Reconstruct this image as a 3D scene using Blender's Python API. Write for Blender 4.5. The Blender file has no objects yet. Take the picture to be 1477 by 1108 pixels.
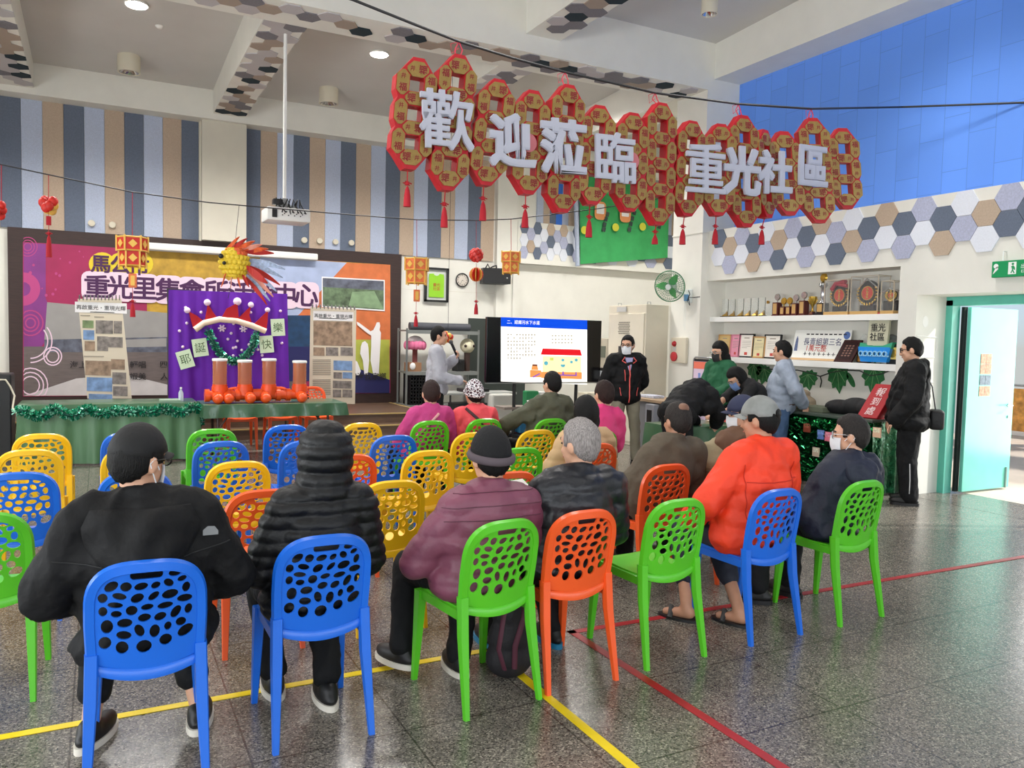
import bpy, bmesh, math, random
from mathutils import Vector as V, Matrix as M, noise
from mathutils.geometry import delaunay_2d_cdt
random.seed(7)
SC = bpy.context.scene
COL = SC.collection
PI = math.pi
# ---------------------------------------------------------------- camera (used to read real distances off the photograph)
F, YAW, PITCH, ROLL, HC = 1154.27, math.radians(27.3296), math.radians(3.3184), math.radians(-1.2853), 1.7
_fw = V((math.sin(YAW)*math.cos(PITCH), math.cos(YAW)*math.cos(PITCH), -math.sin(PITCH)))
_rt = V((math.cos(YAW), -math.sin(YAW), 0)); _dn = _fw.cross(_rt)
RT = math.cos(ROLL)*_rt + math.sin(ROLL)*_dn
DN = -math.sin(ROLL)*_rt + math.cos(ROLL)*_dn
EYE = V((0, 0, HC))
def at(x, y, X=None, Y=None, Z=None):
    d = (x-738.5)/F*RT + (y-554)/F*DN + _fw
    t = X/d.x if X is not None else Y/d.y if Y is not None else (Z-HC)/d.z
    return EYE + t*d
cam = bpy.data.cameras.new('camera'); cam.sensor_width = 36; cam.lens = F/1477*36; cam.clip_end = 200
co = bpy.data.objects.new('camera', cam); COL.objects.link(co)
co.matrix_world = M(((RT.x, -DN.x, -_fw.x, 0), (RT.y, -DN.y, -_fw.y, 0), (RT.z, -DN.z, -_fw.z, HC), (0, 0, 0, 1)))
SC.camera = co
# ---------------------------------------------------------------- materials
def lin(c):
    return tuple(((v/255)/12.92 if v/255 <= .04045 else ((v/255+.055)/1.055)**2.4) for v in c)
MATS = {}
def mat(name, c, rough=.6, metal=0, var=0, vs=12, bump=0, bs=60, emit=0, alpha=1, trans=0, coat=0, spec=.5, bands=0, bandp=.1, stretch=None):
    """procedural principled material; c in 0-255"""
    if name in MATS: return MATS[name]
    m = bpy.data.materials.new(name); m.use_nodes = True; nt = m.node_tree; n = nt.nodes; L = nt.links
    b = n['Principled BSDF']; rgb = lin(c)
    b.inputs['Base Color'].default_value = (*rgb, 1); b.inputs['Roughness'].default_value = rough
    b.inputs['Metallic'].default_value = metal; b.inputs['Alpha'].default_value = alpha
    b.inputs['Transmission Weight'].default_value = trans; b.inputs['Coat Weight'].default_value = coat
    b.inputs['Specular IOR Level'].default_value = spec
    if emit:
        b.inputs['Emission Color'].default_value = (*rgb, 1); b.inputs['Emission Strength'].default_value = emit
    if var or bump or bands:
        tc = n.new('ShaderNodeTexCoord'); src = tc.outputs['Object']
        if stretch:
            mp = n.new('ShaderNodeMapping'); mp.inputs['Scale'].default_value = stretch
            L.new(src, mp.inputs['Vector']); src = mp.outputs['Vector']
    if var:
        t = n.new('ShaderNodeTexNoise'); t.inputs['Scale'].default_value = vs; t.inputs['Detail'].default_value = 5
        L.new(src, t.inputs['Vector'])
        r = n.new('ShaderNodeValToRGB')
        r.color_ramp.elements[0].position = .3; r.color_ramp.elements[1].position = .7
        r.color_ramp.elements[0].color = (*[v*(1-var) for v in rgb], 1)
        r.color_ramp.elements[1].color = (*[min(1, v*(1+var)) for v in rgb], 1)
        L.new(t.outputs['Fac'], r.inputs['Fac']); L.new(r.outputs['Color'], b.inputs['Base Color'])
    h = None
    if bump:
        t2 = n.new('ShaderNodeTexNoise'); t2.inputs['Scale'].default_value = bs; t2.inputs['Detail'].default_value = 3
        L.new(src, t2.inputs['Vector']); h = t2.outputs['Fac']
        bp = n.new('ShaderNodeBump'); bp.inputs['Strength'].default_value = bump; bp.inputs['Distance'].default_value = .02
        L.new(h, bp.inputs['Height']); L.new(bp.outputs['Normal'], b.inputs['Normal'])
    MATS[name] = m
    return m
def custom(name):
    m = bpy.data.materials.new(name); m.use_nodes = True; MATS[name] = m
    return m, m.node_tree.nodes, m.node_tree.links, m.node_tree.nodes['Principled BSDF']
# ---------------------------------------------------------------- object bookkeeping
def link(o):
    COL.objects.link(o); return o
def tag(o, label=None, cat=None, group=None, kind=None):
    if label: o['label'] = label
    if cat: o['category'] = cat
    if group: o['group'] = group
    if kind: o['kind'] = kind
    return o
def thing(name, label, cat, loc=(0, 0, 0), rz=0, group=None):
    o = link(bpy.data.objects.new(name, None)); o.location = loc; o.rotation_euler = (0, 0, rz)
    o.empty_display_size = .1
    return tag(o, label, cat, group)
def chain(o):
    m = M.Identity(4)
    while o is not None:
        m = o.matrix_basis @ m; o = o.parent
    return m
def dup(root, loc, label=None, group=None, rz=None):
    def cp(o, par):
        c = o.copy(); link(c); c.parent = par
        for ch in [x for x in list(COL.objects) if x.parent == o]: cp(ch, c)
        return c
    r = cp(root, None); r.location = loc
    if rz is not None: r.rotation_euler = (0, 0, rz)
    if label: r['label'] = label
    if group: r['group'] = group
    return r
def textmesh(s, bold=.0, res=2):
    c = bpy.data.curves.new('t', 'FONT'); c.body = s; c.size = 1; c.resolution_u = res; c.offset = bold
    c.align_x = 'CENTER'
    o = bpy.data.objects.new('t', c); link(o)
    m = o.evaluated_get(bpy.context.evaluated_depsgraph_get()).to_mesh()
    vs = [v.co.copy() for v in m.vertices]; fs = [tuple(p.vertices) for p in m.polygons]
    bpy.data.objects.remove(o); bpy.data.curves.remove(c)
    if vs:
        a = (min(v.y for v in vs)+max(v.y for v in vs))/2; b = (min(v.x for v in vs)+max(v.x for v in vs))/2
        vs = [V((v.x-b, v.y-a, 0)) for v in vs]
    return vs, fs
def plane_m(o, u, w):
    """matrix: local x -> u, local y -> w, local z -> u x w, origin o"""
    u, w = V(u).normalized(), V(w).normalized(); n = u.cross(w)
    return M(((u.x, w.x, n.x, o[0]), (u.y, w.y, n.y, o[1]), (u.z, w.z, n.z, o[2]), (0, 0, 0, 1)))
class MB:
    def __init__(s): s.v = []; s.f = []; s.mi = []
    def add(s, vs, fs, m=0, X=None):
        k = len(s.v); s.v += [(X @ V(v)) if X is not None else V(v) for v in vs]
        s.f += [tuple(i+k for i in f) for f in fs]; s.mi += [m]*len(fs); return s
    def bx(s, x0, x1, y0, y1, z0, z1, m=0, X=None):
        vs = [(x, y, z) for z in (z0, z1) for y in (y0, y1) for x in (x0, x1)]
        return s.add(vs, [(0, 2, 3, 1), (4, 5, 7, 6), (0, 1, 5, 4), (2, 6, 7, 3), (0, 4, 6, 2), (1, 3, 7, 5)], m, X)
    def rb(s, x0, x1, y0, y1, z0, z1, r=.01, m=0, X=None, seg=2):
        b = bmesh.new(); bmesh.ops.create_cube(b, size=1)
        for v in b.verts: v.co = V(((x0+x1)/2+v.co.x*(x1-x0), (y0+y1)/2+v.co.y*(y1-y0), (z0+z1)/2+v.co.z*(z1-z0)))
        bmesh.ops.bevel(b, geom=b.edges[:], offset=r, segments=seg, affect='EDGES', profile=.5)
        b.verts.index_update(); s.add([v.co for v in b.verts], [tuple(v.index for v in f.verts) for f in b.faces], m, X); b.free(); return s
    def tube(s, pts, r, n=8, m=0, X=None, cap=True, flat=None):
        pts = [V(p) for p in pts]; k = len(pts); rs = r if isinstance(r, (list, tuple)) else [r]*k
        vs = []; fs = []; up = None
        for i, p in enumerate(pts):
            d = (pts[min(i+1, k-1)]-pts[max(i-1, 0)])
            d = d.normalized() if d.length > 1e-9 else V((0, 0, 1))
            if up is None:
                up = V((0, 0, 1)) if abs(d.z) < .9 else V((0, 1, 0))
            a = up-d*up.dot(d)
            a = a.normalized() if a.length > 1e-6 else d.orthogonal().normalized()
            b = d.cross(a); up = a
            for j in range(n):
                t = 2*PI*j/n
                vs.append(p+(a*math.cos(t)*(flat or 1)+b*math.sin(t))*rs[i])
        for i in range(k-1):
            for j in range(n):
                q = (j+1) % n; fs.append((i*n+j, i*n+q, (i+1)*n+q, (i+1)*n+j))
        if cap: fs += [tuple(range(n))[::-1], tuple((k-1)*n+j for j in range(n))]
        return s.add(vs, fs, m, X)
    def lathe(s, prof, c=(0, 0, 0), n=16, m=0, X=None, ax=(0, 0, 1), cap=True):
        q = V((0, 0, 1)).rotation_difference(V(ax)); c = V(c); vs = []; fs = []; k = len(prof)
        for r, z in prof:
            for j in range(n):
                t = 2*PI*j/n; vs.append(c+q @ V((r*math.cos(t), r*math.sin(t), z)))
        for i in range(k-1):
            for j in range(n):
                p = (j+1) % n; fs.append((i*n+j, i*n+p, (i+1)*n+p, (i+1)*n+j))
        if cap: fs += [tuple(range(n))[::-1], tuple((k-1)*n+j for j in range(n))]
        return s.add(vs, fs, m, X)
    def ell(s, c, r, m=0, X=None, n=14, k=9, rot=None, fn=None):
        c = V(c); r = (r, r, r) if not isinstance(r, (tuple, list)) else r; vs = []; fs = []
        R = rot or M.Identity(3)
        for i in range(k+1):
            a = PI*i/k
            for j in range(n):
                t = 2*PI*j/n; d = V((math.sin(a)*math.cos(t), math.sin(a)*math.sin(t), math.cos(a)))
                w = fn(d) if fn else 1
                vs.append(c+R @ V((d.x*r[0]*w, d.y*r[1]*w, d.z*r[2]*w)))
        for i in range(k):
            for j in range(n):
                q = (j+1) % n; fs.append((i*n+j, (i+1)*n+j, (i+1)*n+q, i*n+q))
        return s.add(vs, fs, m, X)
    def prism(s, pts, d, m=0, X=None, z0=0):
        k = len(pts); vs = [(p[0], p[1], z0) for p in pts]+[(p[0], p[1], z0+d) for p in pts]
        fs = [tuple(range(k))[::-1], tuple(range(k, 2*k))]+[(i, (i+1) % k, k+(i+1) % k, k+i) for i in range(k)]
        return s.add(vs, fs, m, X)
    def poly(s, pts, m=0, X=None):
        return s.add(pts, [tuple(range(len(pts)))], m, X)
    def text(s, t, X, size=.1, m=0, depth=0, bold=0, sx=1):
        vs, fs = textmesh(t, bold)
        k = len(vs); vv = [V((v.x*size*sx, v.y*size, depth)) for v in vs]
        s.add(vv, fs, m, X)
        if depth:
            e = {}
            for f in fs:
                for i in range(len(f)):
                    a, b = f[i], f[(i+1) % len(f)]; e[(a, b)] = e.get((a, b), 0)+1
            bd = [p for p in e if (p[1], p[0]) not in e]
            lo = [V((v.x*size*sx, v.y*size, 0)) for v in vs]
            s.add(vv+lo, [(a+k, b+k, b, a) for a, b in bd]+[tuple(i+k for i in f[::-1]) for f in fs], m, X)
        return s
    def plate(s, outline, holes, t, m=0, X=None, grid=None, warp=None):
        """flat plate with holes, thickness t along z, optionally gridded and warped"""
        pts = [V(p) for p in outline]; edges = []; n = len(pts); edges += [(i, (i+1) % n) for i in range(n)]
        for h in holes:
            k = len(pts); pts += [V(p) for p in h]; edges += [(k+i, k+(i+1) % len(h)) for i in range(len(h))]
        def inside(p, poly):
            c = False; j = len(poly)-1
            for i in range(len(poly)):
                a, b = poly[i], poly[j]
                if (a[1] > p[1]) != (b[1] > p[1]) and p[0] < (b[0]-a[0])*(p[1]-a[1])/(b[1]-a[1])+a[0]: c = not c
                j = i
            return c
        if grid:
            xs = [p[0] for p in outline]; ys = [p[1] for p in outline]
            x = min(xs)+grid/2
            while x < max(xs):
                y = min(ys)+grid/2
                while y < max(ys):
                    if inside((x, y), outline) and not any(inside((x, y), h) for h in holes): pts.append(V((x, y)))
                    y += grid
                x += grid
        ov, oe, of, *_ = delaunay_2d_cdt([p.to_2d() for p in pts], edges, [], 0, 1e-6)
        fs = []
        for f in of:
            c = sum((ov[i] for i in f), V((0, 0)))/len(f)
            if inside(c, outline) and not any(inside(c, h) for h in holes): fs.append(tuple(f))
        e = set((f[i], f[(i+1) % len(f)]) for f in fs for i in range(len(f)))
        bd = [p for p in e if (p[1], p[0]) not in e]; k = len(ov)
        vs = [V((p.x, p.y, t)) for p in ov]+[V((p.x, p.y, 0)) for p in ov]
        if warp: vs = [warp(v) for v in vs]
        s.add(vs, fs+[tuple(i+k for i in f[::-1]) for f in fs]+[(a+k, b+k, b, a) for a, b in bd], m, X)
        return s
    def build(s, name, mats, parent=None, local=False, smooth=None, kind=None):
        me = bpy.data.meshes.new(name)
        vs = s.v
        if parent is not None and not local:
            I = chain(parent).inverted(); vs = [I @ V(v) for v in vs]
        me.from_pydata([tuple(v) for v in vs], [], s.f)
        mats = mats if isinstance(mats, (list, tuple)) else [mats]
        for q in mats: me.materials.append(q)
        if len(mats) > 1: me.polygons.foreach_set('material_index', [min(i, len(mats)-1) for i in s.mi])
        if smooth is not None:
            me.polygons.foreach_set('use_smooth', [True]*len(me.polygons))
            if smooth < 180: me.set_sharp_from_angle(angle=math.radians(smooth))
        me.update(); o = link(bpy.data.objects.new(name, me)); o.parent = parent
        if kind: o['kind'] = kind
        return o
def circ(cx, cy, rx, ry=None, n=20, a0=0, rot=0):
    ry = rx if ry is None else ry; c, q = math.cos(rot), math.sin(rot)
    return [(cx+rx*math.cos(t)*c-ry*math.sin(t)*q, cy+rx*math.cos(t)*q+ry*math.sin(t)*c) for t in [a0+2*PI*i/n for i in range(n)]]
def rrect(cx, cy, w, h, r, n=4):
    o = []
    for sx, sy, a in ((1, 1, 0), (-1, 1, 90), (-1, -1, 180), (1, -1, 270)):
        for i in range(n+1):
            t = math.radians(a+90*i/n); o.append((cx+sx*(w/2-r)+r*math.cos(t), cy+sy*(h/2-r)+r*math.sin(t)))
    return o
# planes for printing on: facing -Y (towards the hall) and facing -X
def onY(x, z, y): return plane_m((x, y, z), (1, 0, 0), (0, 0, 1))
def onX(y, z, x): return plane_m((x, y, z), (0, -1, 0), (0, 0, 1))
# wrinkle/voxel tools for bodies and clothes
def remesh(mb, voxel, smooth=3):
    me = bpy.data.meshes.new('r'); me.from_pydata([tuple(v) for v in mb.v], [], mb.f)
    o = link(bpy.data.objects.new('r', me))
    r = o.modifiers.new('r', 'REMESH'); r.mode = 'VOXEL'; r.voxel_size = voxel
    if smooth:
        q = o.modifiers.new('s', 'SMOOTH'); q.iterations = smooth; q.factor = .5
    m = o.evaluated_get(bpy.context.evaluated_depsgraph_get()).to_mesh()
    vs = [v.co.copy() for v in m.vertices]; fs = [tuple(p.vertices) for p in m.polygons]; ns = [v.normal.copy() for v in m.vertices]
    bpy.data.objects.remove(o); bpy.data.meshes.remove(me)
    out = MB(); out.v = vs; out.f = fs; out.mi = [0]*len(fs); out.n = ns
    return out
# ================================================================ MATERIALS of the hall
WALL = mat('wall_paint', (230, 228, 219), .7, var=.03, vs=3, bump=.03, bs=120)
WALLG = mat('wall_paint_warm', (214, 209, 193), .7, var=.03, vs=3)
CEIL = mat('ceiling_paint', (206, 204, 200), .85, var=.03, vs=1.5)
WHITE = mat('white_paint', (238, 237, 232), .55)
FELT_D = mat('felt_slate', (104, 114, 132), .95, var=.10, vs=60, bump=.15, bs=200)
FELT_L = mat('felt_pale_blue', (182, 192, 214), .95, var=.12, vs=70, bump=.15, bs=200)
FELT_T = mat('felt_tan', (188, 168, 148), .95, var=.08, vs=60, bump=.15, bs=200)
FELT_W = mat('felt_white', (226, 230, 240), .95, var=.04, vs=60, bump=.1, bs=200)
FELT_V = mat('felt_lavender', (178, 182, 206), .95, var=.12, vs=50, bump=.15, bs=200)
FELT_N = mat('felt_navy', (30, 46, 54), .95, var=.15, vs=60, bump=.1, bs=200)
FELT_G = mat('felt_grey', (122, 119, 124), .95, var=.1, vs=60, bump=.1, bs=200)
WOODD = mat('dark_stage_board', (50, 32, 28), .55, var=.25, vs=6, stretch=(1, 1, 14))
STAGEW = mat('stage_wood', (104, 82, 66), .35, var=.18, vs=5, stretch=(1, 9, 9))
TRIMY = mat('yellow_edge_strip', (196, 170, 110), .5)
BLACK = mat('black_plastic', (22, 22, 24), .45)
CREAM = mat('cream_enamel', (212, 204, 184), .45, var=.03, vs=4)
TURQ = mat('turquoise_paint', (94, 190, 170), .35, var=.05, vs=8)
STEEL = mat('brushed_steel', (170, 172, 172), .35, metal=.9)
GALV = mat('galvanised_angle', (138, 142, 140), .5, metal=.4)
# terrazzo floor
m, n, L, b = custom('terrazzo')
tc = n.new('ShaderNodeTexCoord')
v1 = n.new('ShaderNodeTexVoronoi'); v1.inputs['Scale'].default_value = 150; L.new(tc.outputs['Object'], v1.inputs['Vector'])
r1 = n.new('ShaderNodeValToRGB'); e = r1.color_ramp.elements
e[0].position = 0; e[0].color = (*lin((62, 60, 58)), 1); e[1].position = 1; e[1].color = (*lin((182, 178, 168)), 1)
for p, c in ((.3, (104, 102, 98)), (.6, (124, 121, 116)), (.85, (140, 136, 128))):
    q = e.new(p); q.color = (*lin(c), 1)
sp = n.new('ShaderNodeSeparateColor'); L.new(v1.outputs['Color'], sp.inputs['Color']); L.new(sp.outputs['Red'], r1.inputs['Fac'])
nz = n.new('ShaderNodeTexNoise'); nz.inputs['Scale'].default_value = 2.2; nz.inputs['Detail'].default_value = 6; L.new(tc.outputs['Object'], nz.inputs['Vector'])
r2 = n.new('ShaderNodeValToRGB'); r2.color_ramp.elements[0].color = (.64, .605, .565, 1); r2.color_ramp.elements[1].color = (.93, .885, .835, 1)
L.new(nz.outputs['Fac'], r2.inputs['Fac'])
mx = n.new('ShaderNodeMixRGB'); mx.blend_type = 'MULTIPLY'; mx.inputs['Fac'].default_value = 1
L.new(r1.outputs['Color'], mx.inputs['Color1']); L.new(r2.outputs['Color'], mx.inputs['Color2'])
br = n.new('ShaderNodeTexBrick'); br.offset = 0; br.inputs['Scale'].default_value = 1
br.inputs['Brick Width'].default_value = .64; br.inputs['Row Height'].default_value = .645; br.inputs['Mortar Size'].default_value = .0045
br.inputs['Color1'].default_value = br.inputs['Color2'].default_value = (1, 1, 1, 1); br.inputs['Mortar'].default_value = (.42, .41, .40, 1)
mp = n.new('ShaderNodeMapping'); mp.inputs['Location'].default_value = (.115, .05, 0); L.new(tc.outputs['Object'], mp.inputs['Vector']); L.new(mp.outputs['Vector'], br.inputs['Vector'])
m2 = n.new('ShaderNodeMixRGB'); m2.blend_type = 'MULTIPLY'; m2.inputs['Fac'].default_value = 1
L.new(mx.outputs['Color'], m2.inputs['Color1']); L.new(br.outputs['Color'], m2.inputs['Color2']); L.new(m2.outputs['Color'], b.inputs['Base Color'])
nz2 = n.new('ShaderNodeTexNoise'); nz2.inputs['Scale'].default_value = 9; L.new(tc.outputs['Object'], nz2.inputs['Vector'])
bp = n.new('ShaderNodeBump'); bp.inputs['Strength'].default_value = .06; bp.inputs['Distance'].default_value = .03
L.new(nz2.outputs['Fac'], bp.inputs['Height']); L.new(bp.outputs['Normal'], b.inputs['Normal'])
b.inputs['Roughness'].default_value = .25; b.inputs['Specular IOR Level'].default_value = .55
# blue acoustic panels
m, n, L, b = custom('blue_panel')
tc = n.new('ShaderNodeTexCoord'); sx = n.new('ShaderNodeSeparateXYZ'); L.new(tc.outputs['Object'], sx.inputs['Vector'])
cb = n.new('ShaderNodeCombineXYZ'); L.new(sx.outputs['Z'], cb.inputs['X']); L.new(sx.outputs['Y'], cb.inputs['Y'])
br = n.new('ShaderNodeTexBrick'); br.offset = .37; br.inputs['Scale'].default_value = 1
br.inputs['Brick Width'].default_value = .62; br.inputs['Row Height'].default_value = .305; br.inputs['Mortar Size'].default_value = .004
c1 = lin((106, 158, 250))
br.inputs['Color1'].default_value = (*c1, 1); br.inputs['Color2'].default_value = (*[v*.93 for v in c1], 1); br.inputs['Mortar'].default_value = (*[v*.76 for v in c1], 1)
L.new(cb.outputs['Vector'], br.inputs['Vector']); L.new(br.outputs['Color'], b.inputs['Base Color']); b.inputs['Roughness'].default_value = .85
# ================================================================ SETTING
def S(name, mb, m, smooth=None): return mb.build(name, m, None, smooth=smooth, kind='structure')
S('floor', MB().bx(-5, 8.8, -4, 10.1, -.12, 0).bx(-5, 13.2, 10.1, 15.6, -.12, 0).bx(8.2, 9.0, 4, 6.0, -.12, 0.001), MATS['terrazzo'])
cz = lambda y: 5.9+.043*(15.1-y)
cl_ = MB()
for x1, ya, yb in ((8.8, -4.2, 10.1), (13.2, 10.1, 15.7)):
    cl_.add([(-5.2, ya, cz(ya)), (x1, ya, cz(ya)), (x1, yb, cz(yb)), (-5.2, yb, cz(yb)), (-5.2, ya, 7.2), (x1, ya, 7.2), (x1, yb, 7.2), (-5.2, yb, 7.2)],
       [(0, 3, 2, 1), (4, 5, 6, 7), (0, 1, 5, 4), (1, 2, 6, 5), (2, 3, 7, 6), (3, 0, 4, 7)])
S('ceiling', cl_, CEIL)
S('wall_back', MB().bx(-5.2, 13.2, 15.5, 15.7, 0, 6.2), WALL)
S('wall_alcove', MB().bx(13, 13.2, 9.5, 15.6, 0, 6.2).bx(8.75, 13.1, 10.06, 10.2, 0, 6.2), WALL)
# left wall and the wall behind the photographer, with window openings
lw = MB()
for y0, y1 in ((-4, -3), (-1, 0), (2, 3), (5, 6.2), (8.2, 15.6)): lw.bx(-5.2, -5, y0, y1, .0, 6.6)
for y0, y1 in ((-3, -1), (0, 2), (3, 5), (6.2, 8.2)): lw.bx(-5.2, -5, y0, y1, 0, .9).bx(-5.2, -5, y0, y1, 3.0, 6.6)
S('wall_left', lw, WALL)
fw_ = MB()
for x0, x1 in ((-5.2, -4), (-1.5, -.8), (1.7, 2.4), (4.9, 5.6), (8.1, 8.8)): fw_.bx(x0, x1, -4.2, -4, 0, 6.8)
for x0, x1 in ((-4, -1.5), (-.8, 1.7), (2.4, 4.9), (5.6, 8.1)): fw_.bx(x0, x1, -4.2, -4, 0, .8).bx(x0, x1, -4.2, -4, 3.2, 6.8)
S('wall_front', fw_, WALL)
ALU = mat('aluminium', (180, 182, 184), .4, metal=.7)
GLASS = mat('clear_glass', (250, 252, 252), .02, trans=1, alpha=.12)
k = 0
for x0, x1 in ((-4, -1.5), (-.8, 1.7), (2.4, 4.9), (5.6, 8.1)):
    k += 1; xm = (x0+x1)/2
    S('window_%d' % k, MB().bx(x0, x1, -4.14, -4.06, .8, .86).bx(x0, x1, -4.14, -4.06, 3.14, 3.2).bx(x0, x0+.05, -4.14, -4.06, .8, 3.2).bx(x1-.05, x1, -4.14, -4.06, .8, 3.2).bx(xm-.03, xm+.03, -4.14, -4.06, .8, 3.2), ALU)
for y0, y1 in ((-3, -1), (0, 2), (3, 5), (6.2, 8.2)):
    k += 1; ym = (y0+y1)/2
    S('window_%d' % k, MB().bx(-5.14, -5.06, y0, y1, .9, .96).bx(-5.14, -5.06, y0, y1, 2.94, 3).bx(-5.14, -5.06, y0, y0+.05, .9, 3).bx(-5.14, -5.06, y1-.05, y1, .9, 3).bx(-5.14, -5.06, ym-.03, ym+.03, .9, 3), ALU)
# right wall: pier, lintel, wall towards the photographer, hexagon band, niche back
S('wall_right', MB().bx(8.2, 8.75, 5.97, 6.2, 0, 2.62).bx(8.2, 8.75, 3.9, 5.97, 2.28, 2.62).bx(8.2, 8.75, -4, 3.9, 0, 2.62)
  .bx(8.2, 8.75, -4, 9.5, 2.62, 3.37).bx(8.57, 8.75, 6.2, 9.5, 0, 2.62), WALL)
S('wall_right_upper', MB().bx(8.7, 8.8, -4, 9.5, 3.37, 5.62), MATS['blue_panel'])
S('column_right', MB().bx(8.08, 8.75, 9.5, 10.2, 0, 6.3).bx(8.07, 8.2, 9.49, 10.21, 3.34, 3.36), WALL)
S('pilaster_back', MB().bx(1.63, 2.38, 15.2, 15.5, 3.31, 5.5).bx(1.6, 1.64, 15.36, 15.5, 3.3, 5.45), WALLG)
S('pilaster_alcove', MB().bx(7.52, 8.0, 15.38, 15.5, 0, 5.4).bx(7.9, 8.0, 15.34, 15.4, 0, 3.3), WALL)
# beams
BEAM = WALL
S('beam_main', MB().bx(-5, 8.08, 9.5, 10.17, 5.45, 6.4), BEAM)
S('beam_back', MB().bx(-5, 13, 15.1, 15.5, 5.4, 6.3), BEAM)
S('beam_right', MB().bx(8.2, 8.75, -4, 9.5, 5.62, 6.6), BEAM)
S('beam_alcove', MB().bx(8.08, 8.75, 10.2, 15.1, 5.5, 6.6), BEAM)
k = 0
for x0 in (-4.65, -1.42, 1.8, 5.0):
    k += 1
    S('beam_%d' % k, MB().bx(x0, x0+.52, 10.17, 15.1, 5.5, 6.4).bx(x0, x0+.52, -4, 9.5, 5.68, 6.8), BEAM)
# striped felt wall panels
st = MB(); CS = {'D': 0, 'L': 1, 'T': 2, 'B': 3}
x = -1.409
for c in 'DLTDLTDLTD':
    st.bx(x+.002, x+.300, 15.46, 15.5, 3.31, 5.4, CS[c]); x += .303
x = -1.409; seq = 'TLD'
for i in range(11):
    x -= .303; st.bx(x+.002, x+.3, 15.46, 15.5, 3.31, 5.4, CS[seq[i % 3]])
x = 2.37
for i in range(17):
    st.bx(x+.002, x+.298, 15.46, 15.5, 3.31, 5.4, CS['DTL'[i % 3]]); x += .3
x = 8.03
for c in 'WWWLTDBLTLTDLTDLTDLTDLTDBLTDLTD':
    if c != 'W': st.bx(x+.001, x+.159, 15.46, 15.5, 4.2, 5.4, CS[c])
    x += .16
BLUEP = mat('blue_felt', (62, 118, 214), .9)
S('trim_1', st, [FELT_D, FELT_L, FELT_T, BLUEP])
# hexagon felt tiles
def hexa(mb, o, u, w, wd, hg, t, mi):
    X = plane_m(o, u, w); mb.prism([(wd/2, 0), (wd/4, hg/2), (-wd/4, hg/2), (-wd/2, 0), (-wd/4, -hg/2), (wd/4, -hg/2)], t, mi, X)
HX = {'D': 0, 'T': 1, 'L': 2, 'W': 3}
hx = MB(); tops = 'DTLDWTLDTLWDTDLDWTL'; bots = 'WLWTLDWLWDTLWLWTLWD'
y0 = at(1038, 346, X=8.2); stepy = .2375; HH = .268
for i in range(36):
    zz = 3.215-(HH/2 if i % 2 else 0) if i < 13 else 3.215-(0 if i % 2 else HH/2)
    zz = 3.235-(HH/2 if i % 2 else 0)
    for j, row in enumerate((tops, bots)):
        hexa(hx, (8.2, y0.y-i*stepy, zz-j*HH), (0, -1, 0), (0, 0, 1), stepy*4/3-.006, HH-.005, .018, HX[row[i % 19]])
S('trim_2', hx, [FELT_D, FELT_T, FELT_V, FELT_W])
# hexagon ledge on the far wall of the alcove
S('trim_3', MB().bx(8.0, 12.9, 15.36, 15.5, 3.36, 4.2).bx(8.0, 12.9, 15.3, 15.5, 3.3, 3.37), WALL)
hx = MB(); x = 8.15; i = 0; pat = ['DWL', 'LTW', 'DWD', 'WLT', 'TDW', 'LWD', 'TLW', 'WDT']
while x < 12.6:
    w = .165 if x < 9.6 else .27
    for j in range(3):
        z = 4.08-j*.27-(.135 if i % 2 else 0)
        if z > 3.46: hexa(hx, (x, 15.36, z), (1, 0, 0), (0, 0, 1), w*4/3-.006, .262, .015, HX[pat[i % 8][j]])
    x += w; i += 1
S('trim_4', hx, [FELT_D, FELT_T, FELT_V, FELT_W])
# hexagon tiles under the beams
hx = MB(); rn = random.Random(3)
def soff(x0, x1, y0, y1, z, along):
    u, w = ((0, 1, 0), (1, 0, 0)) if along == 'y' else ((1, 0, 0), (0, -1, 0))
    wd, hg = .3, .26; a0, a1, b0, b1 = (y0, y1, x0, x1) if along == 'y' else (x0, x1, y0, y1)
    a = a0+.16; i = 0
    while a < a1-.1:
        nb = int((b1-b0)/hg)
        for j in range(nb+1):
            b = b0+.14+j*hg+(hg/2 if i % 2 else 0)
            if b > b1-.1: continue
            c = rn.choice([0, 1, 1, 2, 2, 3, 3, 4])
            if c < 4: hexa(hx, (b, a, z) if along == 'y' else (a, b, z), u, w, wd, hg-.004, .012, c)
        a += wd*.75; i += 1
for x0 in (-4.65, -1.42, 1.8, 5.0):
    soff(x0, x0+.52, 10.2, 15.0, 5.5, 'y'); soff(x0, x0+.52, 2, 9.3, 5.68, 'y')
soff(-4.9, 8.0, 9.53, 10.15, 5.45, 'x')
S('trim_5', hx, [FELT_N, FELT_G, mat('soffit_tan', (164, 148, 134), .9), mat('soffit_pale', (186, 181, 182), .9)])
# stage: two steps, boarded back frame, yellow nosing
S('trim_6', MB().bx(-5, 5.2, 13.0, 15.45, 0, .17, 0).bx(-5, 5.2, 13.3, 15.45, .17, .34, 0).bx(-5, 5.22, 12.985, 13.02, .155, .175, 1).bx(-5, 5.22, 13.285, 13.32, .325, .345, 1).bx(5.17, 5.22, 13.3, 15.4, .33, .346, 1), [STAGEW, TRIMY])
S('trim_7', MB().bx(-1.307, 5.397, 15.38, 15.46, .34, 3.31), WOODD)
# wall seams and a skirting on the clock wall
S('baseboard_back', MB().bx(5.4, 13, 15.47, 15.5, 0, .1).bx(5.4, 7.6, 15.496, 15.5, 2.63, 2.636), WALLG)
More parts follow.
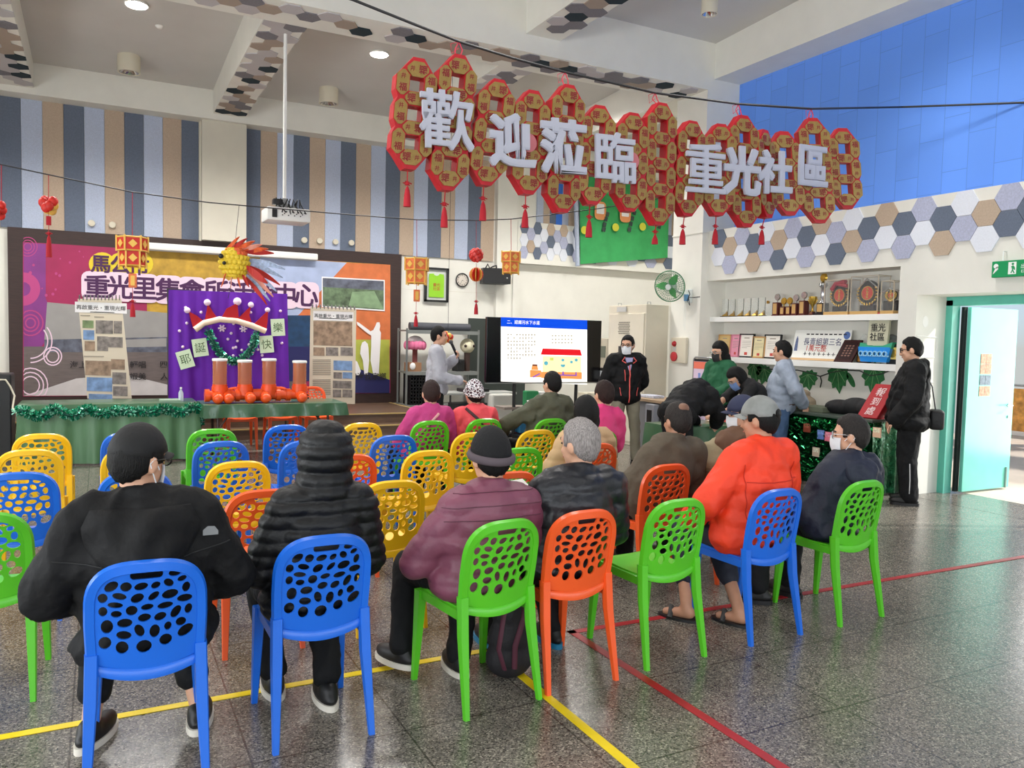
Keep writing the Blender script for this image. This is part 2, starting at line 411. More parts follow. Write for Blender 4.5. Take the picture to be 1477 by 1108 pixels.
# court lines
YL = mat('yellow_tape', (228, 200, 20), .45, var=.08, vs=9)
RL = mat('red_tape', (158, 26, 34), .45, var=.2, vs=9)
def line(name, pts, m):
    mb = MB()
    for a, b in zip(pts, pts[1:]):
        a, b = V((*a, 0)), V((*b, 0)); d = (b-a).normalized(); q = V((-d.y, d.x, 0))*.024; e_ = d*.024
        mb.prism([(p.x, p.y) for p in (a-q-e_, b-q+e_, b+q+e_, a+q-e_)], .0025, 0, None, .001)
    return S(name, mb, m)
line('trim_8', [(-4, 3.79), (1.88, 3.83), (1.87, -3)], YL)
line('trim_9', [(8.1, 3.79), (2.43, 3.87), (2.42, -3)], RL)
# ================================================================ DOOR on the right
S('door_frame_1', MB().bx(8.72, 8.86, 5.89, 5.97, 0, 2.24).bx(8.72, 8.86, 4.0, 5.97, 2.18, 2.28).bx(8.72, 8.86, 4.0, 4.06, 0, 2.2), TURQ)
LEAF = mat('turquoise_leaf', (122, 216, 196), .28, var=.04, vs=5)
dr = MB().rb(8.93, 9.83, 5.80, 5.845, .02, 2.17, .004, 0); dr = dr.build('door_1', LEAF, None, kind='structure')
MB().tube([(9.74, 5.80, 1.02), (9.74, 5.75, 1.02), (9.63, 5.75, 1.02)], .009).lathe([(.022, 0), (.022, .008)], (9.74, 5.80, 1.02), ax=(0, -1, 0)).lathe([(.018, 0), (.018, .012)], (9.74, 5.80, .88), ax=(0, -1, 0)).build('door_handle', STEEL, dr, smooth=40)
MB().bx(9.74, 9.755, 5.78, 5.8, .02, .27).build('door_bolt', STEEL, dr)
MB().bx(8.87, 8.93, 5.845, 5.88, .02, 2.17).build('door_gap_shade', mat('dark_gap_shade', (20, 26, 26), .8), dr)  # near-black strip painting the shade in the gap between frame and leaf
PAPER = mat('paper', (236, 234, 224), .7); POST1 = mat('flyer_orange', (206, 150, 120), .6, var=.4, vs=30); POST2 = mat('flyer_slate', (110, 128, 140), .6, var=.3, vs=40)
fl = MB()
c0 = at(1421, 545, Y=5.8)
for dx, z, mi in ((-.085, .22, 0), (.02, .22, 0), (-.085, .1, 0), (.02, .1, 0), (-.085, -.03, 1), (.02, -.03, 1), (-.085, -.16, 0), (.02, -.16, 0)):
    fl.bx(c0.x+dx-.02, c0.x+dx+.08, 5.795, 5.799, c0.z+z-.055, c0.z+z+.06, mi)
fl = fl.build('flyer', [POST1, POST2])
tag(fl, 'orange and slate flyer sheet taped on the turquoise door', 'flyer')
# outdoors beyond the door
OUT = mat('outdoor_paving', (206, 190, 172), .8, var=.06, vs=3); WOODO = mat('outdoor_wood', (196, 160, 118), .7, var=.1, vs=4)
S('ground_outside', MB().bx(8.8, 26, -4, 10.05, -.15, -.005), OUT)
S('wall_outside', MB().bx(16, 16.2, -4, 10, 2.7, 3.7, 0).bx(16, 16.15, -4, 10, .0, .45, 1).bx(15.9, 16.2, 7.4, 7.75, 0, 2.7, 1).bx(15.9, 16.2, 3.4, 3.7, 0, 2.7, 1), [WOODO, mat('outdoor_white', (232, 232, 230), .7)])
ban = thing('roadside_banner', 'orange striped banner on the railing outside the door', 'banner', (14.4, 8.3, 0))
MB().bx(14.4, 14.43, 7.6, 9.4, .25, 1.0, 0).build('fabric', mat('orange_stripe', (222, 150, 70), .7, var=.5, vs=7), ban)
MB().tube([(14.4, 7.5, 0), (14.4, 7.5, 1.1)], .02).tube([(14.4, 9.5, 0), (14.4, 9.5, 1.1)], .02).tube([(14.4, 7.5, 1.06), (14.4, 9.5, 1.06)], .02).build('railing', STEEL, ban)
# exit sign
eg = mat('exit_green', (0, 150, 88), .35); WM = mat('sign_white', (240, 244, 240), .5)
p = at(1432, 389, X=8.15)
ex = thing('exit_sign', 'green emergency exit sign above the turquoise door', 'sign', (8.17, p.y-.3, p.z-.08))
MB().rb(8.13, 8.18, p.y-.62, p.y, p.z-.085, p.z+.08, .006).build('sign_box', eg, ex)
MB().tube([(8.15, p.y-.1, p.z+.07), (8.15, p.y-.1, p.z+.18), (8.2, p.y-.1, p.z+.18)], .006).build('bracket', WM, ex)
Xe = onX(p.y, p.z, 8.128); sy = MB()
sy.prism(circ(.045, .03, .025, n=12), .001, 0, Xe).prism([(.03, -.04), (.07, .0), (.06, .03), (.035, .0), (.015, -.05)], .001, 0, Xe)
sy.bx(.17, .25, -.06, .062, 0, .001, 0, Xe); sy.prism(circ(.215, .042, .012, n=10), .0012, 1, Xe, .001)
sy.prism([(.195, -.045), (.21, -.015), (.2, .02), (.22, .028), (.235, .01), (.24, -.02), (.225, -.015), (.22, .0), (.222, -.02), (.238, -.05), (.228, -.052), (.212, -.028), (.205, -.05)], .0012, 1, Xe, .001)
sy.text('出口', Xe @ M.Translation((.34, .015, 0)), .05, 0).text('EXIT', Xe @ M.Translation((.34, -.035, 0)), .04, 0)
sy.build('lettering', [WM, eg], ex)
# ================================================================ BACKDROP BANNER on the stage wall
YB = 15.37
def PB(x, y, yy=None): return at(x, y, Y=yy if yy else YB)
BC = {}
def flat(name, pieces, mats, parent, y, dy=.001):
    """pieces: (pixel polygon, material index); printed layers lying on a sheet facing the hall"""
    mb = MB()
    for i, (pl, mi) in enumerate(pieces):
        pts = [at(px, py, Y=y) for px, py in pl]; pts = [(p.x, y-dy-.00003*i, p.z) for p in pts]
        mb.poly(pts, mi)
    return mb.build(name, mats, parent)
MAG = mat('print_magenta', (158, 34, 84), .6, var=.12, vs=2.5); PUR = mat('print_purple', (128, 52, 128), .6, var=.1, vs=2.5)
GOLD = mat('print_gold', (186, 148, 52), .6, var=.25, vs=6); SKYB = mat('print_sky', (168, 182, 214), .6, var=.12, vs=3)
ORG = mat('print_orange', (206, 112, 62), .6, var=.12, vs=6); LGN = mat('print_lime', (172, 178, 70), .6, var=.1, vs=6)
NAV = mat('print_navy', (34, 36, 92), .6); GRYB = mat('print_building_grey', (150, 148, 146), .6, var=.06, vs=4)
GRYD = mat('print_ground_grey', (104, 94, 92), .6, var=.12, vs=5, stretch=(1, 1, 6)); PALE = mat('print_pale', (196, 192, 192), .6, var=.05, vs=6)
DKV = mat('print_dark_violet', (72, 28, 78), .6); PINKW = mat('print_pale_pink', (232, 206, 222), .6); YEL = mat('print_yellow', (226, 200, 44), .6)
INK = mat('print_ink', (38, 34, 36), .6); PKR = mat('print_pink_ring', (182, 66, 128), .6); FOR = mat('print_photo_green', (92, 112, 84), .6, var=.55, vs=9)
GRN2 = mat('print_photo_grass', (128, 156, 118), .6, var=.15, vs=8); WHT = mat('print_white', (236, 234, 234), .6); ASH = mat('print_photo_ash', (92, 96, 110), .6, var=.45, vs=8)
TEAL = mat('print_photo_teal', (26, 62, 98), .6, var=.3, vs=8)
bt = thing('backdrop_banner', 'wide printed backdrop banner with big purple title hung on the stage wall', 'banner', (2, 15.4, .53))
a, b_, c_, d_ = PB(33, 349), PB(563, 382), PB(563, 567), PB(33, 572)
MB().add([(a.x, YB, a.z), (b_.x, YB, b_.z), (c_.x, YB, c_.z), (d_.x, YB, d_.z), (a.x, YB+.01, a.z), (b_.x, YB+.01, b_.z), (c_.x, YB+.01, c_.z), (d_.x, YB+.01, d_.z)],
   [(0, 3, 2, 1), (4, 5, 6, 7), (0, 1, 5, 4), (3, 7, 6, 2), (0, 4, 7, 3), (1, 2, 6, 5)]).build('sheet', MAG, bt)
def ring(cx, cy, r, w=2.2, n=22, a0=0, a1=360):
    o = []
    for i in range(n):
        t0, t1 = math.radians(a0+(a1-a0)*i/n), math.radians(a0+(a1-a0)*(i+1)/n)
        q = [(cx+(r)*math.cos(t0), cy+r*math.sin(t0)), (cx+(r+w)*math.cos(t0), cy+(r+w)*math.sin(t0)), (cx+(r+w)*math.cos(t1), cy+(r+w)*math.sin(t1)), (cx+r*math.cos(t1), cy+r*math.sin(t1))]
        o.append([(max(34, x), y) for x, y in q])
    return o
P_ = []
P_ += [([(34, 350), (66, 352), (66, 430), (80, 470), (60, 500), (34, 500)], 1)]
P_ += [([(212, 361), (563, 382), (563, 470), (400, 470), (212, 450)], 2), ([(206, 470), (300, 478), (300, 500), (206, 492)], 2)]
P_ += [([(375, 371), (500, 379), (440, 450), (395, 470), (375, 430)], 3), ([(500, 379), (563, 382), (563, 490), (420, 466)], 4)]
P_ += [([(410, 470), (563, 450), (563, 500), (410, 500)], 4), ([(512, 490), (562, 490), (562, 555), (512, 555)], 5), ([(512, 530), (540, 540), (562, 548), (562, 567), (512, 567)], 6)]
P_ += [([(34, 500), (440, 500), (440, 568), (34, 572)], 8), ([(68, 436), (246, 452), (246, 492), (180, 488), (64, 490)], 7), ([(64, 490), (246, 486), (246, 508), (64, 508)], 15), ([(120, 492), (240, 488), (240, 500), (120, 502)], 7)]
P_ += [([(34, 571), (110, 546), (180, 540), (246, 556), (246, 570)], 9), ([(413, 455), (455, 455), (455, 500), (413, 500)], 16), ([(413, 500), (455, 500), (455, 550), (413, 550)], 17)]
for r in (5, 9, 13): P_ += [(q, 12) for q in ring(40, 356, r, 1.2)]
P_ += [(q, 12) for q in ring(34, 417, 10, 14, 20, -90, 90)]
for cx, cy, r, w in ((44, 466, 6, 2), (44, 466, 11, 2), (44, 466, 17, 2)): P_ += [(q, 12) for q in ring(cx, cy, r, w)]
for cx, cy, r in ((76, 514, 8), (76, 514, 12), (44, 492, 24), (44, 492, 30), (44, 556, 12), (44, 556, 18), (44, 556, 24)): P_ += [(q, 10) for q in ring(cx, cy, r, 1.8, 22, -40 if r > 15 else 0, 90 if r > 15 and cy < 530 else 360)]
P_ = [([(x, min(y, 571)) for x, y in pl], m) for pl, m in P_]
rn = random.Random(5)
for i in range(26):
    x, y = rn.uniform(40, 170), rn.uniform(362, 430); P_.append((circ(x, y, rn.uniform(1, 2.6), n=8)[::-1], 12))
for cx in (147, 175, 202): P_.append((circ(cx, 381, 19, 17, 20)[::-1], 11))
flat('printed_picture', P_, [MAG, PUR, GOLD, SKYB, ORG, LGN, NAV, GRYB, GRYD, PALE, PINKW, YEL, PKR, INK, WHT, ASH, TEAL, NAV], bt, YB)
ph = [([(464, 399), (555, 404), (555, 449), (464, 443)], 0), ([(465.5, 401), (553.5, 405.5), (553.5, 447), (465.5, 441.5)], 1), ([(465.5, 401), (553.5, 405.5), (553.5, 419), (465.5, 414)], 3), ([(508, 421), (540, 420), (553, 446), (503, 441)], 2)]
flat('printed_photo', ph, [WHT, FOR, GRN2, ASH], bt, YB-.018)
def words(name, items, parent, mats, y, depth=.001, bold=.02, heavy=0):
    mb = MB()
    for t, px, py, hpx, mi, sx in items:
        p = at(px, py, Y=y); z = (p-EYE).dot(_fw); q = heavy*hpx*z/F
        for k_, (dx, dz) in enumerate(((-q, -q), (q, -q), (-q, q), (q, q)) if heavy else ((0, 0),)): mb.text(t, onY(p.x+dx, p.z+dz, y-depth*(1+mi)-.0012*k_), hpx*z/F, mi, 0, bold, sx)
    return mb.build(name, mats, parent)
ttl = '重光里集會所活動中心'
pxs = [(140, 413), (173, 414), (208, 416), (243, 418), (277, 420), (312, 421), (346, 423), (379, 425), (411, 426), (442, 426)]
mb = MB()
for k_, (x, y) in enumerate(pxs):
    mb.prism(rrect(*(lambda p: (p.x, p.z))(at(x, y, Y=YB)), .47, .50, .12), .001, 0, M(((1, 0, 0, 0), (0, 0, -1, YB-.0205-.00015*k_), (0, 1, 0, 0), (0, 0, 0, 1))))
mb.build('title_halo', PINKW, bt)
words('title_lettering', [(c, x, y, 35, 1, 1) for c, (x, y) in zip(ttl, pxs)]+[(c, x, y, 27, 1, 1) for c, x, y in (('馬', 145, 381), ('公', 174, 382), ('市', 201, 384))], bt, [INK, DKV], YB-.022, bold=.002, heavy=.02)
words('small_lettering', [(c, x, y, 11, 0, 1) for c, x, y in (('海上', 113, 526), ('輕唱', 199, 526), ('四', 236, 526), ('蝦美', 199, 543), ('人', 237, 543), ('四海我家鄉', 531, 543))]+[(c, 97-i*2, 442+i*0, 6, 0, 1) for i, c in enumerate('')], bt, [INK], YB-.023, bold=.012)
sil = MB()
def silh(pts): sil.poly([(p.x, YB-.021, p.z) for p in [at(x, y, Y=YB) for x, y in pts]])
silh([(514, 464), (518, 466), (534, 478), (538, 476), (541, 470), (543, 465), (547, 465), (548, 470), (547, 476), (549, 480), (548, 500), (546, 540), (538, 541), (534, 520), (535, 500), (535, 484), (530, 481), (515, 469)][::-1])
silh([(520, 500), (522, 494), (526, 492), (530, 496), (531, 502), (532, 520), (530, 540), (525, 540), (523, 520), (519, 510)][::-1])
silh([(508, 525), (511, 519), (515, 522), (520, 535), (518, 541), (508, 541)][::-1])
sil.build('family_silhouette', WHT, bt)
# roll-up screen housing across the stage wall
p0, p1 = at(182, 352, Y=15.25), at(458, 367, Y=15.25)
sh = thing('projection_screen', 'long white roller screen housing above the stage backdrop', 'screen', ((p0.x+p1.x)/2, 15.3, 3.2))
MB().rb(p0.x, p1.x, 15.2, 15.34, p0.z-.07, p0.z+.05, .02).build('housing', WHITE, sh, smooth=40)
MB().bx(p0.x+.03, p1.x-.03, 15.24, 15.29, p0.z-.085, p0.z-.06).build('bottom_bar', mat('screen_grey', (190, 190, 190), .5), sh)
# round wall caps among the stripes
for i, (x, y) in enumerate(((132, 322), (162, 324.5), (439, 346.5), (461, 347.5), (484, 349), (507, 350.5))):
    p = at(x, y, Y=15.42)
    o = MB().lathe([(.045, 0), (.056, .01), (.056, .05), (.05, .06)], (p.x, 15.46, p.z), 18, ax=(0, -1, 0)).build('wall_disc', CREAM, None, smooth=40)
    tag(o, ['round cream wall cap on a pale blue stripe over the banner title', 'round cream wall cap on a tan stripe over the yellow banner circles', 'round cream wall cap over the screen end, first of four', 'round cream wall cap past the screen end, second of four',
            'round cream wall cap above the dark board, third of four', 'round cream wall cap above the dark board, last of four'][i], 'wall disc', 'round caps on the striped wall')
# ================================================================ PROJECTOR on its pole
pj = thing('projector', 'white ceiling projector with black cables hanging on a pole', 'projector', (2.1, 10.6, 3.2))
c = at(414, 312, Y=10.6); MW = mat('projector_white', (236, 236, 232), .4)
bm = MB().rb(c.x-.28, c.x+.26, 10.42, 10.84, c.z-.085, c.z+.085, .02); bm.build('housing', MW, pj, smooth=40)
pn = MB()
for i in range(12): pn.bx(c.x-.1+i*.025, c.x-.088+i*.025, 10.405, 10.42, c.z-.02+(i % 3)*.022, c.z-.008+(i % 3)*.022)
pn.bx(c.x-.22, c.x-.16, 10.41, 10.42, c.z-.05, c.z+.05).build('port_panel', BLACK, pj)
MB().tube([(c.x-.03, 10.62, c.z+.2), (c.x-.03, 10.62, 6.1)], .022, 10).lathe([(.09, 0), (.09, .04)], (c.x-.03, 10.62, 6.04)).build('pole', WHITE, pj, smooth=40)
MB().bx(c.x-.13, c.x+.1, 10.52, 10.72, c.z+.1, c.z+.13).bx(c.x-.06, c.x, 10.57, 10.67, c.z+.08, c.z+.22).build('mount', STEEL, pj)
cb = MB(); rn = random.Random(2)
for i in range(7):
    x = c.x-.16+i*.05
    cb.tube([(x, 10.5, c.z+.1), (x+rn.uniform(-.06, .06), 10.47, c.z+.2), (x+rn.uniform(-.05, .1), 10.46, c.z+.13), (x+.06, 10.41, c.z+.02)], .008, 6)
cb.rb(c.x-.2, c.x-.08, 10.45, 10.55, c.z+.12, c.z+.19, .01); cb.build('cable', BLACK, pj, smooth=60)
# ================================================================ CEILING LIGHTS
LGT = mat('lamp_glow', (255, 250, 240), .4, emit=14); CHR = mat('lamp_reflector', (200, 200, 200), .15, metal=1)
for i, (px, py) in enumerate(((197, 5), (547, 76), (817, 126))):
    y = 12.0; z = cz(y); p = at(px, py, Z=z); y = p.y; z = cz(y)
    r = thing('recessed_downlight', ['lit round downlight in the ceiling bay over the projector side', 'lit round downlight in the ceiling bay behind the welcome sign', 'lit round downlight glowing above the welcome sign peak'][i], 'ceiling light', (p.x, y, z), 0, 'lit recessed downlights')
    MB().lathe([(.10, 0), (.15, -.005), (.15, -.03), (.10, -.035)], (p.x, y, z+.01), 24, cap=False).build('rim', WHITE, r, smooth=40)
    MB().lathe([(.001, -.015), (.13, -.02), (.13, .02)], (p.x, y, z-.012), 24).build('diffuser', LGT, r)
for i, (px, py) in enumerate(((186, 105), (474, 150), (1023, 21))):
    y0_ = 14.1 if i < 2 else 7.85; zt = cz(y0_); p = at(px, py, Y=y0_)
    r = thing('surface_downlight', ['unlit cream cylinder downlight over the striped wall beside the beam', 'unlit cream cylinder downlight beyond the projector pole', 'unlit cream cylinder downlight on the near ceiling by the blue wall'][i], 'ceiling light', (p.x, y0_, p.z), 0, 'cylinder downlights')
    rr = .165 if i < 2 else .1
    MB().lathe([(rr, p.z), (rr, zt+.03)], (p.x, y0_, 0), 24, cap=False).lathe([(rr, p.z), (rr*.9, p.z), (rr*.9, p.z+.04)], (p.x, y0_, 0), 24, cap=False).build('housing', CREAM, r, smooth=40)
    MB().lathe([(rr*.9, p.z+.01), (rr*.5, p.z+.1), (.01, p.z+.12)], (p.x, y0_, 0), 24, cap=False).build('reflector', CHR, r, smooth=60)
sd = MB().lathe([(.05, 0), (.06, -.02), (.03, -.05)], tuple(at(230, 36, Z=cz(12.3))), 14); sd = sd.build('smoke_detector', WHITE, None, smooth=40); tag(sd, 'small white smoke detector on the ceiling beside the lit downlight', 'detector')
# ================================================================ CLOCK WALL
YC = 15.44
p = at(630, 411, Y=YC); fr = thing('framed_shirt', 'black framed lime green shirt hung on the wall beside the clock', 'picture', (p.x, 15.5, p.z))
w, h = .52, .70
f_ = MB()
for x0, x1, z0, z1 in ((-w/2, w/2, h/2-.04, h/2), (-w/2, w/2, -h/2, -h/2+.04), (-w/2, -w/2+.04, -h/2, h/2), (w/2-.04, w/2, -h/2, h/2)): f_.bx(p.x+x0, p.x+x1, 15.42, 15.5, p.z+z0, p.z+z1)
f_.build('frame', BLACK, fr)
MB().bx(p.x-w/2+.03, p.x+w/2-.03, 15.47, 15.49, p.z-h/2+.03, p.z+h/2-.03).build('mount_board', mat('mount_grey', (205, 208, 204), .7), fr)
LIME = mat('lime_cloth', (146, 206, 48), .8, bump=.2, bs=25)
MB().prism([(-.155, .22), (-.07, .23), (-.05, .2), (0, .185), (.05, .2), (.07, .23), (.155, .22), (.165, .15), (.165, -.255), (-.165, -.255), (-.165, .15)], .02, 0, onY(p.x, p.z, 15.47)).build('shirt', LIME, fr)
MB().text('重光', onY(p.x, p.z-.0, 15.447), .08, 0, 0, .006).text('社區', onY(p.x, p.z-.08, 15.447), .08, 0, 0, .006).build('shirt_lettering', mat('print_red', (190, 60, 40), .6), fr)
p = at(667.5, 404, Y=YC); ck = thing('wall_clock', 'round black rimmed wall clock with pale dial', 'clock', (p.x, 15.5, p.z))
MB().lathe([(.135, 0), (.148, .02), (.148, .04), (.13, .05), (.125, .03)], (p.x, 15.5, p.z), 32, ax=(0, -1, 0), cap=False).build('rim', BLACK, ck, smooth=40)
MB().lathe([(.001, .028), (.13, .027), (.13, .0)], (p.x, 15.5, p.z), 32, ax=(0, -1, 0)).build('dial', mat('dial', (222, 212, 200), .5), ck)
nm = MB(); X = onY(p.x, p.z, 15.468)
for i in range(12): nm.text(str(i+1), X @ M.Translation((.1*math.sin(PI*(i+1)/6), .1*math.cos(PI*(i+1)/6), 0)), .04, 0, 0, .03)
nm.build('numerals', BLACK, ck)
hd = MB()
for ang, l in ((118, .055), (205, .085)):
    t = math.radians(ang); hd.prism([(-.004*math.cos(t), .004*math.sin(t)), (.004*math.cos(t), -.004*math.sin(t)), (l*math.sin(t)+.002, l*math.cos(t)), (l*math.sin(t)-.002, l*math.cos(t))], .002, 0, X)
hd.build('hands', BLACK, ck)
# wall loudspeaker
p = at(714, 398, Y=15.2); sp_ = thing('wall_loudspeaker', 'black loudspeaker box on the back wall beside the orange lanterns', 'loudspeaker', (p.x, 15.5, p.z-.17))
MB().add([(p.x-.3, 15.15, p.z-.17), (p.x+.26, 14.98, p.z-.17), (p.x+.3, 15.44, p.z-.17), (p.x-.24, 15.44, p.z-.17), (p.x-.3, 15.15, p.z+.15), (p.x+.26, 14.98, p.z+.15), (p.x+.3, 15.44, p.z+.15), (p.x-.24, 15.44, p.z+.15)], [(0, 3, 2, 1), (4, 5, 6, 7), (0, 1, 5, 4), (1, 2, 6, 5), (2, 3, 7, 6), (3, 0, 4, 7)]).build('cabinet', BLACK, sp_)
MB().ell((p.x+.18, 15.0, p.z-.05), .02).build('badge', STEEL, sp_)
MB().tube([(p.x-.18, 15.3, p.z+.15), (p.x-.15, 15.25, p.z+.24), (p.x-.08, 15.3, p.z+.16), (p.x-.02, 15.25, p.z+.2), (p.x+.05, 15.25, p.z+.22), (p.x+.08, 15.3, p.z+.15)], .016, 6).bx(p.x-.05, p.x+.05, 15.4, 15.5, p.z-.06, p.z+.06).build('cable', BLACK, sp_, smooth=60)
# ================================================================ STEEL SHELF with bits and pieces
YS = 14.6
x0, x1 = at(586, 560, Y=YS).x, at(689, 560, Y=YS).x
sf = thing('steel_shelf', 'grey slotted angle shelf unit against the clock wall', 'shelf', ((x0+x1)/2, YS+.25, 0))
zs = [at(640, 477, Y=YS).z, at(640, 536, Y=YS).z, .35]
for (x, y) in ((x0, YS), (x1, YS), (x0, YS+.5), (x1, YS+.5)):
    MB().bx(x-.02, x+.02, y-.003, y+.003, 0, zs[0]+.03).bx(x-.003, x+.003, y-.02, y+.02, 0, zs[0]+.03).build('leg', GALV, sf)
for z in zs:
    MB().bx(x0, x1, YS-.01, YS+.52, z-.03, z).bx(x0, x1, YS-.015, YS-.005, z-.07, z).build('shelf_board', GALV, sf)
def thing1(mb, name, m, label, cat, smooth=None, group=None):
    o = mb.build(name, m, None, smooth=smooth); return tag(o, label, cat, group)
RUB = mat('dark_roll', (74, 76, 84), .6, bump=.1)
q = at(640, 471, Y=YS+.2)
thing1(MB().tube([(x0+.12, YS+.2, zs[0]+.075), (x1-.12, YS+.2, zs[0]+.075)], .075, 16), 'rolled_mat', RUB, 'dark grey rolled mat lying on top of the steel shelf', 'roll', 50)
q = at(600, 496, Y=YS+.2)
lt = thing('paper_lantern', 'white and pink paper lotus lantern on the steel shelf', 'lantern', (q.x, YS+.25, zs[1]))
MB().ell((q.x, YS+.25, q.z+.03), (.17, .17, .13), n=20).build('shade', mat('paper_white', (240, 226, 228), .7), lt, smooth=180)
pk = MB()
for i in range(14):
    t = 2*PI*i/14; pk.ell((q.x+.17*math.cos(t), YS+.25+.17*math.sin(t), q.z-.03), (.06, .06, .09), n=8, k=5)
pk.build('petal', mat('petal_pink', (226, 120, 160), .7), lt, smooth=180)
MB().tube([(q.x, YS+.25, zs[1]), (q.x, YS+.25, q.z-.1)], .05, 10).build('stand', mat('lantern_base', (120, 60, 56), .7), lt)
q = at(674, 499, Y=YS+.2)
l2 = thing('paper_lantern', 'round cream paper lantern with dark dots on the steel shelf', 'lantern', (q.x, YS+.2, zs[1]))
MB().ell((q.x, YS+.2, q.z), .15, n=24, k=12, fn=lambda d: 1-.03*abs(math.sin(6*math.atan2(d.y, d.x)))).build('shade', mat('paper_cream', (226, 220, 190), .7), l2, smooth=180)
MB().ell((q.x-.09, YS+.08, q.z), .03).ell((q.x+.09, YS+.08, q.z), .03).build('dot', mat('dot_brown', (60, 40, 34), .6), l2, smooth=180)
MB().lathe([(.06, zs[1]), (.06, q.z-.14)], (q.x, YS+.2, 0)).build('base', mat('dot_brown', (60, 40, 34)), l2)
q = at(597, 525, Y=YS+.1)
bxx = thing('cardboard_box', 'small open brown box with white tissue on the steel shelf', 'box', (q.x, YS+.2, zs[1]))
MB().bx(q.x-.13, q.x+.13, YS+.03, YS+.3, zs[1], zs[1]+.17).build('carton', mat('kraft', (150, 110, 80), .8), bxx); MB().ell((q.x-.05, YS+.03, zs[1]+.1), (.06, .03, .07)).build('tissue', WHT, bxx, smooth=180)
q = at(664, 518, Y=YS+.1)
thing1(MB().rb(q.x-.1, q.x+.08, YS+.05, YS+.3, zs[1], zs[1]+.24, .02), 'black_case', BLACK, 'black case standing on the middle of the steel shelf', 'case')
q = at(598, 575, Y=YS+.1)
cr = MB(); 
for i in range(9): cr.bx(x0+.08+i*.06, x0+.1+i*.06, YS+.02, YS+.4, .35, .95)
for i in range(9): cr.bx(x0+.08, x0+.6, YS+.02, YS+.4, .36+i*.065, .38+i*.065)
thing1(cr, 'plastic_crate', BLACK, 'black lattice plastic crate on the low board of the steel shelf', 'crate')
# dark green board leaning behind the screen
p = at(676, 459, Y=15.3); p2 = at(704, 459, Y=15.3)
thing1(MB().bx(p.x, p2.x+.9, 15.26, 15.32, 0, p.z), 'chalkboard', mat('board_green', (54, 62, 58), .7), 'dark grey green board standing behind the television', 'board')
# ================================================================ FOLDING TABLE WITH SCREEN, TV, EXTINGUISHER
YT = 11.6
a, b_ = at(702.5, 457, Y=YT), at(868, 463, Y=YT); zb = at(702.5, 552, Y=YT).z; xt0, xt1, zt = a.x, b_.x, a.z
tv = thing('television', 'large flat television on a stand showing a blue titled slide', 'television', ((xt0+xt1)/2, YT+.05, 0))
MB().rb(xt0, xt1, YT, YT+.06, zb, zt, .006).build('panel', mat('tv_black', (8, 8, 14), .18), tv)
MB().bx(xt0, xt1, YT-.004, YT+.03, zb-.02, zb).build('bottom_bezel', STEEL, tv)
def em(name, c, e=1.0): return mat(name, c, .4, emit=e*.62, spec=.1)
SW = em('slide_white', (255, 255, 250), 1.15); SB = em('slide_blue', (10, 78, 226), .9); SR = em('slide_red', (226, 28, 40), .9); SY = em('slide_yellow', (255, 240, 190), 1); SO = em('slide_orange', (240, 160, 90), .9)
SC_ = em('slide_cyan', (90, 180, 200), .9); SG = em('slide_text_grey', (150, 140, 120), .95); SP = em('slide_purple', (140, 90, 200), .9); SK = em('slide_dark', (110, 60, 50), .8); SL = em('slide_lime', (200, 220, 110), .95)
def tvx(px, py): p = at(px, py, Y=YT-.004); return (p.x, p.z)
slide = MB()
def tq(x0, y0, x1, y1, mi, lay):
    sl = lambda x, y: y+(x-724)*.037
    slide.poly([(q[0], YT-.002-.0006*lay, q[1]) for q in (tvx(x0, sl(x0, y1)), tvx(x1, sl(x1, y1)), tvx(x1, sl(x1, y0)), tvx(x0, sl(x0, y0)))], mi)
tq(722.5, 457.6, 847, 550.5, 0, 0); tq(722.5, 457.6, 847, 471, 1, 1)
def K(x, y): return 700+x/8.688, 440+y/8.688
def tp(pts, mi, lay): slide.poly([(q[0], YT-.002-.0006*lay, q[1]) for q in [tvx(*K(x, y)) for x, y in pts]][::-1], mi)
tp([(720, 545), (1190, 560), (1210, 635), (695, 622)], 2, 2); tp([(720, 640), (1200, 648), (1200, 850), (720, 840)], 3, 1); tp([(700, 838), (1210, 845), (1208, 930), (700, 915)], 4, 2)
tp([(560, 815), (700, 820), (700, 905), (560, 905)], 4, 1); tp([(590, 745), (650, 748), (665, 815), (575, 812)], 4, 2)
tp([(890, 870), (1150, 875), (1150, 890), (890, 884)], 7, 3); tp([(590, 900), (680, 855), (690, 865), (600, 912)], 7, 3); tp([(965, 835), (985, 835), (985, 875), (965, 875)], 7, 3); tp([(1130, 840), (1145, 840), (1145, 880), (1130, 880)], 7, 3)
for cx, cy, r in ((762, 730, 26), (972, 690, 18), (1080, 715, 18), (1140, 690, 20)): tp(circ(cx, cy, r, n=12)[::-1], 5, 2)
tp([(940, 745), (1005, 747), (990, 780), (955, 778)], 5, 2); tp([(810, 660), (855, 662), (855, 695), (810, 693)], 9, 2); tp([(590, 742), (652, 745), (652, 765), (590, 762)], 8, 3)
rn = random.Random(8)
for r_ in range(8):
    for i in range(10 if r_ < 7 else 5):
        if rn.random() < .12: continue
        x = 275+i*37; y = 368+r_*42
        tp([(x, y), (x+24, y), (x+24, y+7), (x, y+7)], 6, 2); tp([(x+9, y-10), (x+15, y-10), (x+15, y+18), (x+9, y+18)], 6, 2)
        if rn.random() < .6: tp([(x+2, y+14), (x+22, y+14), (x+22, y+19), (x+2, y+19)], 6, 2)
for r_ in range(3):
    for i in range(7):
        x = 830+i*40; y = 382+r_*44
        tp([(x, y), (x+26, y), (x+26, y+7), (x, y+7)], 6, 2); tp([(x+9, y-10), (x+15, y-10), (x+15, y+18), (x+9, y+18)], 6, 2)
p = at(755, 465, Y=YT); slide.text('二、認識污水下水道', onY(p.x, p.z, YT-.006), .068, 0, 0, .006)
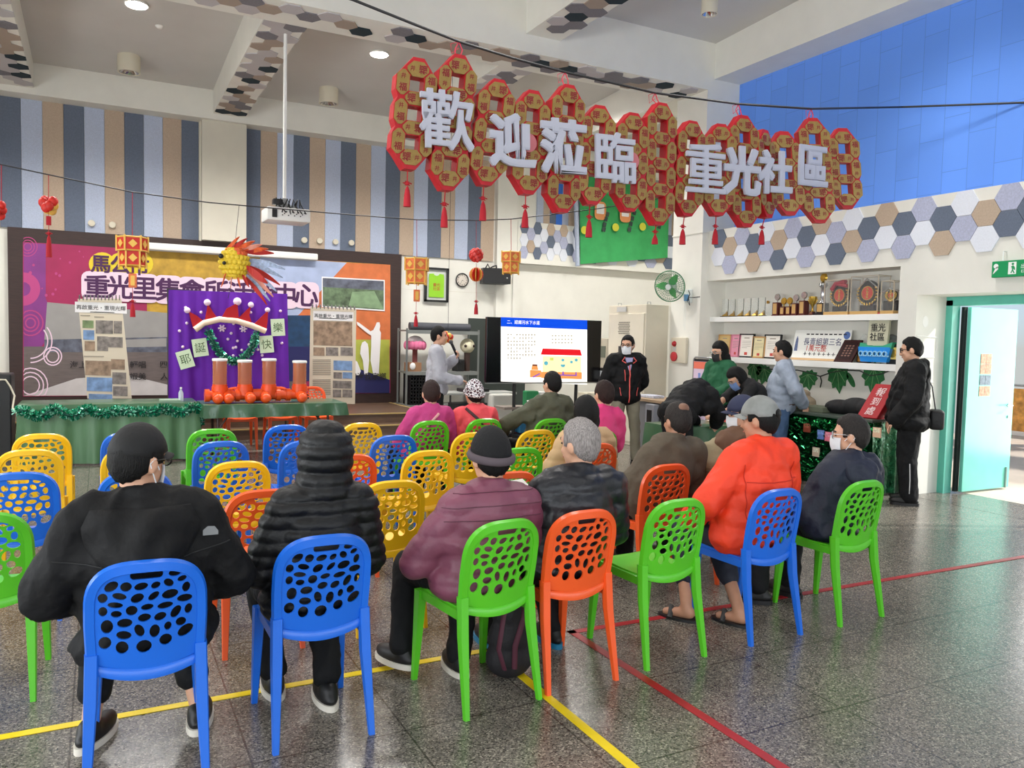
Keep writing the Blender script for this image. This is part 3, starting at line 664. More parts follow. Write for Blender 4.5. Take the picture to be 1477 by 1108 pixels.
slide.build('slide', [SW, SB, SR, SY, SO, SC_, SG, SP, SK, SL], tv)
MB().tube([(xt0+.55, YT+.06, .1), (xt0+.55, YT+.06, zb+.3)], .03).tube([(xt1-.45, YT+.06, .1), (xt1-.45, YT+.06, zb+.3)], .03).build('post', BLACK, tv)
MB().bx(xt0+.3, xt1-.2, YT+.02, YT+.1, .06, .12).bx(xt0+.5, xt0+.6, YT-.35, YT+.45, .06, .12).bx(xt1-.5, xt1-.4, YT-.35, YT+.45, .06, .12).lathe([(.03, 0), (.03, .06)], (xt0+.55, YT-.33, 0)).lathe([(.03, 0), (.03, .06)], (xt1-.45, YT-.33, 0)).lathe([(.03, 0), (.03, .06)], (xt0+.55, YT+.43, 0)).lathe([(.03, 0), (.03, .06)], (xt1-.45, YT+.43, 0)).build('stand_base', BLACK, tv)
MB().bx(xt0+.35, xt1-.1, YT+.0, YT+.4, .52, .56).build('tray', mat('tray_grey', (130, 120, 112), .6), tv)
# desk with dark skirt in front of the shelf
pd0, pd1 = at(642, 551, Y=12.6), at(742, 560, Y=12.6)
dk = thing('folding_table', 'grey topped folding table beside the presenter', 'table', ((pd0.x+pd1.x)/2, 12.8, 0))
MB().rb(pd0.x, pd1.x, 12.5, 13.0, .70, .74, .008).build('tabletop', mat('table_grey', (158, 160, 156), .5), dk)
for x, y in ((pd0.x+.08, 12.55), (pd1.x-.08, 12.55), (pd0.x+.08, 12.95), (pd1.x-.08, 12.95)): MB().tube([(x, y, 0), (x, y, .7)], .018).build('leg', BLACK, dk)
thing1(MB().rb(pd0.x+.2, pd1.x-.5, 12.55, 12.95, 0, .55, .02), 'storage_tub', mat('tub_dark', (36, 46, 50), .5), 'dark storage tub under the folding table by the presenter', 'tub')
q = at(690, 547, Y=12.75)
thing1(MB().rb(q.x-.35, q.x+.15, 12.6, 12.9, .742, .80, .01), 'audio_mixer', BLACK, 'flat black audio unit lying on the folding table', 'mixer')
p = at(733, 585, Y=12.3)
thing1(MB().rb(p.x-.28, p.x+.14, 12.35, 12.7, 0, .72, .03), 'white_bin', mat('bin_white', (206, 204, 196), .5), 'white boxy bin standing behind the fire extinguisher', 'bin')
p = at(745, 600, Z=0); p = V((at(745, 585, Y=11.9).x, 11.9, 0))
fe = thing('fire_extinguisher', 'red fire extinguisher on the floor below the television', 'fire extinguisher', p)
MB().lathe([(.06, 0), (.065, .02), (.065, .4), (.05, .46), (.02, .48)], p, 16).build('cylinder', mat('extinguisher_red', (140, 26, 30), .3), fe, smooth=40)
MB().tube([p+V((0, 0, .47)), p+V((0, 0, .53)), p+V((-.07, 0, .55))], .012).tube([p+V((0, 0, .5)), p+V((.07, -.03, .45)), p+V((.075, -.04, .25))], .01).build('valve', BLACK, fe, smooth=60)
p = at(765, 572, Y=11.7)
thing1(MB().rb(p.x-.1, p.x+.12, 11.62, 11.8, .562, .82, .02), 'green_bag', mat('bag_green', (40, 140, 84), .5, bump=.3), 'green bag on the tray under the television', 'bag')
p = at(780, 572, Y=11.7)
thing1(MB().rb(p.x-.06, p.x+.14, 11.6, 11.8, .562, .8, .01), 'water_jug', WHITE, 'white container on the tray under the television', 'container')
p = at(757, 610, Y=11.6)
thing1(MB().rb(p.x-.12, p.x+.25, 11.55, 11.9, .13, .36, .02), 'blue_crate', mat('crate_blue', (20, 92, 128), .5), 'blue plastic crate on the floor under the television', 'crate')
# ================================================================ ELECTRIC CABINET, METER, ALARM, FAN
cab = thing('electric_cabinet', 'tall cream electric cabinet behind the masked man', 'cabinet', (7.95, 10.85, 0))
MB().rb(7.62, 8.06, 10.22, 11.25, .0, 2.27, .01).build('body', CREAM, cab)
MB().rb(7.60, 7.63, 10.25, 11.22, .06, 2.13, .006).build('door', CREAM, cab)
vg = MB()
for i in range(7):
    for j in range(9): vg.bx(7.594, 7.602, 10.62+j*.035+(i % 2)*.015, 10.64+j*.035+(i % 2)*.015, 1.80+i*.03, 1.815+i*.03)
vg.build('vent', mat('vent_dark', (110, 104, 92), .7), cab)
MB().bx(7.588, 7.6, 10.72, 10.98, 2.16, 2.24).build('nameplate', mat('plate_grey', (190, 190, 186), .4), cab)
MB().bx(7.585, 7.602, 10.82, 10.9, 1.48, 1.6).lathe([(.02, 0), (.02, .02)], (7.602, 11.0, 1.25), ax=(-1, 0, 0)).lathe([(.02, 0), (.02, .02)], (7.602, 10.9, 1.25), ax=(-1, 0, 0)).build('lock', BLACK, cab)
MB().tube([(7.7, 10.3, 2.27), (7.7, 10.3, 2.31), (7.76, 10.3, 2.31), (7.76, 10.3, 2.27)], .006).tube([(7.7, 11.1, 2.27), (7.7, 11.1, 2.31), (7.76, 11.1, 2.31), (7.76, 11.1, 2.27)], .006).build('lifting_eye', STEEL, cab)
p = at(874, 506, X=7.9)
md = thing('intercom_unit', 'cream wall control unit between the television and electric cabinet', 'control unit', (7.9, p.y, p.z))
MB().rb(7.86, 8.02, p.y-.12, p.y+.25, p.z-.3, p.z+.22, .01).bx(7.94, 8.06, p.y-.06, p.y+.19, 0, p.z-.25).build('housing', CREAM, md); MB().bx(7.85, 7.86, p.y-.05, p.y+.18, p.z-.12, p.z+.08).build('display', mat('display_grey', (120, 126, 112), .4), md)
p = at(874, 543, X=7.75)
mo = thing('monitor', 'small black monitor with white window edge beside the masked man', 'monitor', (7.75, p.y, p.z-.3))
MB().rb(7.76, 7.8, p.y-.25, p.y+.3, p.z-.17, p.z+.14, .008).tube([(7.78, p.y, p.z-.15), (7.78, p.y, p.z-.3)], .03).lathe([(.13, 0), (.13, .02)], (7.78, p.y, p.z-.3)).build('bezel', BLACK, mo); MB().bx(7.755, 7.76, p.y-.15, p.y+.2, p.z-.06, p.z+.09).build('screen', mat('screen_pale', (222, 230, 236), .3), mo)
thing1(MB().rb(7.5, 7.84, p.y-.5, p.y+.5, 0, p.z-.3, .01), 'side_cabinet', CREAM, 'low cream cabinet under the small black monitor', 'cabinet')
al = thing('fire_alarm_panel', 'cream fire alarm box with red lamp and red bell on the column', 'fire alarm', (8.08, 9.95, 1.5))
MB().rb(8.03, 8.08, 9.74, 10.1, 1.36, 1.76, .008).build('box', CREAM, al)
MB().ell((8.03, 10.01, 1.66), (.05, .045, .045)).build('lamp', mat('alarm_red', (168, 28, 36), .3), al, smooth=180)
MB().lathe([(.075, 0), (.075, .02), (.05, .03), (.01, .032)], (8.03, 10.01, 1.46), 20, ax=(-1, 0, 0)).build('bell', mat('bell_red', (190, 50, 56), .4), al, smooth=40)
MB().bx(8.025, 8.03, 9.97, 10.05, 1.55, 1.61).build('label_plate', mat('plate_grey', (190, 190, 186)), al)
# wall fan
fa = thing('wall_fan', 'green wall fan mounted on the white column', 'fan', (8.08, 9.82, 2.45))
fc = at(966, 413, X=7.78); fd = V((-.80, -.55, -.22)).normalized()
cg = MB(); FG = mat('fan_green', (70, 130, 92), .4); FW = mat('fan_white', (222, 228, 224), .4)
Q = V((0, 0, 1)).rotation_difference(fd).to_matrix().to_4x4(); Q.translation = fc
def arc(r, z, n=36): return [Q @ V((r*math.cos(2*PI*i/n), r*math.sin(2*PI*i/n), z)) for i in range(n+1)]
cg.tube(arc(.235, 0), .009, 6, cap=False)
for r, z in ((.2, .055), (.13, .075), (.06, .08)): cg.tube(arc(r, z), .003, 4, cap=False); cg.tube(arc(r, -z*.8), .003, 4, cap=False)
for i in range(40):
    t = 2*PI*i/40; pr = [(.235, 0), (.2, .055), (.13, .075), (.04, .082)]
    cg.tube([Q @ V((r*math.cos(t), r*math.sin(t), z)) for r, z in pr], .0022, 4); cg.tube([Q @ V((r*math.cos(t), r*math.sin(t), -z*.8)) for r, z in pr], .0022, 4)
cg.build('cage', FG, fa, smooth=60)
MB().lathe([(.045, 0), (.04, .012)], (0, 0, .078), 18, X=Q).build('centre_badge', FW, fa)
TG = mat('blade_green', (64, 176, 76), .3, alpha=.75)
for k in range(3):
    bl = MB(); pts = []
    for s in range(8):
        r = .03+.18*s/7; ww = .05+.07*math.sin(PI*min(1, s/6)); pts.append((r, ww))
    vs = []; 
    for r, ww in pts:
        for sgn in (-1, 1):
            t = 2*PI*k/3+sgn*ww/2/max(r, .06); vs += [V((r*math.cos(t), r*math.sin(t), sgn*.02+d)) for d in (.002, -.002)]
    fs = []
    for i in range(7): A = i*4; B = A+4; fs += [(A, A+2, B+2, B), (A+1, B+1, B+3, A+3), (A, B, B+1, A+1), (A+2, A+3, B+3, B+2)]
    bl.add(vs, fs, 0, Q).build('blade', TG, fa, smooth=60)
mb_ = MB().lathe([(.05, -.02), (.07, -.06), (.065, -.16), (.03, -.2)], (0, 0, 0), 18, X=Q); mb_.build('motor', FW, fa, smooth=40)
bk = Q @ V((0, 0, -.17)); wl = at(994, 425, X=8.06)
MB().tube([bk, V((8.0, bk.y, bk.z-.1)), V((8.03, wl.y, wl.z))], .022).rb(8.02, 8.08, wl.y-.06, wl.y+.06, wl.z-.13, wl.z+.08, .01).build('bracket', FW, fa, smooth=40)
MB().bx(8.0, 8.022, wl.y-.04, wl.y+.05, wl.z-.1, wl.z).build('switch_box', mat('switch_blue', (96, 148, 190), .4), fa)
q = wl
MB().tube([(8.02, q.y-.03, q.z+.06), (7.99, q.y-.1, q.z), (8.0, q.y-.03, q.z-.1), (7.98, q.y-.12, q.z-.17), (8.0, q.y-.06, q.z-.05), (8.03, q.y-.16, q.z-.05), (8.07, q.y-.24, q.z-.04)], .007, 6).build('cord', BLACK, fa, smooth=60)
MB().tube([(8.0, q.y+.03, q.z-.1), (8.0, q.y+.03, q.z-.5)], .003, 4).tube([(8.0, q.y-.0, q.z-.1), (8.0, q.y-.0, q.z-.55)], .003, 4).build('pull_cord', FW, fa)
# green cloth banner on the hexagon ledge
gb = thing('green_cloth_banner', 'green cloth banner with orange tags hung on the hexagon wall behind the sign', 'banner', (10.6, 15.2, 4))
pts = [(838, 255), (965, 300), (963, 372), (838, 381)]
YG = 15.22
gA = [at(836, 252, Y=YG), at(966, 272, Y=YG), at(963, 372, Y=YG), at(837, 381, Y=YG)]
vs = []; fs = []; NX, NZ = 36, 8
for j in range(NZ+1):
    for i in range(NX+1):
        u, w = i/NX, j/NZ; p = (gA[0]*(1-u)+gA[1]*u)*(1-w)+(gA[3]*(1-u)+gA[2]*u)*w
        vs.append((p.x, YG+.035*math.sin(u*19)*w, p.z))
for j in range(NZ):
    for i in range(NX): k = j*(NX+1)+i; fs.append((k, k+NX+1, k+NX+2, k+1))
MB().add(vs, fs).build('cloth', mat('banner_green', (60, 164, 92), .8, var=.12, vs=4), gb, smooth=180)
MB().tube([gA[0]+V((-.12, 0, .1)), gA[3]+V((-.08, -.02, -.05))], .05, 8).build('pole', FELT_L, gb)
def tagp(x, y, w, h, yy=YG-.05, rot=0): p = at(x, y, Y=yy); return plane_m(p, (math.cos(rot), 0, math.sin(rot)), (-math.sin(rot), 0, math.cos(rot)))
tg = MB()
for x, y in ((866, 304), (902, 308)):
    tg.prism(rrect(0, 0, .30, .40, .1), .004, 0, tagp(x, y, 0, 0)); tg.prism(rrect(0, .04, .2, .22, .02), .003, 1, tagp(x, y, 0, 0, YG-.056))
for x, y in ((843, 332), (888, 328), (927, 327)): tg.prism(circ(0, 0, .09, n=16), .004, 2, tagp(x, y, 0, 0))
for x, y in ((876, 309), (874, 316), (872, 324), (871, 331), (915, 307), (912, 315), (910, 323), (908, 331), (951, 327)): tg.prism(rrect(0, 0, .09, .1, .01), .004, 3, tagp(x, y, 0, 0, YG-.05, -.2))
tg.build('printed_tags', [mat('tag_orange', (226, 150, 92), .7), WHT, mat('tag_lime', (206, 206, 60), .7), mat('tag_slate', (52, 70, 64), .7)], gb)
# ================================================================ STAGE FRONT: tables, posters, purple cloth, pipe launcher
# two standing scroll posters
POST = mat('poster_paper', (216, 204, 182), .7); PBL = mat('photo_blue', (120, 150, 190), .6, var=.4, vs=9); PGR = mat('photo_grey', (130, 122, 116), .6, var=.5, vs=14); PBR = mat('photo_brown', (150, 126, 104), .6, var=.5, vs=10); PGN = mat('photo_green_land', (120, 140, 96), .6, var=.5, vs=9)
TXT = mat('fine_print', (150, 140, 126), .7)
def poster(label, quad, photos, lines, title_px, y):
    q = [at(px, py, Y=y) for px, py in quad]; lo = min(p.z for p in q)
    r = thing('scroll_poster', label, 'poster', ((q[0].x+q[1].x)/2, y, lo), 0, 'standing scroll posters')
    vs = [(p.x, y, p.z) for p in q]+[(p.x, y+.012, p.z) for p in q]
    MB().add(vs, [(0, 3, 2, 1), (4, 5, 6, 7), (0, 1, 5, 4), (1, 2, 6, 5), (2, 3, 7, 6), (3, 0, 4, 7)]).build('sheet', POST, r)
    flat('photo_print', [([(x0, y0), (x1, y0+(x1-x0)*.03), (x1, y1+(x1-x0)*.03), (x0, y1)], m) for x0, y0, x1, y1, m in photos], [PBL, PGR, PBR, PGN], r, y, .002)
    lm = MB()
    for x0, y0, x1 in lines:
        a, b_ = at(x0, y0, Y=y), at(x1, y0+.2, Y=y); lm.bx(a.x, b_.x, y-.003, y-.002, a.z-.006, a.z+.006)
    lm.build('fine_print', TXT, r)
    tx, ty = title_px; p = at(tx, ty, Y=y)
    MB().bx(p.x-.33, p.x+.33, y-.003, y-.002, p.z-.075, p.z+.075).build('title_plate', WHT, r)
    MB().text('再啟重光・重現光輝', onY(p.x, p.z, y-.005), .07, 0, 0, .007).build('title_lettering', INK, r)
    cl = MB(); n = 12
    for i in range(n):
        u = (i+.5)/n; t = q[0]*(1-u)+q[1]*u
        cl.tube([t+V((0, -.01, -.02)), t+V((0, -.03, .03)), t+V((0, .02, .05)), t+V((0, .03, -.02))], .008, 5)
    cl.build('binding_ring', mat('ring_grey', (120, 118, 116), .4), r)
    MB().tube([((q[0].x+q[1].x)/2, y+.03, q[0].z-.1), ((q[0].x+q[1].x)/2, y+.5, lo)], .015).build('rear_strut', BLACK, r)
ph1 = [(119, 462, 135, 473, 3), (138, 462, 163, 481, 1), (164, 463, 176, 481, 1), (120, 476, 136, 490, 0), (122, 492, 137, 506, 2), (140, 485, 156, 506, 1), (156, 486, 177, 501, 1), (123, 520, 160, 541, 2), (160, 518, 180, 533, 2), (125, 544, 162, 564, 0), (162, 537, 182, 554, 1), (163, 557, 184, 571, 1), (128, 568, 162, 576, 0)]
poster('tall scroll poster with small photos at the purple title end of the banner', [(112, 431), (175, 431), (190, 575), (126, 575)], ph1, [(116, 455, 130), (136, 457, 150), (121, 514, 150), (130, 450, 165)], (146, 444), 12.9)
ph2 = [(452, 463, 508, 498, 2), (452, 501, 468, 513, 2), (470, 501, 488, 513, 1), (491, 501, 509, 513, 1), (481, 520, 508, 534, 0), (481, 537, 493, 546, 1), (494, 537, 508, 546, 0), (480, 549, 507, 560, 1), (480, 562, 492, 573, 1), (494, 562, 508, 573, 1)]
poster('tall scroll poster with one big village photo near the white family silhouette', [(448, 443), (514, 446), (512, 583), (446, 580)], ph2, [(451, 519+2.6*i, 477) for i in range(9)]+[(451, 548+2.6*i, 477) for i in range(9)]+[(460, 459, 500)], (481, 456), 12.95)
# purple cloth on a stand
YP = 12.6
q = [at(x, y, Y=YP) for x, y in ((243, 418), (414, 424), (418, 585), (243, 585))]
pc = thing('purple_backdrop_cloth', 'bright purple hung cloth with red hats and greeting cards behind the orange pipes', 'backdrop cloth', ((q[0].x+q[1].x)/2, YP, 0))
vs = []; fs = []; NX, NZ = 60, 10
for j in range(NZ+1):
    for i in range(NX+1):
        u, w = i/NX, j/NZ; p = (q[0]*(1-u)+q[1]*u)*(1-w)+(q[3]*(1-u)+q[2]*u)*w
        vs.append((p.x, YP+.018*math.sin(u*31+math.sin(w*3))*(.5+w)+.012*math.sin(u*67), p.z))
for j in range(NZ):
    for i in range(NX): k = j*(NX+1)+i; fs.append((k, k+NX+1, k+NX+2, k+1))
VIO = mat('violet_cloth', (102, 26, 168), .75, var=.06, vs=4, bump=.08, bs=14)
MB().add(vs, fs).build('cloth', VIO, pc, smooth=180)
zt = (q[0].z+q[1].z)/2
MB().tube([(q[0].x-.02, YP+.04, zt), (q[1].x+.02, YP+.04, zt-.05)], .015).tube([(q[0].x, YP+.04, 0), (q[0].x, YP+.04, zt)], .015).tube([(q[1].x, YP+.04, 0), (q[1].x, YP+.04, zt)], .015).build('stand', BLACK, pc)
def Kp(x, y): return 240+x/7.385, 410+y/7.385
FELTR = mat('felt_red', (178, 18, 30), .8, bump=.1, bs=80); CRM = mat('felt_cream', (240, 214, 190), .8); POM = mat('pompom_white', (240, 214, 236), .8)
def cut(mb, pts, y, d, mi=0):
    pp = [at(*Kp(a, b), Y=y) for a, b in pts]; mb.prism([(p.x, p.z) for p in pp][::-1], d, mi, M(((1, 0, 0, 0), (0, 0, -1, y), (0, 1, 0, 0), (0, 0, 0, 1))))
ht = MB()
for tri in ([(235, 290), (285, 475), (400, 400), (330, 340)], [(440, 210), (405, 400), (550, 375), (490, 290)], [(755, 200), (575, 375), (770, 385), (750, 290)], [(900, 230), (745, 380), (915, 435), (880, 330)], [(1080, 280), (925, 430), (1060, 500), (1075, 400)], [(640, 260), (575, 375), (770, 385), (755, 200)]): cut(ht, tri, YP-.03-.004*len(ht.v)/8, .03)
ht.build('red_hat', FELTR, pc)
bd = MB(); pp = [(300, 485), (395, 415), (560, 375), (740, 390), (900, 440), (1050, 500)]
bd.tube([(lambda p: (p.x, YP-.06, p.z))(at(*Kp(a, b), Y=YP)) for a, b in pp], .045, 10); bd.build('hat_brim', CRM, pc, smooth=60)
rn = random.Random(4)
for x, y, r in ((222, 278, .045), (435, 195, .05), (755, 185, .06), (900, 220, .045), (1077, 275, .04)): p = at(*Kp(x, y), Y=YP-.05); MB().ell((p.x, YP-.05, p.z), r, n=10, k=6).build('pompom', POM, pc, smooth=180)
for x, y in ((205, 250), (370, 300), (218, 415), (140, 498), (175, 668), (690, 523), (655, 585), (757, 605), (712, 680), (740, 672), (803, 702), (712, 762), (880, 642), (975, 697), (920, 728), (1020, 758), (1230, 628), (1215, 285), (898, 300), (715, 420), (470, 415)): p = at(*Kp(x, y), Y=YP-.03); MB().ell((p.x, YP-.03, p.z), .022, n=8, k=5).build('pompom', POM, pc, smooth=180)
for x, y in ((592, 470), (820, 475)):
    p = at(*Kp(x, y), Y=YP-.03); pm = MB()
    for i in range(6): pm.tube([(p.x, YP-.03, p.z), (p.x+.055*math.cos(i*PI/3), YP-.03, p.z+.055*math.sin(i*PI/3))], .014, 6)
    pm.build('snowflake', POM, pc, smooth=180)
def tinsel(mb, pts, r, n, rn, mi=0, ln=.05):
    P2 = [V(p) for p in pts]
    for i in range(n):
        t = rn.random()*(len(P2)-1); k = min(int(t), len(P2)-2); p = P2[k].lerp(P2[k+1], t-k)
        d = V((rn.gauss(0, 1), rn.gauss(0, 1), rn.gauss(0, 1))).normalized(); e = d.orthogonal().normalized()*.008
        a = p+d*r*.2; b = p+d*r; mb.add([a-e, a+e, b+e*1.2, b-e*1.2], [(0, 1, 2, 3)], rn.choice((mi, mi, mi+1)))
TN1 = mat('tinsel_green', (34, 150, 112), .25, metal=.5); TN2 = mat('tinsel_bright', (170, 240, 214), .15, metal=.5); TDK = mat('tinsel_dark', (16, 70, 60), .4, metal=.4)
tz = MB(); pts = [(lambda p: V((p.x, YP-.08, p.z)))(at(*Kp(a, b), Y=YP-.08)) for a, b in ((440, 495), (510, 640), (600, 770), (690, 825), (760, 820), (860, 750), (930, 640), (960, 510))]
tz.tube(pts, .035, 8, 2); tinsel(tz, pts, .07, 700, rn); tz.build('tinsel_swag', [TN1, TN2, TDK], pc)
CARD = mat('card_pale_green', (214, 232, 200), .7); CTX = mat('card_ink', (74, 104, 60), .7)
for ch, x, y, rot in (('耶', 200, 800, 17), ('誕', 358, 675, 9), ('快', 1063, 640, 6), ('樂', 1185, 460, 4)):
    p = at(*Kp(x, y), Y=YP-.04); t = math.radians(rot)
    X = plane_m((p.x, YP-.055, p.z), (math.cos(t), 0, math.sin(t)), (-math.sin(t), 0, math.cos(t)))
    o = MB().prism(rrect(0, 0, .205, .26, .004), .01, 0, X).build('greeting_card', CARD, pc)
    MB().text(ch, X @ M.Translation((0, 0, .0115)), .155, 0, 0, .0).build('card_lettering', CTX, o)
# two draped tables
PLASTIC = mat('green_table_plastic', (66, 104, 74), .28, var=.12, vs=5, bump=.12, bs=6, coat=.3)
CLOTHG = mat('green_skirt', (84, 124, 86), .4, var=.12, vs=3, bump=.15, bs=9, stretch=(3, 3, .6))
def skirt(mb, loop, z0, z1, amp, fr, mi=0, seed=1):
    pts = []
    for a, b_ in zip(loop, loop[1:]):
        a, b_ = V((*a, 0)), V((*b_, 0)); L_ = (b_-a).length; k = max(2, int(L_/.03)); nn = V(((b_-a).y, -(b_-a).x, 0)).normalized()
        for i in range(k): pts.append((a.lerp(b_, i/k), nn, L_*i/k))
    pts.append((V((*loop[-1], 0)), nn, L_)); vs = []; fs = []; NZ = 6
    for j in range(NZ+1):
        w = j/NZ
        for p, nn, s in pts:
            q_ = p+nn*(amp*(w**.8)*(math.sin(s*fr+seed)+.5*math.sin(s*fr*2.3+seed*2)+.6)); vs.append((q_.x, q_.y, z1+(z0-z1)*w))
    n_ = len(pts)
    for j in range(NZ):
        for i in range(n_-1): fs.append((j*n_+i, j*n_+i+1, (j+1)*n_+i+1, (j+1)*n_+i))
    return mb.add(vs, fs, mi)
ta = at(24, 583, Z=.75); tb = at(289, 585, Z=.75)
A0, A1, AY0, AY1 = -.87, 1.14, 11.2, 11.95
t1 = thing('folding_table', 'long table with floor length green skirt and green tinsel, in front of the stage', 'table', ((A0+A1)/2, 11.55, 0))
MB().rb(A0, A1, AY0, AY1, .715, .75, .006).build('tabletop', mat('table_plank', (120, 120, 112), .5), t1)
for x, y in ((A0+.1, AY0+.08), (A1-.1, AY0+.08), (A0+.1, AY1-.08), (A1-.1, AY1-.08)): MB().tube([(x, y, 0), (x, y, .715)], .016).build('leg', BLACK, t1)
tc_ = thing('tablecloth', 'green plastic cloth falling to the floor on the tinselled stage table', 'tablecloth', ((A0+A1)/2, 11.55, .75))
mb = MB().rb(A0-.01, A1+.01, AY0-.01, AY1+.01, .751, .757, .002)
skirt(mb, [(A0-.012, AY1), (A0-.012, AY0-.012), (A1+.012, AY0-.012), (A1+.012, AY1)], .02, .755, .035, 16, 1); mb.build('cloth', [PLASTIC, CLOTHG], tc_, smooth=60)
tl = MB(); pts = []
for i in range(60):
    u = i/59; pts.append(V((A0+(A1-A0)*u, AY0-.07, .70-.055*abs(math.sin(u*PI*5.2))+.02*math.sin(u*40))))
for i in range(8): pts.append(V((A1+.03, AY0+.05, .68-.03*i)))
tl.tube(pts, .03, 8, 2); tinsel(tl, pts, .075, 2200, random.Random(9)); tg_ = tl.build('tinsel_garland', [TN1, TN2, TDK]); tag(tg_, 'green tinsel garland swagged along the skirted table in front of the stage', 'garland')
B0, B1, BY0, BY1 = 1.2, 3.05, 10.95, 11.7
t2 = thing('folding_table', 'folding table with short green plastic cover carrying the orange pipes', 'table', ((B0+B1)/2, 11.3, 0))
MB().rb(B0, B1, BY0, BY1, .70, .735, .006).build('tabletop', mat('table_plank', (120, 120, 112)), t2)
for x in (B0+.18, B1-.22):
    for y in (BY0+.1, BY1-.1): MB().tube([(x, y, 0), (x, y, .70)], .017).build('leg', mat('leg_brown', (62, 40, 36), .4), t2)
    MB().tube([(x, BY0+.1, .12), (x, BY1-.1, .12)], .012).tube([(x+(.2 if x < 2 else -.3), BY0+.1, .69), (x, BY0+.1, .4)], .012).build('brace', mat('leg_brown', (62, 40, 36)), t2)
tc2 = thing('tablecloth', 'short green plastic cover on the table with the orange pipes', 'tablecloth', ((B0+B1)/2, 11.3, .735))
mb = MB().rb(B0-.01, B1+.01, BY0-.01, BY1+.01, .736, .742, .002); skirt(mb, [(B0-.012, BY1), (B0-.012, BY0-.012), (B1+.012, BY0-.012), (B1+.012, BY1)], .57, .74, .02, 14); mb.build('cloth', [PLASTIC], tc2, smooth=60)
thing1(MB().rb(.70, .95, 11.35, 11.55, .758, .785, .004), 'booklet_stack', mat('booklet_green', (150, 172, 150), .6), 'pale green booklets lying on the skirted table', 'booklet')
p = at(261, 577, Y=11.45); bo = thing('water_bottle', 'small clear water bottle on the skirted table', 'bottle', (p.x, 11.45, .758))
MB().lathe([(.03, 0), (.032, .02), (.032, .11), (.012, .15), (.012, .165)], (p.x, 11.45, .758), 14).build('bottle_body', mat('bottle_clear', (214, 222, 232), .1, alpha=.6), bo, smooth=40); MB().lathe([(.014, 0), (.014, .02)], (p.x, 11.45, .922), 12).build('cap', WHITE, bo)
# orange drain pipes
OP = mat('orange_pvc', (232, 84, 30), .3); CLR = mat('clear_brown_tube', (196, 120, 80), .1, alpha=.72, coat=.3)
YO = 11.25; px_ = [(317, 550), (353, 550), (388, 549), (432, 549)]
pp_ = thing('pipe_launcher', 'row of orange drain pipe joints with four upright clear tubes on the covered table', 'pipe model', ((B0+B1)/2-.1, YO, .742))
pv = MB(); zc = .742+.10; xs = [at(x, 560, Y=YO).x for x, _ in px_]
pv.tube([(xs[0]-.13, YO, zc), (xs[3]+.05, YO, zc)], .065, 18)
for x in [xs[0]-.16, xs[0]+.1, xs[1]-.1, xs[1]+.13, xs[2]-.13, xs[2]+.12, xs[3]-.16]: pv.tube([(x-.03, YO, zc), (x+.03, YO, zc)], .085, 18)
for x in xs: pv.tube([(x, YO, zc), (x, YO, zc+.15)], .095, 18).tube([(x, YO, zc+.06), (x, YO, zc+.12)], .105, 18)
for x in (xs[0]-.04, xs[0]+.09, xs[1]+.05, xs[2]-.07, xs[3]): pv.tube([(x, YO, zc), (x, YO-.14, zc-.02), (x, YO-.17, zc-.03)], [.065, .07, .075], 16).ell((x, YO-.17, zc-.03), .07, n=12, k=8)
pv.build('pipe_joint', OP, pp_, smooth=50)
tops_ = (518, 520, 518, 521)
for x, ty, (px, _) in zip(xs, tops_, px_):
    zt_ = at(px, ty, Y=YO).z
    MB().lathe([(.092, zc+.14), (.092, zt_-.02)], (x, YO, 0), 20).build('clear_tube', CLR, pp_, smooth=50)
    MB().lathe([(.098, zt_-.025), (.1, zt_), (.09, zt_+.008)], (x, YO, 0), 20).build('tube_lid', WHITE, pp_, smooth=50)
# ================================================================ LANTERN CORD and lanterns
CORD = mat('dark_cord', (40, 40, 44), .6); LR = mat('lantern_red', (206, 40, 30), .5, var=.15, vs=20); LO = mat('lantern_orange', (230, 120, 66), .5, var=.2, vs=24); LGD = mat('lantern_gold', (238, 190, 90), .4, metal=.2); TAS = mat('tassel_red', (176, 14, 34), .7, bump=.3, bs=150)
YL_ = 10.3
cpx = [(-60, 225), (0, 237), (70, 252), (190, 277), (300, 292), (390, 300), (520, 311), (602, 317), (688, 318), (738, 316), (800, 309), (870, 300), (960, 285)]
cd = MB().tube([at(x, y, Y=YL_) for x, y in cpx], .007, 6); tag(cd.build('lantern_cord', CORD), 'thin dark cord strung across the hall carrying the small lanterns', 'cord')
def tassel(mb, p, L_, mi=0, knot=True):
    if knot:
        for i in range(6):
            t = i*PI/3; mb.tube([p+V((0, 0, -.0)), p+V((.035*math.cos(t), 0, .018*math.sin(t)-.01)), p+V((.012*math.cos(t+.6), 0, .012*math.sin(t+.6)-.01))], .005, 5, mi)
        mb.ell(p+V((0, 0, -.01)), .016, mi, n=8, k=5)
    mb.lathe([(.006, 0), (.018, -.03), (.026, -L_*.5), (.03, -L_), (.004, -L_)], p+V((0, 0, -.03)), 10, mi)
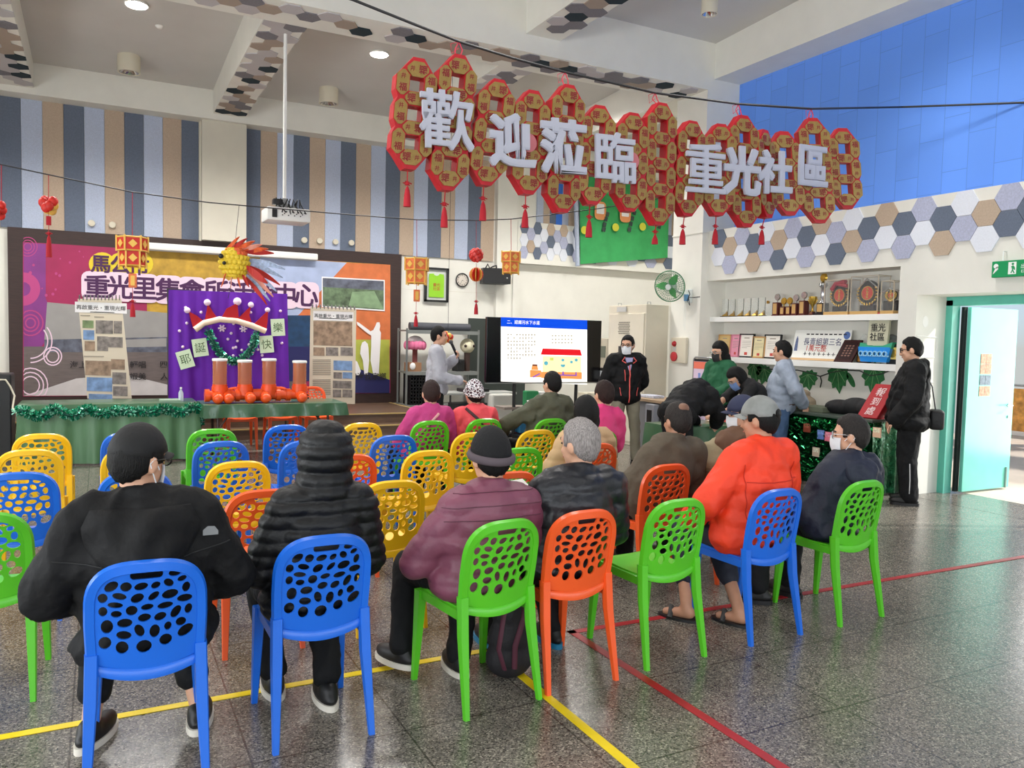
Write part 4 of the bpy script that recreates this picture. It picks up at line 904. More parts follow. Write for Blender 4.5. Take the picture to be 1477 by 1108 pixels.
def palace(px, py, s, label, low=True, m1=LO, m2=LGD):
    p = at(px, py, Y=YL_); ctop = None
    for (a, b_), (c, d) in zip(cpx, cpx[1:]):
        if a <= px <= c: ctop = at(px, b_+(d-b_)*(px-a)/(c-a), Y=YL_)
    r = thing('paper_lantern', label, 'lantern', p, 0, 'paper lanterns on the cord')
    b = MB()
    for z0, z1, R_ in ((.01, .15, .17), (-.17, -.01, .145)): b.lathe([(R_*s, z0*s), (R_*s, z1*s)], p, 6)
    b.build('shade', m1, r)
    g = MB()
    for k in range(6):
        t = k*PI/3
        for z0, z1, R_ in ((.01, .15, .175), (-.19, -.01, .15)): g.tube([p+V((R_*s*math.cos(t), R_*s*math.sin(t), z0*s-.02*s)), p+V((R_*s*math.cos(t), R_*s*math.sin(t), z1*s+.03*s))], .012*s, 5)
        t2 = t+PI/6
        for z, R_ in ((.08, .15), (-.09, .128)): 
            X = plane_m(p+V((R_*s*math.cos(t2), R_*s*math.sin(t2), z*s)), (-math.sin(t2), math.cos(t2), 0), (0, 0, 1)); g.prism([(.05*s, 0), (0, .05*s), (-.05*s, 0), (0, -.05*s)], .008, 0, X)
    for z, R_ in ((.16, .17), (0, .17), (-.18, .145)): g.lathe([(R_*s, z*s-.01*s), (R_*s+.012*s, z*s), (R_*s, z*s+.01*s)], p, 6, cap=False)
    g.build('gold_frame', m2, r)
    c = MB().tube([ctop, p+V((0, 0, .15*s))], .004, 5)
    if low:
        c.tube([p+V((0, 0, -.17*s)), p+V((0, 0, -.62*s))], .003, 5); c.build('string', TAS, r)
        X = onY(p.x, p.z-.36*s, p.y-.01); MB().prism(rrect(0, 0, .09*s, .17*s, .01), .015, 0, X).build('paper_plaque', LO, r); 
        MB().prism(rrect(0, 0, .045*s, .12*s, .005), .002, 0, X @ M.Translation((0, 0, .016))).build('plaque_face', LGD, r)
        t = MB(); tassel(t, p+V((0, 0, -.6*s)), .17*s); t.build('tassel', TAS, r, smooth=60)
    else: c.build('string', TAS, r)
palace(191, 362, .95, 'red and gold six sided paper lantern hung in front of the banner title', True, LR)
palace(601, 390, .95, 'orange six sided paper lantern hung before the framed lime shirt')
palace(737, 378, .85, 'orange six sided paper lantern hung beside the wall loudspeaker', False)
p = at(70, 296, Y=YL_); r = thing('paper_lantern', 'small red and gold flower lantern hung over the magenta end of the banner', 'lantern', p, 0, 'paper lanterns on the cord')
b = MB()
for i in range(10): b.ell(p+V((.05*math.cos(i*2.4), .05*math.sin(i*2.4), .05*math.sin(i*1.7))), (.05, .04, .06), i % 3 == 0, n=8, k=5)
b.build('shade', [LR, LGD], r, smooth=180)
c = MB().tube([at(70, 252, Y=YL_), p], .004, 5).tube([p, p+V((0, 0, -.42))], .003, 5); c.build('string', TAS, r)
t = MB(); tassel(t, p+V((0, 0, -.3)), .24); t.rb(p.x-.025, p.x+.025, p.y-.01, p.y+.01, p.z-.22, p.z-.12, .005); t.build('tassel', TAS, r, smooth=60)
p = at(2, 303, Y=YL_); r = thing('paper_lantern', 'red lantern cut by the picture edge near the banner corner', 'lantern', p, 0, 'paper lanterns on the cord')
b = MB()
for i in range(8): b.ell(p+V((.05*math.cos(i*2.4)-.04, .05*math.sin(i*2.4), .06*math.sin(i*1.7))), (.045, .04, .05), 0, n=8, k=5)
b.build('shade', [LR], r, smooth=180); MB().tube([at(2, 238, Y=YL_), p], .004, 5).build('string', TAS, r)
for j, (py, R_, m1, lab, nm) in enumerate(((368, .098, LR, 'red flower ball lantern hung above the gold wheel lantern by the clock', 'r'), (396, .1, LGD, 'gold and red wheel lantern hung beside the wall clock', 'g'))):
    p = at(687, py, Y=YL_); r = thing('paper_lantern', lab, 'lantern', p, 0, 'paper lanterns on the cord'); b = MB()
    if j == 0:
        for i in range(40):
            zz = 1-2*(i+.5)/40; t_ = i*2.4; q_ = math.sqrt(1-zz*zz); d = V((q_*math.cos(t_), q_*math.sin(t_), zz)); b.ell(p+d*R_*.8, .03, i % 4 == 0, n=7, k=4)
        b.build('shade', [LR, mat('petal_coral', (226, 84, 80), .6)], r, smooth=180); MB().tube([at(687, 318, Y=YL_), p], .003, 5).build('string', TAS, r)
    else:
        for i in range(12):
            t_ = i*PI/6; b.prism(circ(0, 0, R_, n=20), .004, i % 2, p_ := plane_m(p, (math.cos(t_), math.sin(t_), 0), (0, 0, 1)))
        b.build('shade', [LGD, LR], r); MB().tube([at(687, 379, Y=YL_), p, at(687, 446, Y=YL_)], .003, 5).build('string', TAS, r)
        t = MB(); tassel(t, at(687, 434, Y=YL_), .16); t.build('tassel', TAS, r, smooth=60)
# goldfish lantern
p = at(338, 379, Y=9.9); gf = thing('goldfish_lantern', 'yellow and orange goldfish lantern with long pale fins before the purple cloth', 'lantern', p)
FY = mat('fish_yellow', (228, 196, 48), .5, var=.12, vs=30); FO = mat('fish_orange', (230, 104, 54), .5, var=.2, vs=20); FB = mat('fish_fin_blue', (168, 186, 214), .6, var=.3, vs=30); FRD = mat('fish_fin_red', (190, 48, 40), .6); FP = mat('fish_fin_pink', (236, 160, 140), .6)
b = MB().ell(p, (.155, .13, .165), 0, n=20, k=12)
for i in range(7):
    for j in range(10):
        a1 = -1.1+i*.36; t = PI+PI*(j+(i % 2)*.5)/9.5; d = V((math.cos(a1)*math.cos(t), math.cos(a1)*math.sin(t), math.sin(a1))); q = p+V((d.x*.155, d.y*.13, d.z*.165)); b.ell(q, (.034, .012, .03), 1 if (i > 4 and j > 4) else 0, n=8, k=5)
b.build('body', [FY, FO], gf, smooth=180)
def fin(mb, a, d, L_, w, droop, mi):
    pts = []
    for i in range(9):
        u = i/8; pts.append((a+d*L_*u+V((0, .02*math.sin(u*6), droop*u*u)), w*(math.sin(PI*min(1, u*.85+.12)))))
    vs = []; fs = []
    for c_, ww in pts: vs += [c_+V((0, -.012, ww)), c_+V((0, .012, -ww))]
    for i in range(8): fs.append((2*i, 2*i+1, 2*i+3, 2*i+2))
    return mb.add(vs, fs, mi)
fns = [[], [], []]
tops_ = [fin(MB(), p+V((-.1+.045*i, -.03, .13)), V((.5+.06*i, .05*(i-2), .62-.11*i)).normalized(), .24+.02*i, .03, -.02, (1, 2, 1, 3, 1, 2)[i]) for i in range(6)]
tail = [fin(MB(), p+V((.13, -.02, .04-.035*i)), V((.85, .06*(i-3), -.05-.13*i)).normalized(), .44-.015*i, .034, -.07, (0, 0, 2, 0, 3, 0, 2)[i]) for i in range(7)]
low = [fin(MB(), p+V((-.1+.06*i, -.05, -.13)), V((-.25+.2*i, -.03, -.7)).normalized(), .17, .03, 0, (1, 3, 1, 2)[i]) for i in range(4)]+[fin(MB(), p+V((.12, -.1, -.05)), V((.65, -.1, -.5)).normalized(), .30, .05, 0, 2)]
for nm, grp in (('dorsal_fin', tops_), ('tail_fin', tail), ('lower_fin', low)):
    for f1 in grp:
        o = f1.build(nm, [FB, FO, FRD, FP], gf); sd_ = o.modifiers.new('s', 'SOLIDIFY'); sd_.thickness = .006
MB().ell(p+V((-.16, -.09, .06)), .03, n=10, k=7).ell(p+V((-.13, -.13, -.02)), .022, n=10, k=7).build('eye', BLACK, gf, smooth=180)
MB().tube([p+V((0, 0, .15)), at(345, 296, Y=9.9)], .003, 5).tube([p+V((-.02, 0, -.16)), p+V((-.07, 0, -.42))], .003, 5).build('string', CORD, gf)
# black speaker and cable at the far left of the stage
p = at(-2, 570, Y=12.4)
lb = thing('stage_speaker', 'black speaker box with pale cable beside the stage, cut by the picture edge', 'speaker', (p.x, 12.4, .0))
MB().rb(p.x-.45, p.x+.16, 12.2, 12.7, 0.0, at(0, 540, Y=12.2).z, .02).build('cabinet', BLACK, lb); MB().ell((p.x-.1, 12.2, .7), (.14, .03, .14)).build('cone', mat('cone_grey', (52, 54, 56), .6), lb, smooth=180)
MB().tube([at(-6, 548, Y=12.15), at(8, 548, Y=12.15), at(15, 558, Y=12.15), at(21, 571, Y=12.15), at(18, 588, Y=12.1), at(27, 600, Y=12.0)], .012, 6).build('cable', CREAM, lb, smooth=60)
# ================================================================ WELCOME SIGN
YW = 5.9
GP = mat('gold_paper', (152, 124, 66), .42, metal=.3, var=.12, vs=30); RP = mat('red_card', (182, 16, 32), .5, var=.1, vs=20); RPD = mat('red_print', (128, 14, 26), .6); LT = mat('silver_foam', (182, 184, 198), .55)
cols = [(600, 1.0, [(598, 124), (595, 164), (591, 208)], (587, 298), 0, 0), (655, 1.0, [(656, 118), (652, 159), (648, 199), (645, 239)], (640, 328), 662, .05), (706, .96, [(712, 152), (706, 193), (702, 233)], (696, 318), 0, 0), (762, .95, [(764, 168), (762, 207), (760, 246)], (757, 328), 0, 0),
 (812, .92, [(815, 159), (812.5, 197), (811, 235), (809, 273)], None, 815, .03), (858, .92, [(860, 188), (857, 225), (854, 263)], (849, 342), 0, -.1), (907, .88, [(909, 198), (907, 236), (906, 273)], None, 0, -.05), (950, .9, [(950, 183), (950, 220), (949, 257), (947, 293)], (944, 350), 945, 0),
 (991, .82, [(993, 208), (992, 245), (989, 281)], (983, 352), 0, .0), (1036, .82, [(1037, 212), (1037, 247), (1035, 281)], (1031, 352), 0, -.2), (1071, .86, [(1070, 199), (1071, 233), (1072, 266), (1073, 298)], None, 1065, -.12), (1100, .82, [(1098, 219), (1100, 252), (1101, 285)], (1096, 352), 0, .22), (1135, .82, [(1132, 220), (1135, 251), (1137, 282)], None, 0, -.35), (1178, .84, [(1174, 200), (1177, 233), (1179, 264), (1181, 294)], None, 1170, -.4), (1219, .8, [(1217, 214), (1219, 244), (1221, 274)], None, 0, -.45)]
ws = thing('welcome_sign', 'large hanging welcome sign of red and gold coin columns with silver characters', 'sign', at(900, 220, Y=YW))
gl = textmesh('福', .02, 1); g2 = textmesh('井', .02, 1)
def put(mb, tm, X, s, mi): mb.add([V((v.x*s, v.y*s, 0)) for v in tm[0]], tm[1], mi, X)
for ci, (cx, _, cs, ts, hang, rot) in enumerate(cols):
    P3 = [at(x, y, Y=YW) for x, y in cs]; n_ = len(P3); s = (P3[0].z-P3[-1].z)/(n_-1)
    u = V((math.cos(rot), math.sin(rot), 0)); mid = (P3[0]+P3[-1])/2; w = (P3[0]-P3[-1]).normalized()
    X = plane_m((mid.x, mid.y+.05, mid.z), u, w); T = .10; H = s*(n_-1)/2
    W2 = .165 if ci != 11 else .14
    out = []
    zs_ = [H-i*s for i in range(n_)]
    rt_ = [(.045, H+.20), (W2*.82, H+.085)]
    for i, z in enumerate(zs_): rt_ += [(W2, z+.055), (W2, z-.055)]+([(W2*.86, z-s/2)] if i < n_-1 else [])
    rt_ += [(W2*.82, -H-.085), (.045, -H-.20)]
    out = rt_+[(-x, z) for x, z in rt_[::-1]]; out = out[::-1]
    holes = [[(.056, z-.056), (.056, z+.056), (-.056, z+.056), (-.056, z-.056)] for z in zs_]
    cb = MB(); cb.plate(out, holes, T, 0, X)
    def gold(x, z, hw, hh, horiz, odd):
        c4 = min(hw, hh)*.75
        pts = [(hw, -hh+c4), (hw, hh-c4), (hw-c4, hh), (-hw+c4, hh), (-hw, hh-c4), (-hw, -hh+c4), (-hw+c4, -hh), (hw-c4, -hh)]
        cb.prism([(x+a, z+b_) for a, b_ in pts], .01, 1, X, T)
        Y_ = X @ M.Translation((x, z, T+.0112)); d = .038
        if horiz:
            put(cb, gl, Y_ @ M.Translation((-d if odd else d, 0, 0)) @ M.Rotation(PI/2, 4, 'Z'), .07, 2); put(cb, g2, Y_ @ M.Translation((d*1.2 if odd else -d*1.2, 0, 0)), .042, 2)
        else:
            put(cb, gl, Y_ @ M.Translation((0, d if odd else -d, 0)), .066, 2); put(cb, g2, Y_ @ M.Translation((0, -d*1.2 if odd else d*1.2, 0)), .042, 2)
    f = W2/.165
    for i in range(n_+1): gold(0, H+s/2-i*s, .085*f, (s-.116)/2-.004 if 0 < i < n_ else .058, True, (i+ci) % 2)
    for z in zs_:
        for sg in (-1, 1): gold(sg*.112*f, z, .048*f, .094, False, (ci+(sg > 0)) % 2)
    cb.build('coin_column', [RP, GP, RPD], ws)
    if hang:
        pc_ = at(hang, {662: 60, 815: 104, 945: 134, 1065: 150, 1170: 157}[hang], Y=YW); tpp = X @ V((0, H+.19, .05))
        MB().tube([pc_, pc_+V((.03, 0, -.06)), tpp+V((.02, 0, 0)), tpp], .005, 5).tube([pc_, pc_+V((-.03, 0, -.06)), tpp+V((-.02, 0, 0)), tpp], .005, 5).tube([pc_, pc_+V((-.07, 0, -.03)), pc_+V((-.06, 0, -.1)), pc_+V((0, 0, -.05))], .003, 5).build('hanging_string', mat('pink_string', (214, 60, 84), .6), ws)
    if ts:
        bt_ = X @ V((0, -H-.19, .05)); e_ = at(ts[0], ts[1], Y=YW); L_ = bt_.z-e_.z; k_ = V((e_.x*.6+bt_.x*.4, bt_.y, bt_.z-L_*.35))
        t = MB().tube([bt_, k_], .005, 5); tassel(t, k_, L_*.55); t.build('tassel', TAS, ws, smooth=60)
for ch, x, y, hp, ro in (('歡', 644, 174, 84, .04), ('迎', 739, 203, 74, .05), ('蒞', 812, 212, 76, 0), ('臨', 887, 228, 72, -.03), ('重', 1017, 243, 74, 0), ('光', 1069, 247, 68, -.05), ('社', 1117, 249, 60, -.12), ('區', 1172, 240, 62, .06)):
    p = at(x, y, Y=YW-.09); z = (p-EYE).dot(_fw)
    X = plane_m((p.x, YW-.085, p.z), (math.cos(ro), math.sin(ro)*.5, 0), (0, 0, 1))
    mb = MB(); S_ = hp*z/F*1.04; q_ = S_*(.010 if ch in '歡臨重' else .018)
    for k_, (dx, dz) in enumerate(((-q_, -q_), (q_, -q_), (-q_, q_), (q_, q_))): mb.text(ch, X @ M.Translation((dx, dz, .0012*k_)) @ M.Rotation(.04, 4, 'Z'), S_, 0, .025, {'歡': .006, '臨': .008, '區': .012, '重': .006}.get(ch, .016))
    mb.build('character', LT, ws)
for x, y in ((762, 206), (911, 232)): MB().lathe([(.075, 0), (.075, .008)], at(x, y, Y=YW-.066), 20, ax=(0, -1, 0)).build('pink_disc', mat('disc_pink', (196, 110, 116), .5), ws)
hc = MB().tube([at(440, -22, Y=YW), at(510, 0, Y=YW), at(600, 36, Y=YW), at(662, 60, Y=YW), at(740, 84, Y=YW), at(815, 104, Y=YW), at(945, 134, Y=YW), at(1065, 150, Y=YW), at(1170, 157, Y=YW), at(1300, 154.5, X=8.3), V(at(1477, 148, X=8.69))], .011, 8); tag(hc.build('sign_cord', BLACK), 'black rope across the hall carrying the welcome sign', 'rope')
# ================================================================ TROPHY NICHE
XS = 8.3
SH = mat('shelf_white', (240, 240, 236), .5)
z1 = at(1160, 455, X=XS).z; z2 = at(1291, 526, X=XS).z
thing1(MB().rb(8.28, 8.57, 6.2, 9.5, z1-.075, z1, .004), 'wall_shelf', SH, 'upper white shelf of the niche holding trophies', 'shelf')
thing1(MB().rb(8.28, 8.57, 6.2, 9.5, z2-.08, z2, .004), 'wall_shelf', SH, 'lower white shelf of the niche holding framed awards', 'shelf')
XM = 8.40
def Yat(px, py, X=XM): return at(px, py, X=X).y
GLS = mat('acrylic', (220, 230, 228), .05, alpha=.13); BRZ = mat('bronze_gold', (190, 150, 70), .3, metal=.8); ROSE = mat('rosewood', (86, 30, 26), .35); SIL = mat('silver', (200, 202, 206), .2, metal=.9); GOLDM = mat('gold_metal', (214, 178, 80), .25, metal=.85); MAR = mat('black_marble', (30, 26, 26), .25)
PLQ = mat('plaque_tan', (206, 166, 104), .4, metal=.2)
ordn = ['first', 'second', 'third', 'fourth', 'fifth', 'sixth']
for i, px in enumerate((1046, 1056, 1068, 1078.5, 1089, 1099)):
    y = Yat(px, 440)
    r = thing('glass_award', 'clear upright glass award on the upper shelf, %s from the niche corner' % ordn[i], 'award', (XM, y, z1), 0, 'row of glass awards')
    MB().rb(XM-.012, XM+.012, y-.055, y+.055, z1+.03, z1+.27, .004).build('glass_plate', GLS, r)
    MB().bx(XM+.013, XM+.016, y-.055, y-.045, z1+.03, z1+.27).build('plate_edge', mat('edge_dark', (70, 76, 72), .4), r)
    MB().add([(XM-.03, y+.05, z1+.01), (XM-.03, y-.05, z1+.01), (XM+.03, y-.05, z1+.01), (XM+.03, y+.05, z1+.01), (XM, y-.045, z1+.1), (XM, y-.01, z1+.06)], [(0, 3, 2, 1), (0, 1, 4, 5), (1, 2, 4), (2, 3, 5, 4), (3, 0, 5)], 0).bx(XM-.04, XM+.04, y-.06, y+.06, z1, z1+.015, 1).build('base', [BRZ, MAR], r)
def cup(px, h, label, basew=.045, bh=.12, head='disc', mh=SIL, mb_=ROSE):
    y = Yat(px, 445)
    r = thing('trophy', label, 'trophy', (XM, y, z1))
    MB().bx(XM-basew, XM+basew, y-basew, y+basew, z1, z1+.015).rb(XM-basew*.85, XM+basew*.85, y-basew*.85, y+basew*.85, z1+.015, z1+bh, .003).build('base', mb_, r)
    MB().bx(XM-basew*.87, XM-basew*.85, y-basew*.6, y+basew*.6, z1+.03, z1+bh-.015).build('plate', PLQ, r)
    if head == 'disc':
        MB().lathe([(.012, bh), (.008, bh+.03)], (XM, y, z1), 10).lathe([(.001, -.012), (.045, -.012), (.05, 0), (.045, .012), (.001, .012)], (XM, y, z1+bh+.075), 18, ax=(-1, 0, 0)).build('medallion', mh, r, smooth=40)
    elif head == 'cup':
        MB().lathe([(.035, bh), (.012, bh+.02), (.012, bh+.06), (.03, bh+.1), (.05, bh+.16), (.055, bh+.2), (.045, bh+.2)], (XM, y, z1), 16).tube([(XM, y+.05, z1+bh+.18), (XM, y+.08, z1+bh+.16), (XM, y+.04, z1+bh+.1)], .006).tube([(XM, y-.05, z1+bh+.18), (XM, y-.08, z1+bh+.16), (XM, y-.04, z1+bh+.1)], .006).build('cup', mh, r, smooth=40)
cup(1121, .28, 'dark wooden trophy with silver disc, next after the clear crystal plate', .055, .19)
cup(1130.5, .2, 'low trophy with gold disc beside the tall silver disc trophy', .045, .13, 'disc', GOLDM)
cup(1139, .2, 'low trophy with gold disc, second of the low gold pair', .045, .13, 'disc', GOLDM)
cup(1148, .25, 'reddish wooden trophy with silver disc past the gold pair', .052, .17)
cup(1159.5, .3, 'tall reddish wooden trophy with silver disc beside the gold cup', .055, .2)
cup(1172, .2, 'small gold cup trophy on a short base', .035, .05, 'cup', GOLDM)
y = Yat(1187, 430); r = thing('trophy', 'tallest silver column trophy with a gold rosette on top', 'trophy', (XM, y, z1))
MB().bx(XM-.08, XM+.08, y-.08, y+.08, z1, z1+.03).rb(XM-.055, XM+.055, y-.055, y+.055, z1+.03, z1+.16, .004).build('base', MAR, r); MB().bx(XM-.058, XM-.055, y-.04, y+.04, z1+.045, z1+.145).build('plate', PLQ, r)
MB().lathe([(.05, .16), (.035, .19), (.03, .35), (.06, .39), (.05, .42), (.02, .43)], (XM, y, z1), 12).build('column', SIL, r, smooth=40)
MB().lathe([(.001, -.02), (.04, -.02), (.062, 0), (.04, .02), (.001, .02)], (XM, y, z1+.49), 16, ax=(-1, 0, 0)).build('rosette', GOLDM, r, smooth=40)
y = Yat(1108, 440); r = thing('crystal_plate', 'round clear crystal plate on the upper shelf after the six glass awards', 'award', (XM, y, z1))
MB().lathe([(.001, -.01), (.1, -.01), (.1, .01), (.001, .01)], (XM, y-.03, z1+.12), 24, ax=(-1, 0, 0)).build('plate', GLS, r, smooth=40); MB().lathe([(.001, -.013), (.022, -.013), (.022, .013)], (XM, y, z1+.2), 12, ax=(-1, 0, 0)).build('seal', BRZ, r); MB().bx(XM-.04, XM+.04, y-.08, y+.05, z1, z1+.02).build('base', GLS, r)
def casebox(pa, pb, ptop, label, red=True, cut=False):
    ya, yb = Yat(pa, 440), Yat(pb, 440); zt = at(pb, ptop, X=XM-.08).z
    r = thing('award_case', label, 'award case', (XM, (ya+yb)/2, z1))
    yb = max(yb, 6.23)
    MB().rb(XM-.09, XM+.13, yb, ya, z1, z1+.04, .003).build('base', PLQ, r)
    fr_ = MB()
    for x in (XM-.09, XM+.12):
        for y in (ya-.008, yb): fr_.bx(x, x+.008, y, y+.008, z1+.04, zt)
    for z in (zt-.008,): fr_.bx(XM-.09, XM+.128, ya-.008, ya, z, z+.008).bx(XM-.09, XM+.128, yb, yb+.008, z, z+.008).bx(XM-.09, XM-.082, yb, ya, z, z+.008).bx(XM+.12, XM+.128, yb, ya, z, z+.008)
    fr_.build('edge', mat('case_edge', (226, 210, 186), .2, alpha=.8), r)
    MB().bx(XM-.087, XM+.125, yb+.003, ya-.003, z1+.04, zt).build('glass', mat('case_glass', (240, 244, 244), .03, alpha=.10), r)
    c = V((XM, (ya+yb)/2, z1+.04+(zt-z1)*.47)); R_ = min((ya-yb)*.40, .19)
    MB().lathe([(.001, .02), (R_*.9, .02), (R_, 0), (R_*.9, -.02), (.001, -.02)], c, 28, ax=(-1, 0, 0)).bx(XM-.03, XM+.03, c.y-.1, c.y+.1, z1+.04, c.z-R_*.9).build('plaque', MAR, r, smooth=40)
    g = MB()
    for i in range(15):
        t = -PI*.05-PI*.9*i/14 if True else 0; t = PI*1.3*i/14-PI*1.15
        for q_ in (1, ): g.ell(c+V((-.03, -R_*.86*math.cos(t), R_*.86*math.sin(t))), (.008, .024, .013), rot=M.Rotation(t, 3, 'X'), n=6, k=4)
    g.lathe([(R_*.55, .022), (R_*.55, .032), (R_*.49, .032), (R_*.49, .022)], c, 28, ax=(-1, 0, 0), cap=False); g.build('laurel', GOLDM, r, smooth=60)
    MB().lathe([(.001, .031), (R_*.49, .03), (R_*.49, .0)], c, 28, ax=(-1, 0, 0)).build('red_disc', mat('disc_red', (196, 52, 34), .4), r)
    mm = MB()
    for i in range(4): mm.bx(c.x-.033, c.x-.032, c.y-.014, c.y+.014, c.z+.05-i*.033-.012, c.z+.05-i*.033+.012)
    mm.build('seal_marks', GOLDM, r)
    if red:
        b = MB(); b.tube([c+V((-.03, .12, R_*.5)), c+V((-.04, .05, R_*1.0)), c+V((-.04, -.1, R_*1.15))], .028, 8).tube([c+V((-.04, .05, R_)), c+V((-.04, -.13, R_*.75))], .025, 8).build('red_ribbon', mat('ribbon_red', (170, 30, 54), .5), r, smooth=60)
    else:
        MB().tube([c+V((-.03, .15, R_*.3)), c+V((-.045, 0, R_*1.1)), c+V((-.03, -.16, R_*.3))], .009, 6).build('white_ribbon', SIL, r)
casebox(1195, 1230, 402, 'clear award case with red ribboned dark plaque beside the tall silver trophy')
casebox(1233, 1273, 396, 'largest clear award case with white ribboned red disc plaque', False)
casebox(1277, 1296, 404, 'clear award case cut by the niche edge at the end of the upper shelf', False)
# lower shelf: leaning certificates
CERT = mat('certificate_paper', (238, 232, 222), .6); CPK = mat('certificate_pink', (226, 150, 172), .6); CYE = mat('certificate_cream', (228, 216, 170), .6); CTN = mat('certificate_tan', (206, 176, 116), .6); SEAL = mat('seal_red', (196, 70, 60), .6); WDF = mat('light_wood_frame', (196, 150, 92), .5)
def cert(pa, pb, pt, frame, face, label, tilt=.07, seal=SEAL):
    ya, yb = Yat(pa, 510, 8.36), Yat(pb, 510, 8.36); h = at((pa+pb)/2, pt, X=8.40).z-z2; w = ya-yb
    r = thing('framed_certificate', label, 'certificate', (8.36, (ya+yb)/2, z2), 0, 'framed awards on the lower shelf')
    u = V((0, -1, 0)); up = V((tilt, 0, 1)).normalized(); X = plane_m((8.36, (ya+yb)/2, z2+.005), u, up)
    t = .018
    MB().bx(-w/2, w/2, 0, h, -.015, 0, 0, X).build('back', frame, r)
    f_ = MB()
    for a0, a1, b0, b1 in ((-w/2, w/2, 0, t), (-w/2, w/2, h-t, h), (-w/2, -w/2+t, 0, h), (w/2-t, w/2, 0, h)): f_.bx(a0, a1, b0, b1, 0, .012, 0, X)
    f_.build('frame', frame, r); MB().bx(-w/2+t, w/2-t, t, h-t, 0, .004, 0, X).build('paper', face, r)
    l = MB(); l.bx(-w*.18, w*.18, h*.8, h*.84, .004, .005, 0, X)
    for i in range(5): l.bx(-w*.3, w*.3*(1 if i < 4 else .2), h*(.68-.07*i), h*(.685-.07*i)+.003, .004, .005, 0, X)
    l.build('fine_print', TXT, r); MB().bx(-w*.1, w*.1, h*.1, h*.22, .004, .005, 0, X).build('seal', seal, r)
    return r
cert(1035, 1052.5, 483, WDF, CTN, 'tan certificate in thin wood frame in the niche corner')
cert(1053, 1067, 483, mat('thin_pink', (210, 130, 150), .6), CPK, 'pink certificate beside the tan one on the lower shelf')
cert(1065, 1086, 482, BLACK, CERT, 'black framed white certificate between the pink and the cream ones')
cert(1084, 1103, 486, WDF, CYE, 'cream certificate in thin wood frame between two black framed ones')
cert(1101, 1125, 483, BLACK, CERT, 'black framed white certificate beside the big award cheque', .07)
# giant award cheque
ya, yb = Yat(1141, 510, 8.40), Yat(1222, 510, 8.40); h = .40
r = thing('award_cheque', 'large white award cheque board with calligraphy on the lower shelf', 'cheque', (8.40, (ya+yb)/2, z2))
u = V((0, -1, 0)); up = V((.18, 0, 1)).normalized(); X = plane_m((8.40, (ya+yb)/2, z2+.004), u, up); w = ya-yb
hh = (at(1215, 476, X=8.46).z-z2)*1.0
MB().bx(-w/2, w/2, 0, hh, -.01, 0, 0, X).build('board', mat('cheque_white', (240, 240, 234), .5), r)
MB().bx(-w/2, w/2, 0, hh*.07, 0, .002, 0, X).build('gold_band', mat('cheque_band', (214, 176, 130), .6), r)
lt_ = MB(); lt_.text('長青組第三名', X @ M.Translation((w*.02, hh*.62, .003)), .105, 1, 0, .005).text('1萬元整', X @ M.Translation((-w*.06, hh*.41, .003)), .10, 2, 0, .005)
for i in range(9): lt_.bx(-w*.28+i*.075, -w*.28+i*.075+.05, hh*.84, hh*.88, .002, .003, 0, X)
for i in range(9): lt_.bx(-w*.28+i*.078, -w*.28+i*.078+.055, hh*.2, hh*.215, .002, .003, 0, X).bx(-w*.28+i*.078+.02, -w*.28+i*.078+.03, hh*.16, hh*.27, .002, .003, 0, X)
lt_.build('calligraphy', [INK, mat('calligraphy_violet', (84, 84, 120), .6), mat('calligraphy_red', (196, 70, 62), .6)], r)
MB().prism(circ(w*.43, hh*.83, .05, n=20), .003, 0, X).build('round_emblem', mat('emblem_blue', (70, 104, 170), .5), r)
MB().prism([(-w*.47, hh*.3), (-w*.41, hh*.3), (-w*.42, hh*.68), (-w*.44, hh*.8), (-w*.46, hh*.68)], .003, 0, X).build('tower_mark', mat('tower_blue', (96, 110, 150), .5, var=.4, vs=40), r)
# brown citation, boat, small awards
y0_, y1_ = Yat(1203, 520, 8.34), Yat(1237, 520, 8.34)
r = thing('citation_plaque', 'dark brown leaning citation plaque before the award cheque', 'plaque', (8.34, (y0_+y1_)/2, z2))
up = V((.42, -.22, 1)).normalized(); X = plane_m((8.31, (y0_+y1_)/2+.03, z2+.004), u, up); w = .27; hq = .31
MB().rb(-w/2, w/2, 0, hq, -.025, 0, .003, 0, X).build('board', mat('citation_brown', (52, 20, 19), .6, spec=.2), r)
MB().bx(-w*.34, w*.34, hq*.12, hq*.88, 0, .003, 0, X).build('inner_panel', mat('citation_dark', (40, 16, 16), .6, spec=.2), r)
l = MB()
for a in range(3):
    for i in range(5): l.bx(-w*.22+a*w*.18, -w*.12+a*w*.18, hq*(.25+.11*i), hq*(.31+.11*i), .003, .005, 0, X)
l.build('marks', mat('citation_gold', (120, 76, 60), .5), r)
yc = Yat(1266, 520, 8.36); r = thing('boat_model', 'bright blue boat shaped community sign with grey sail on the lower shelf', 'model boat', (8.36, yc, z2))
X = onX(yc, z2, 8.40)
bb = MB().prism([(-.2, .02), (.16, .02), (.21, .17), (.2, .2), (-.24, .2), (-.235, .15)], .10, 0, X); bb.build('hull', mat('boat_blue', (30, 140, 226), .4), r)
wv = MB()
for i in range(6): wv.lathe([(.02, 0), (.034, 0), (.034, .02), (.02, .02)], (-.185+i*.066, .12, .1), 14, X=X, cap=False)
wv.bx(-.22, .2, .085, .1, .1, .11, 0, X).build('wave_scroll', mat('boat_pale', (150, 206, 240), .4), r)
MB().prism([(-.24, .18), (.21, .18), (.23, .26), (.1, .22), (-.1, .215), (-.22, .25)], .09, 0, X).build('gunwale', mat('boat_green', (60, 170, 130), .4), r)
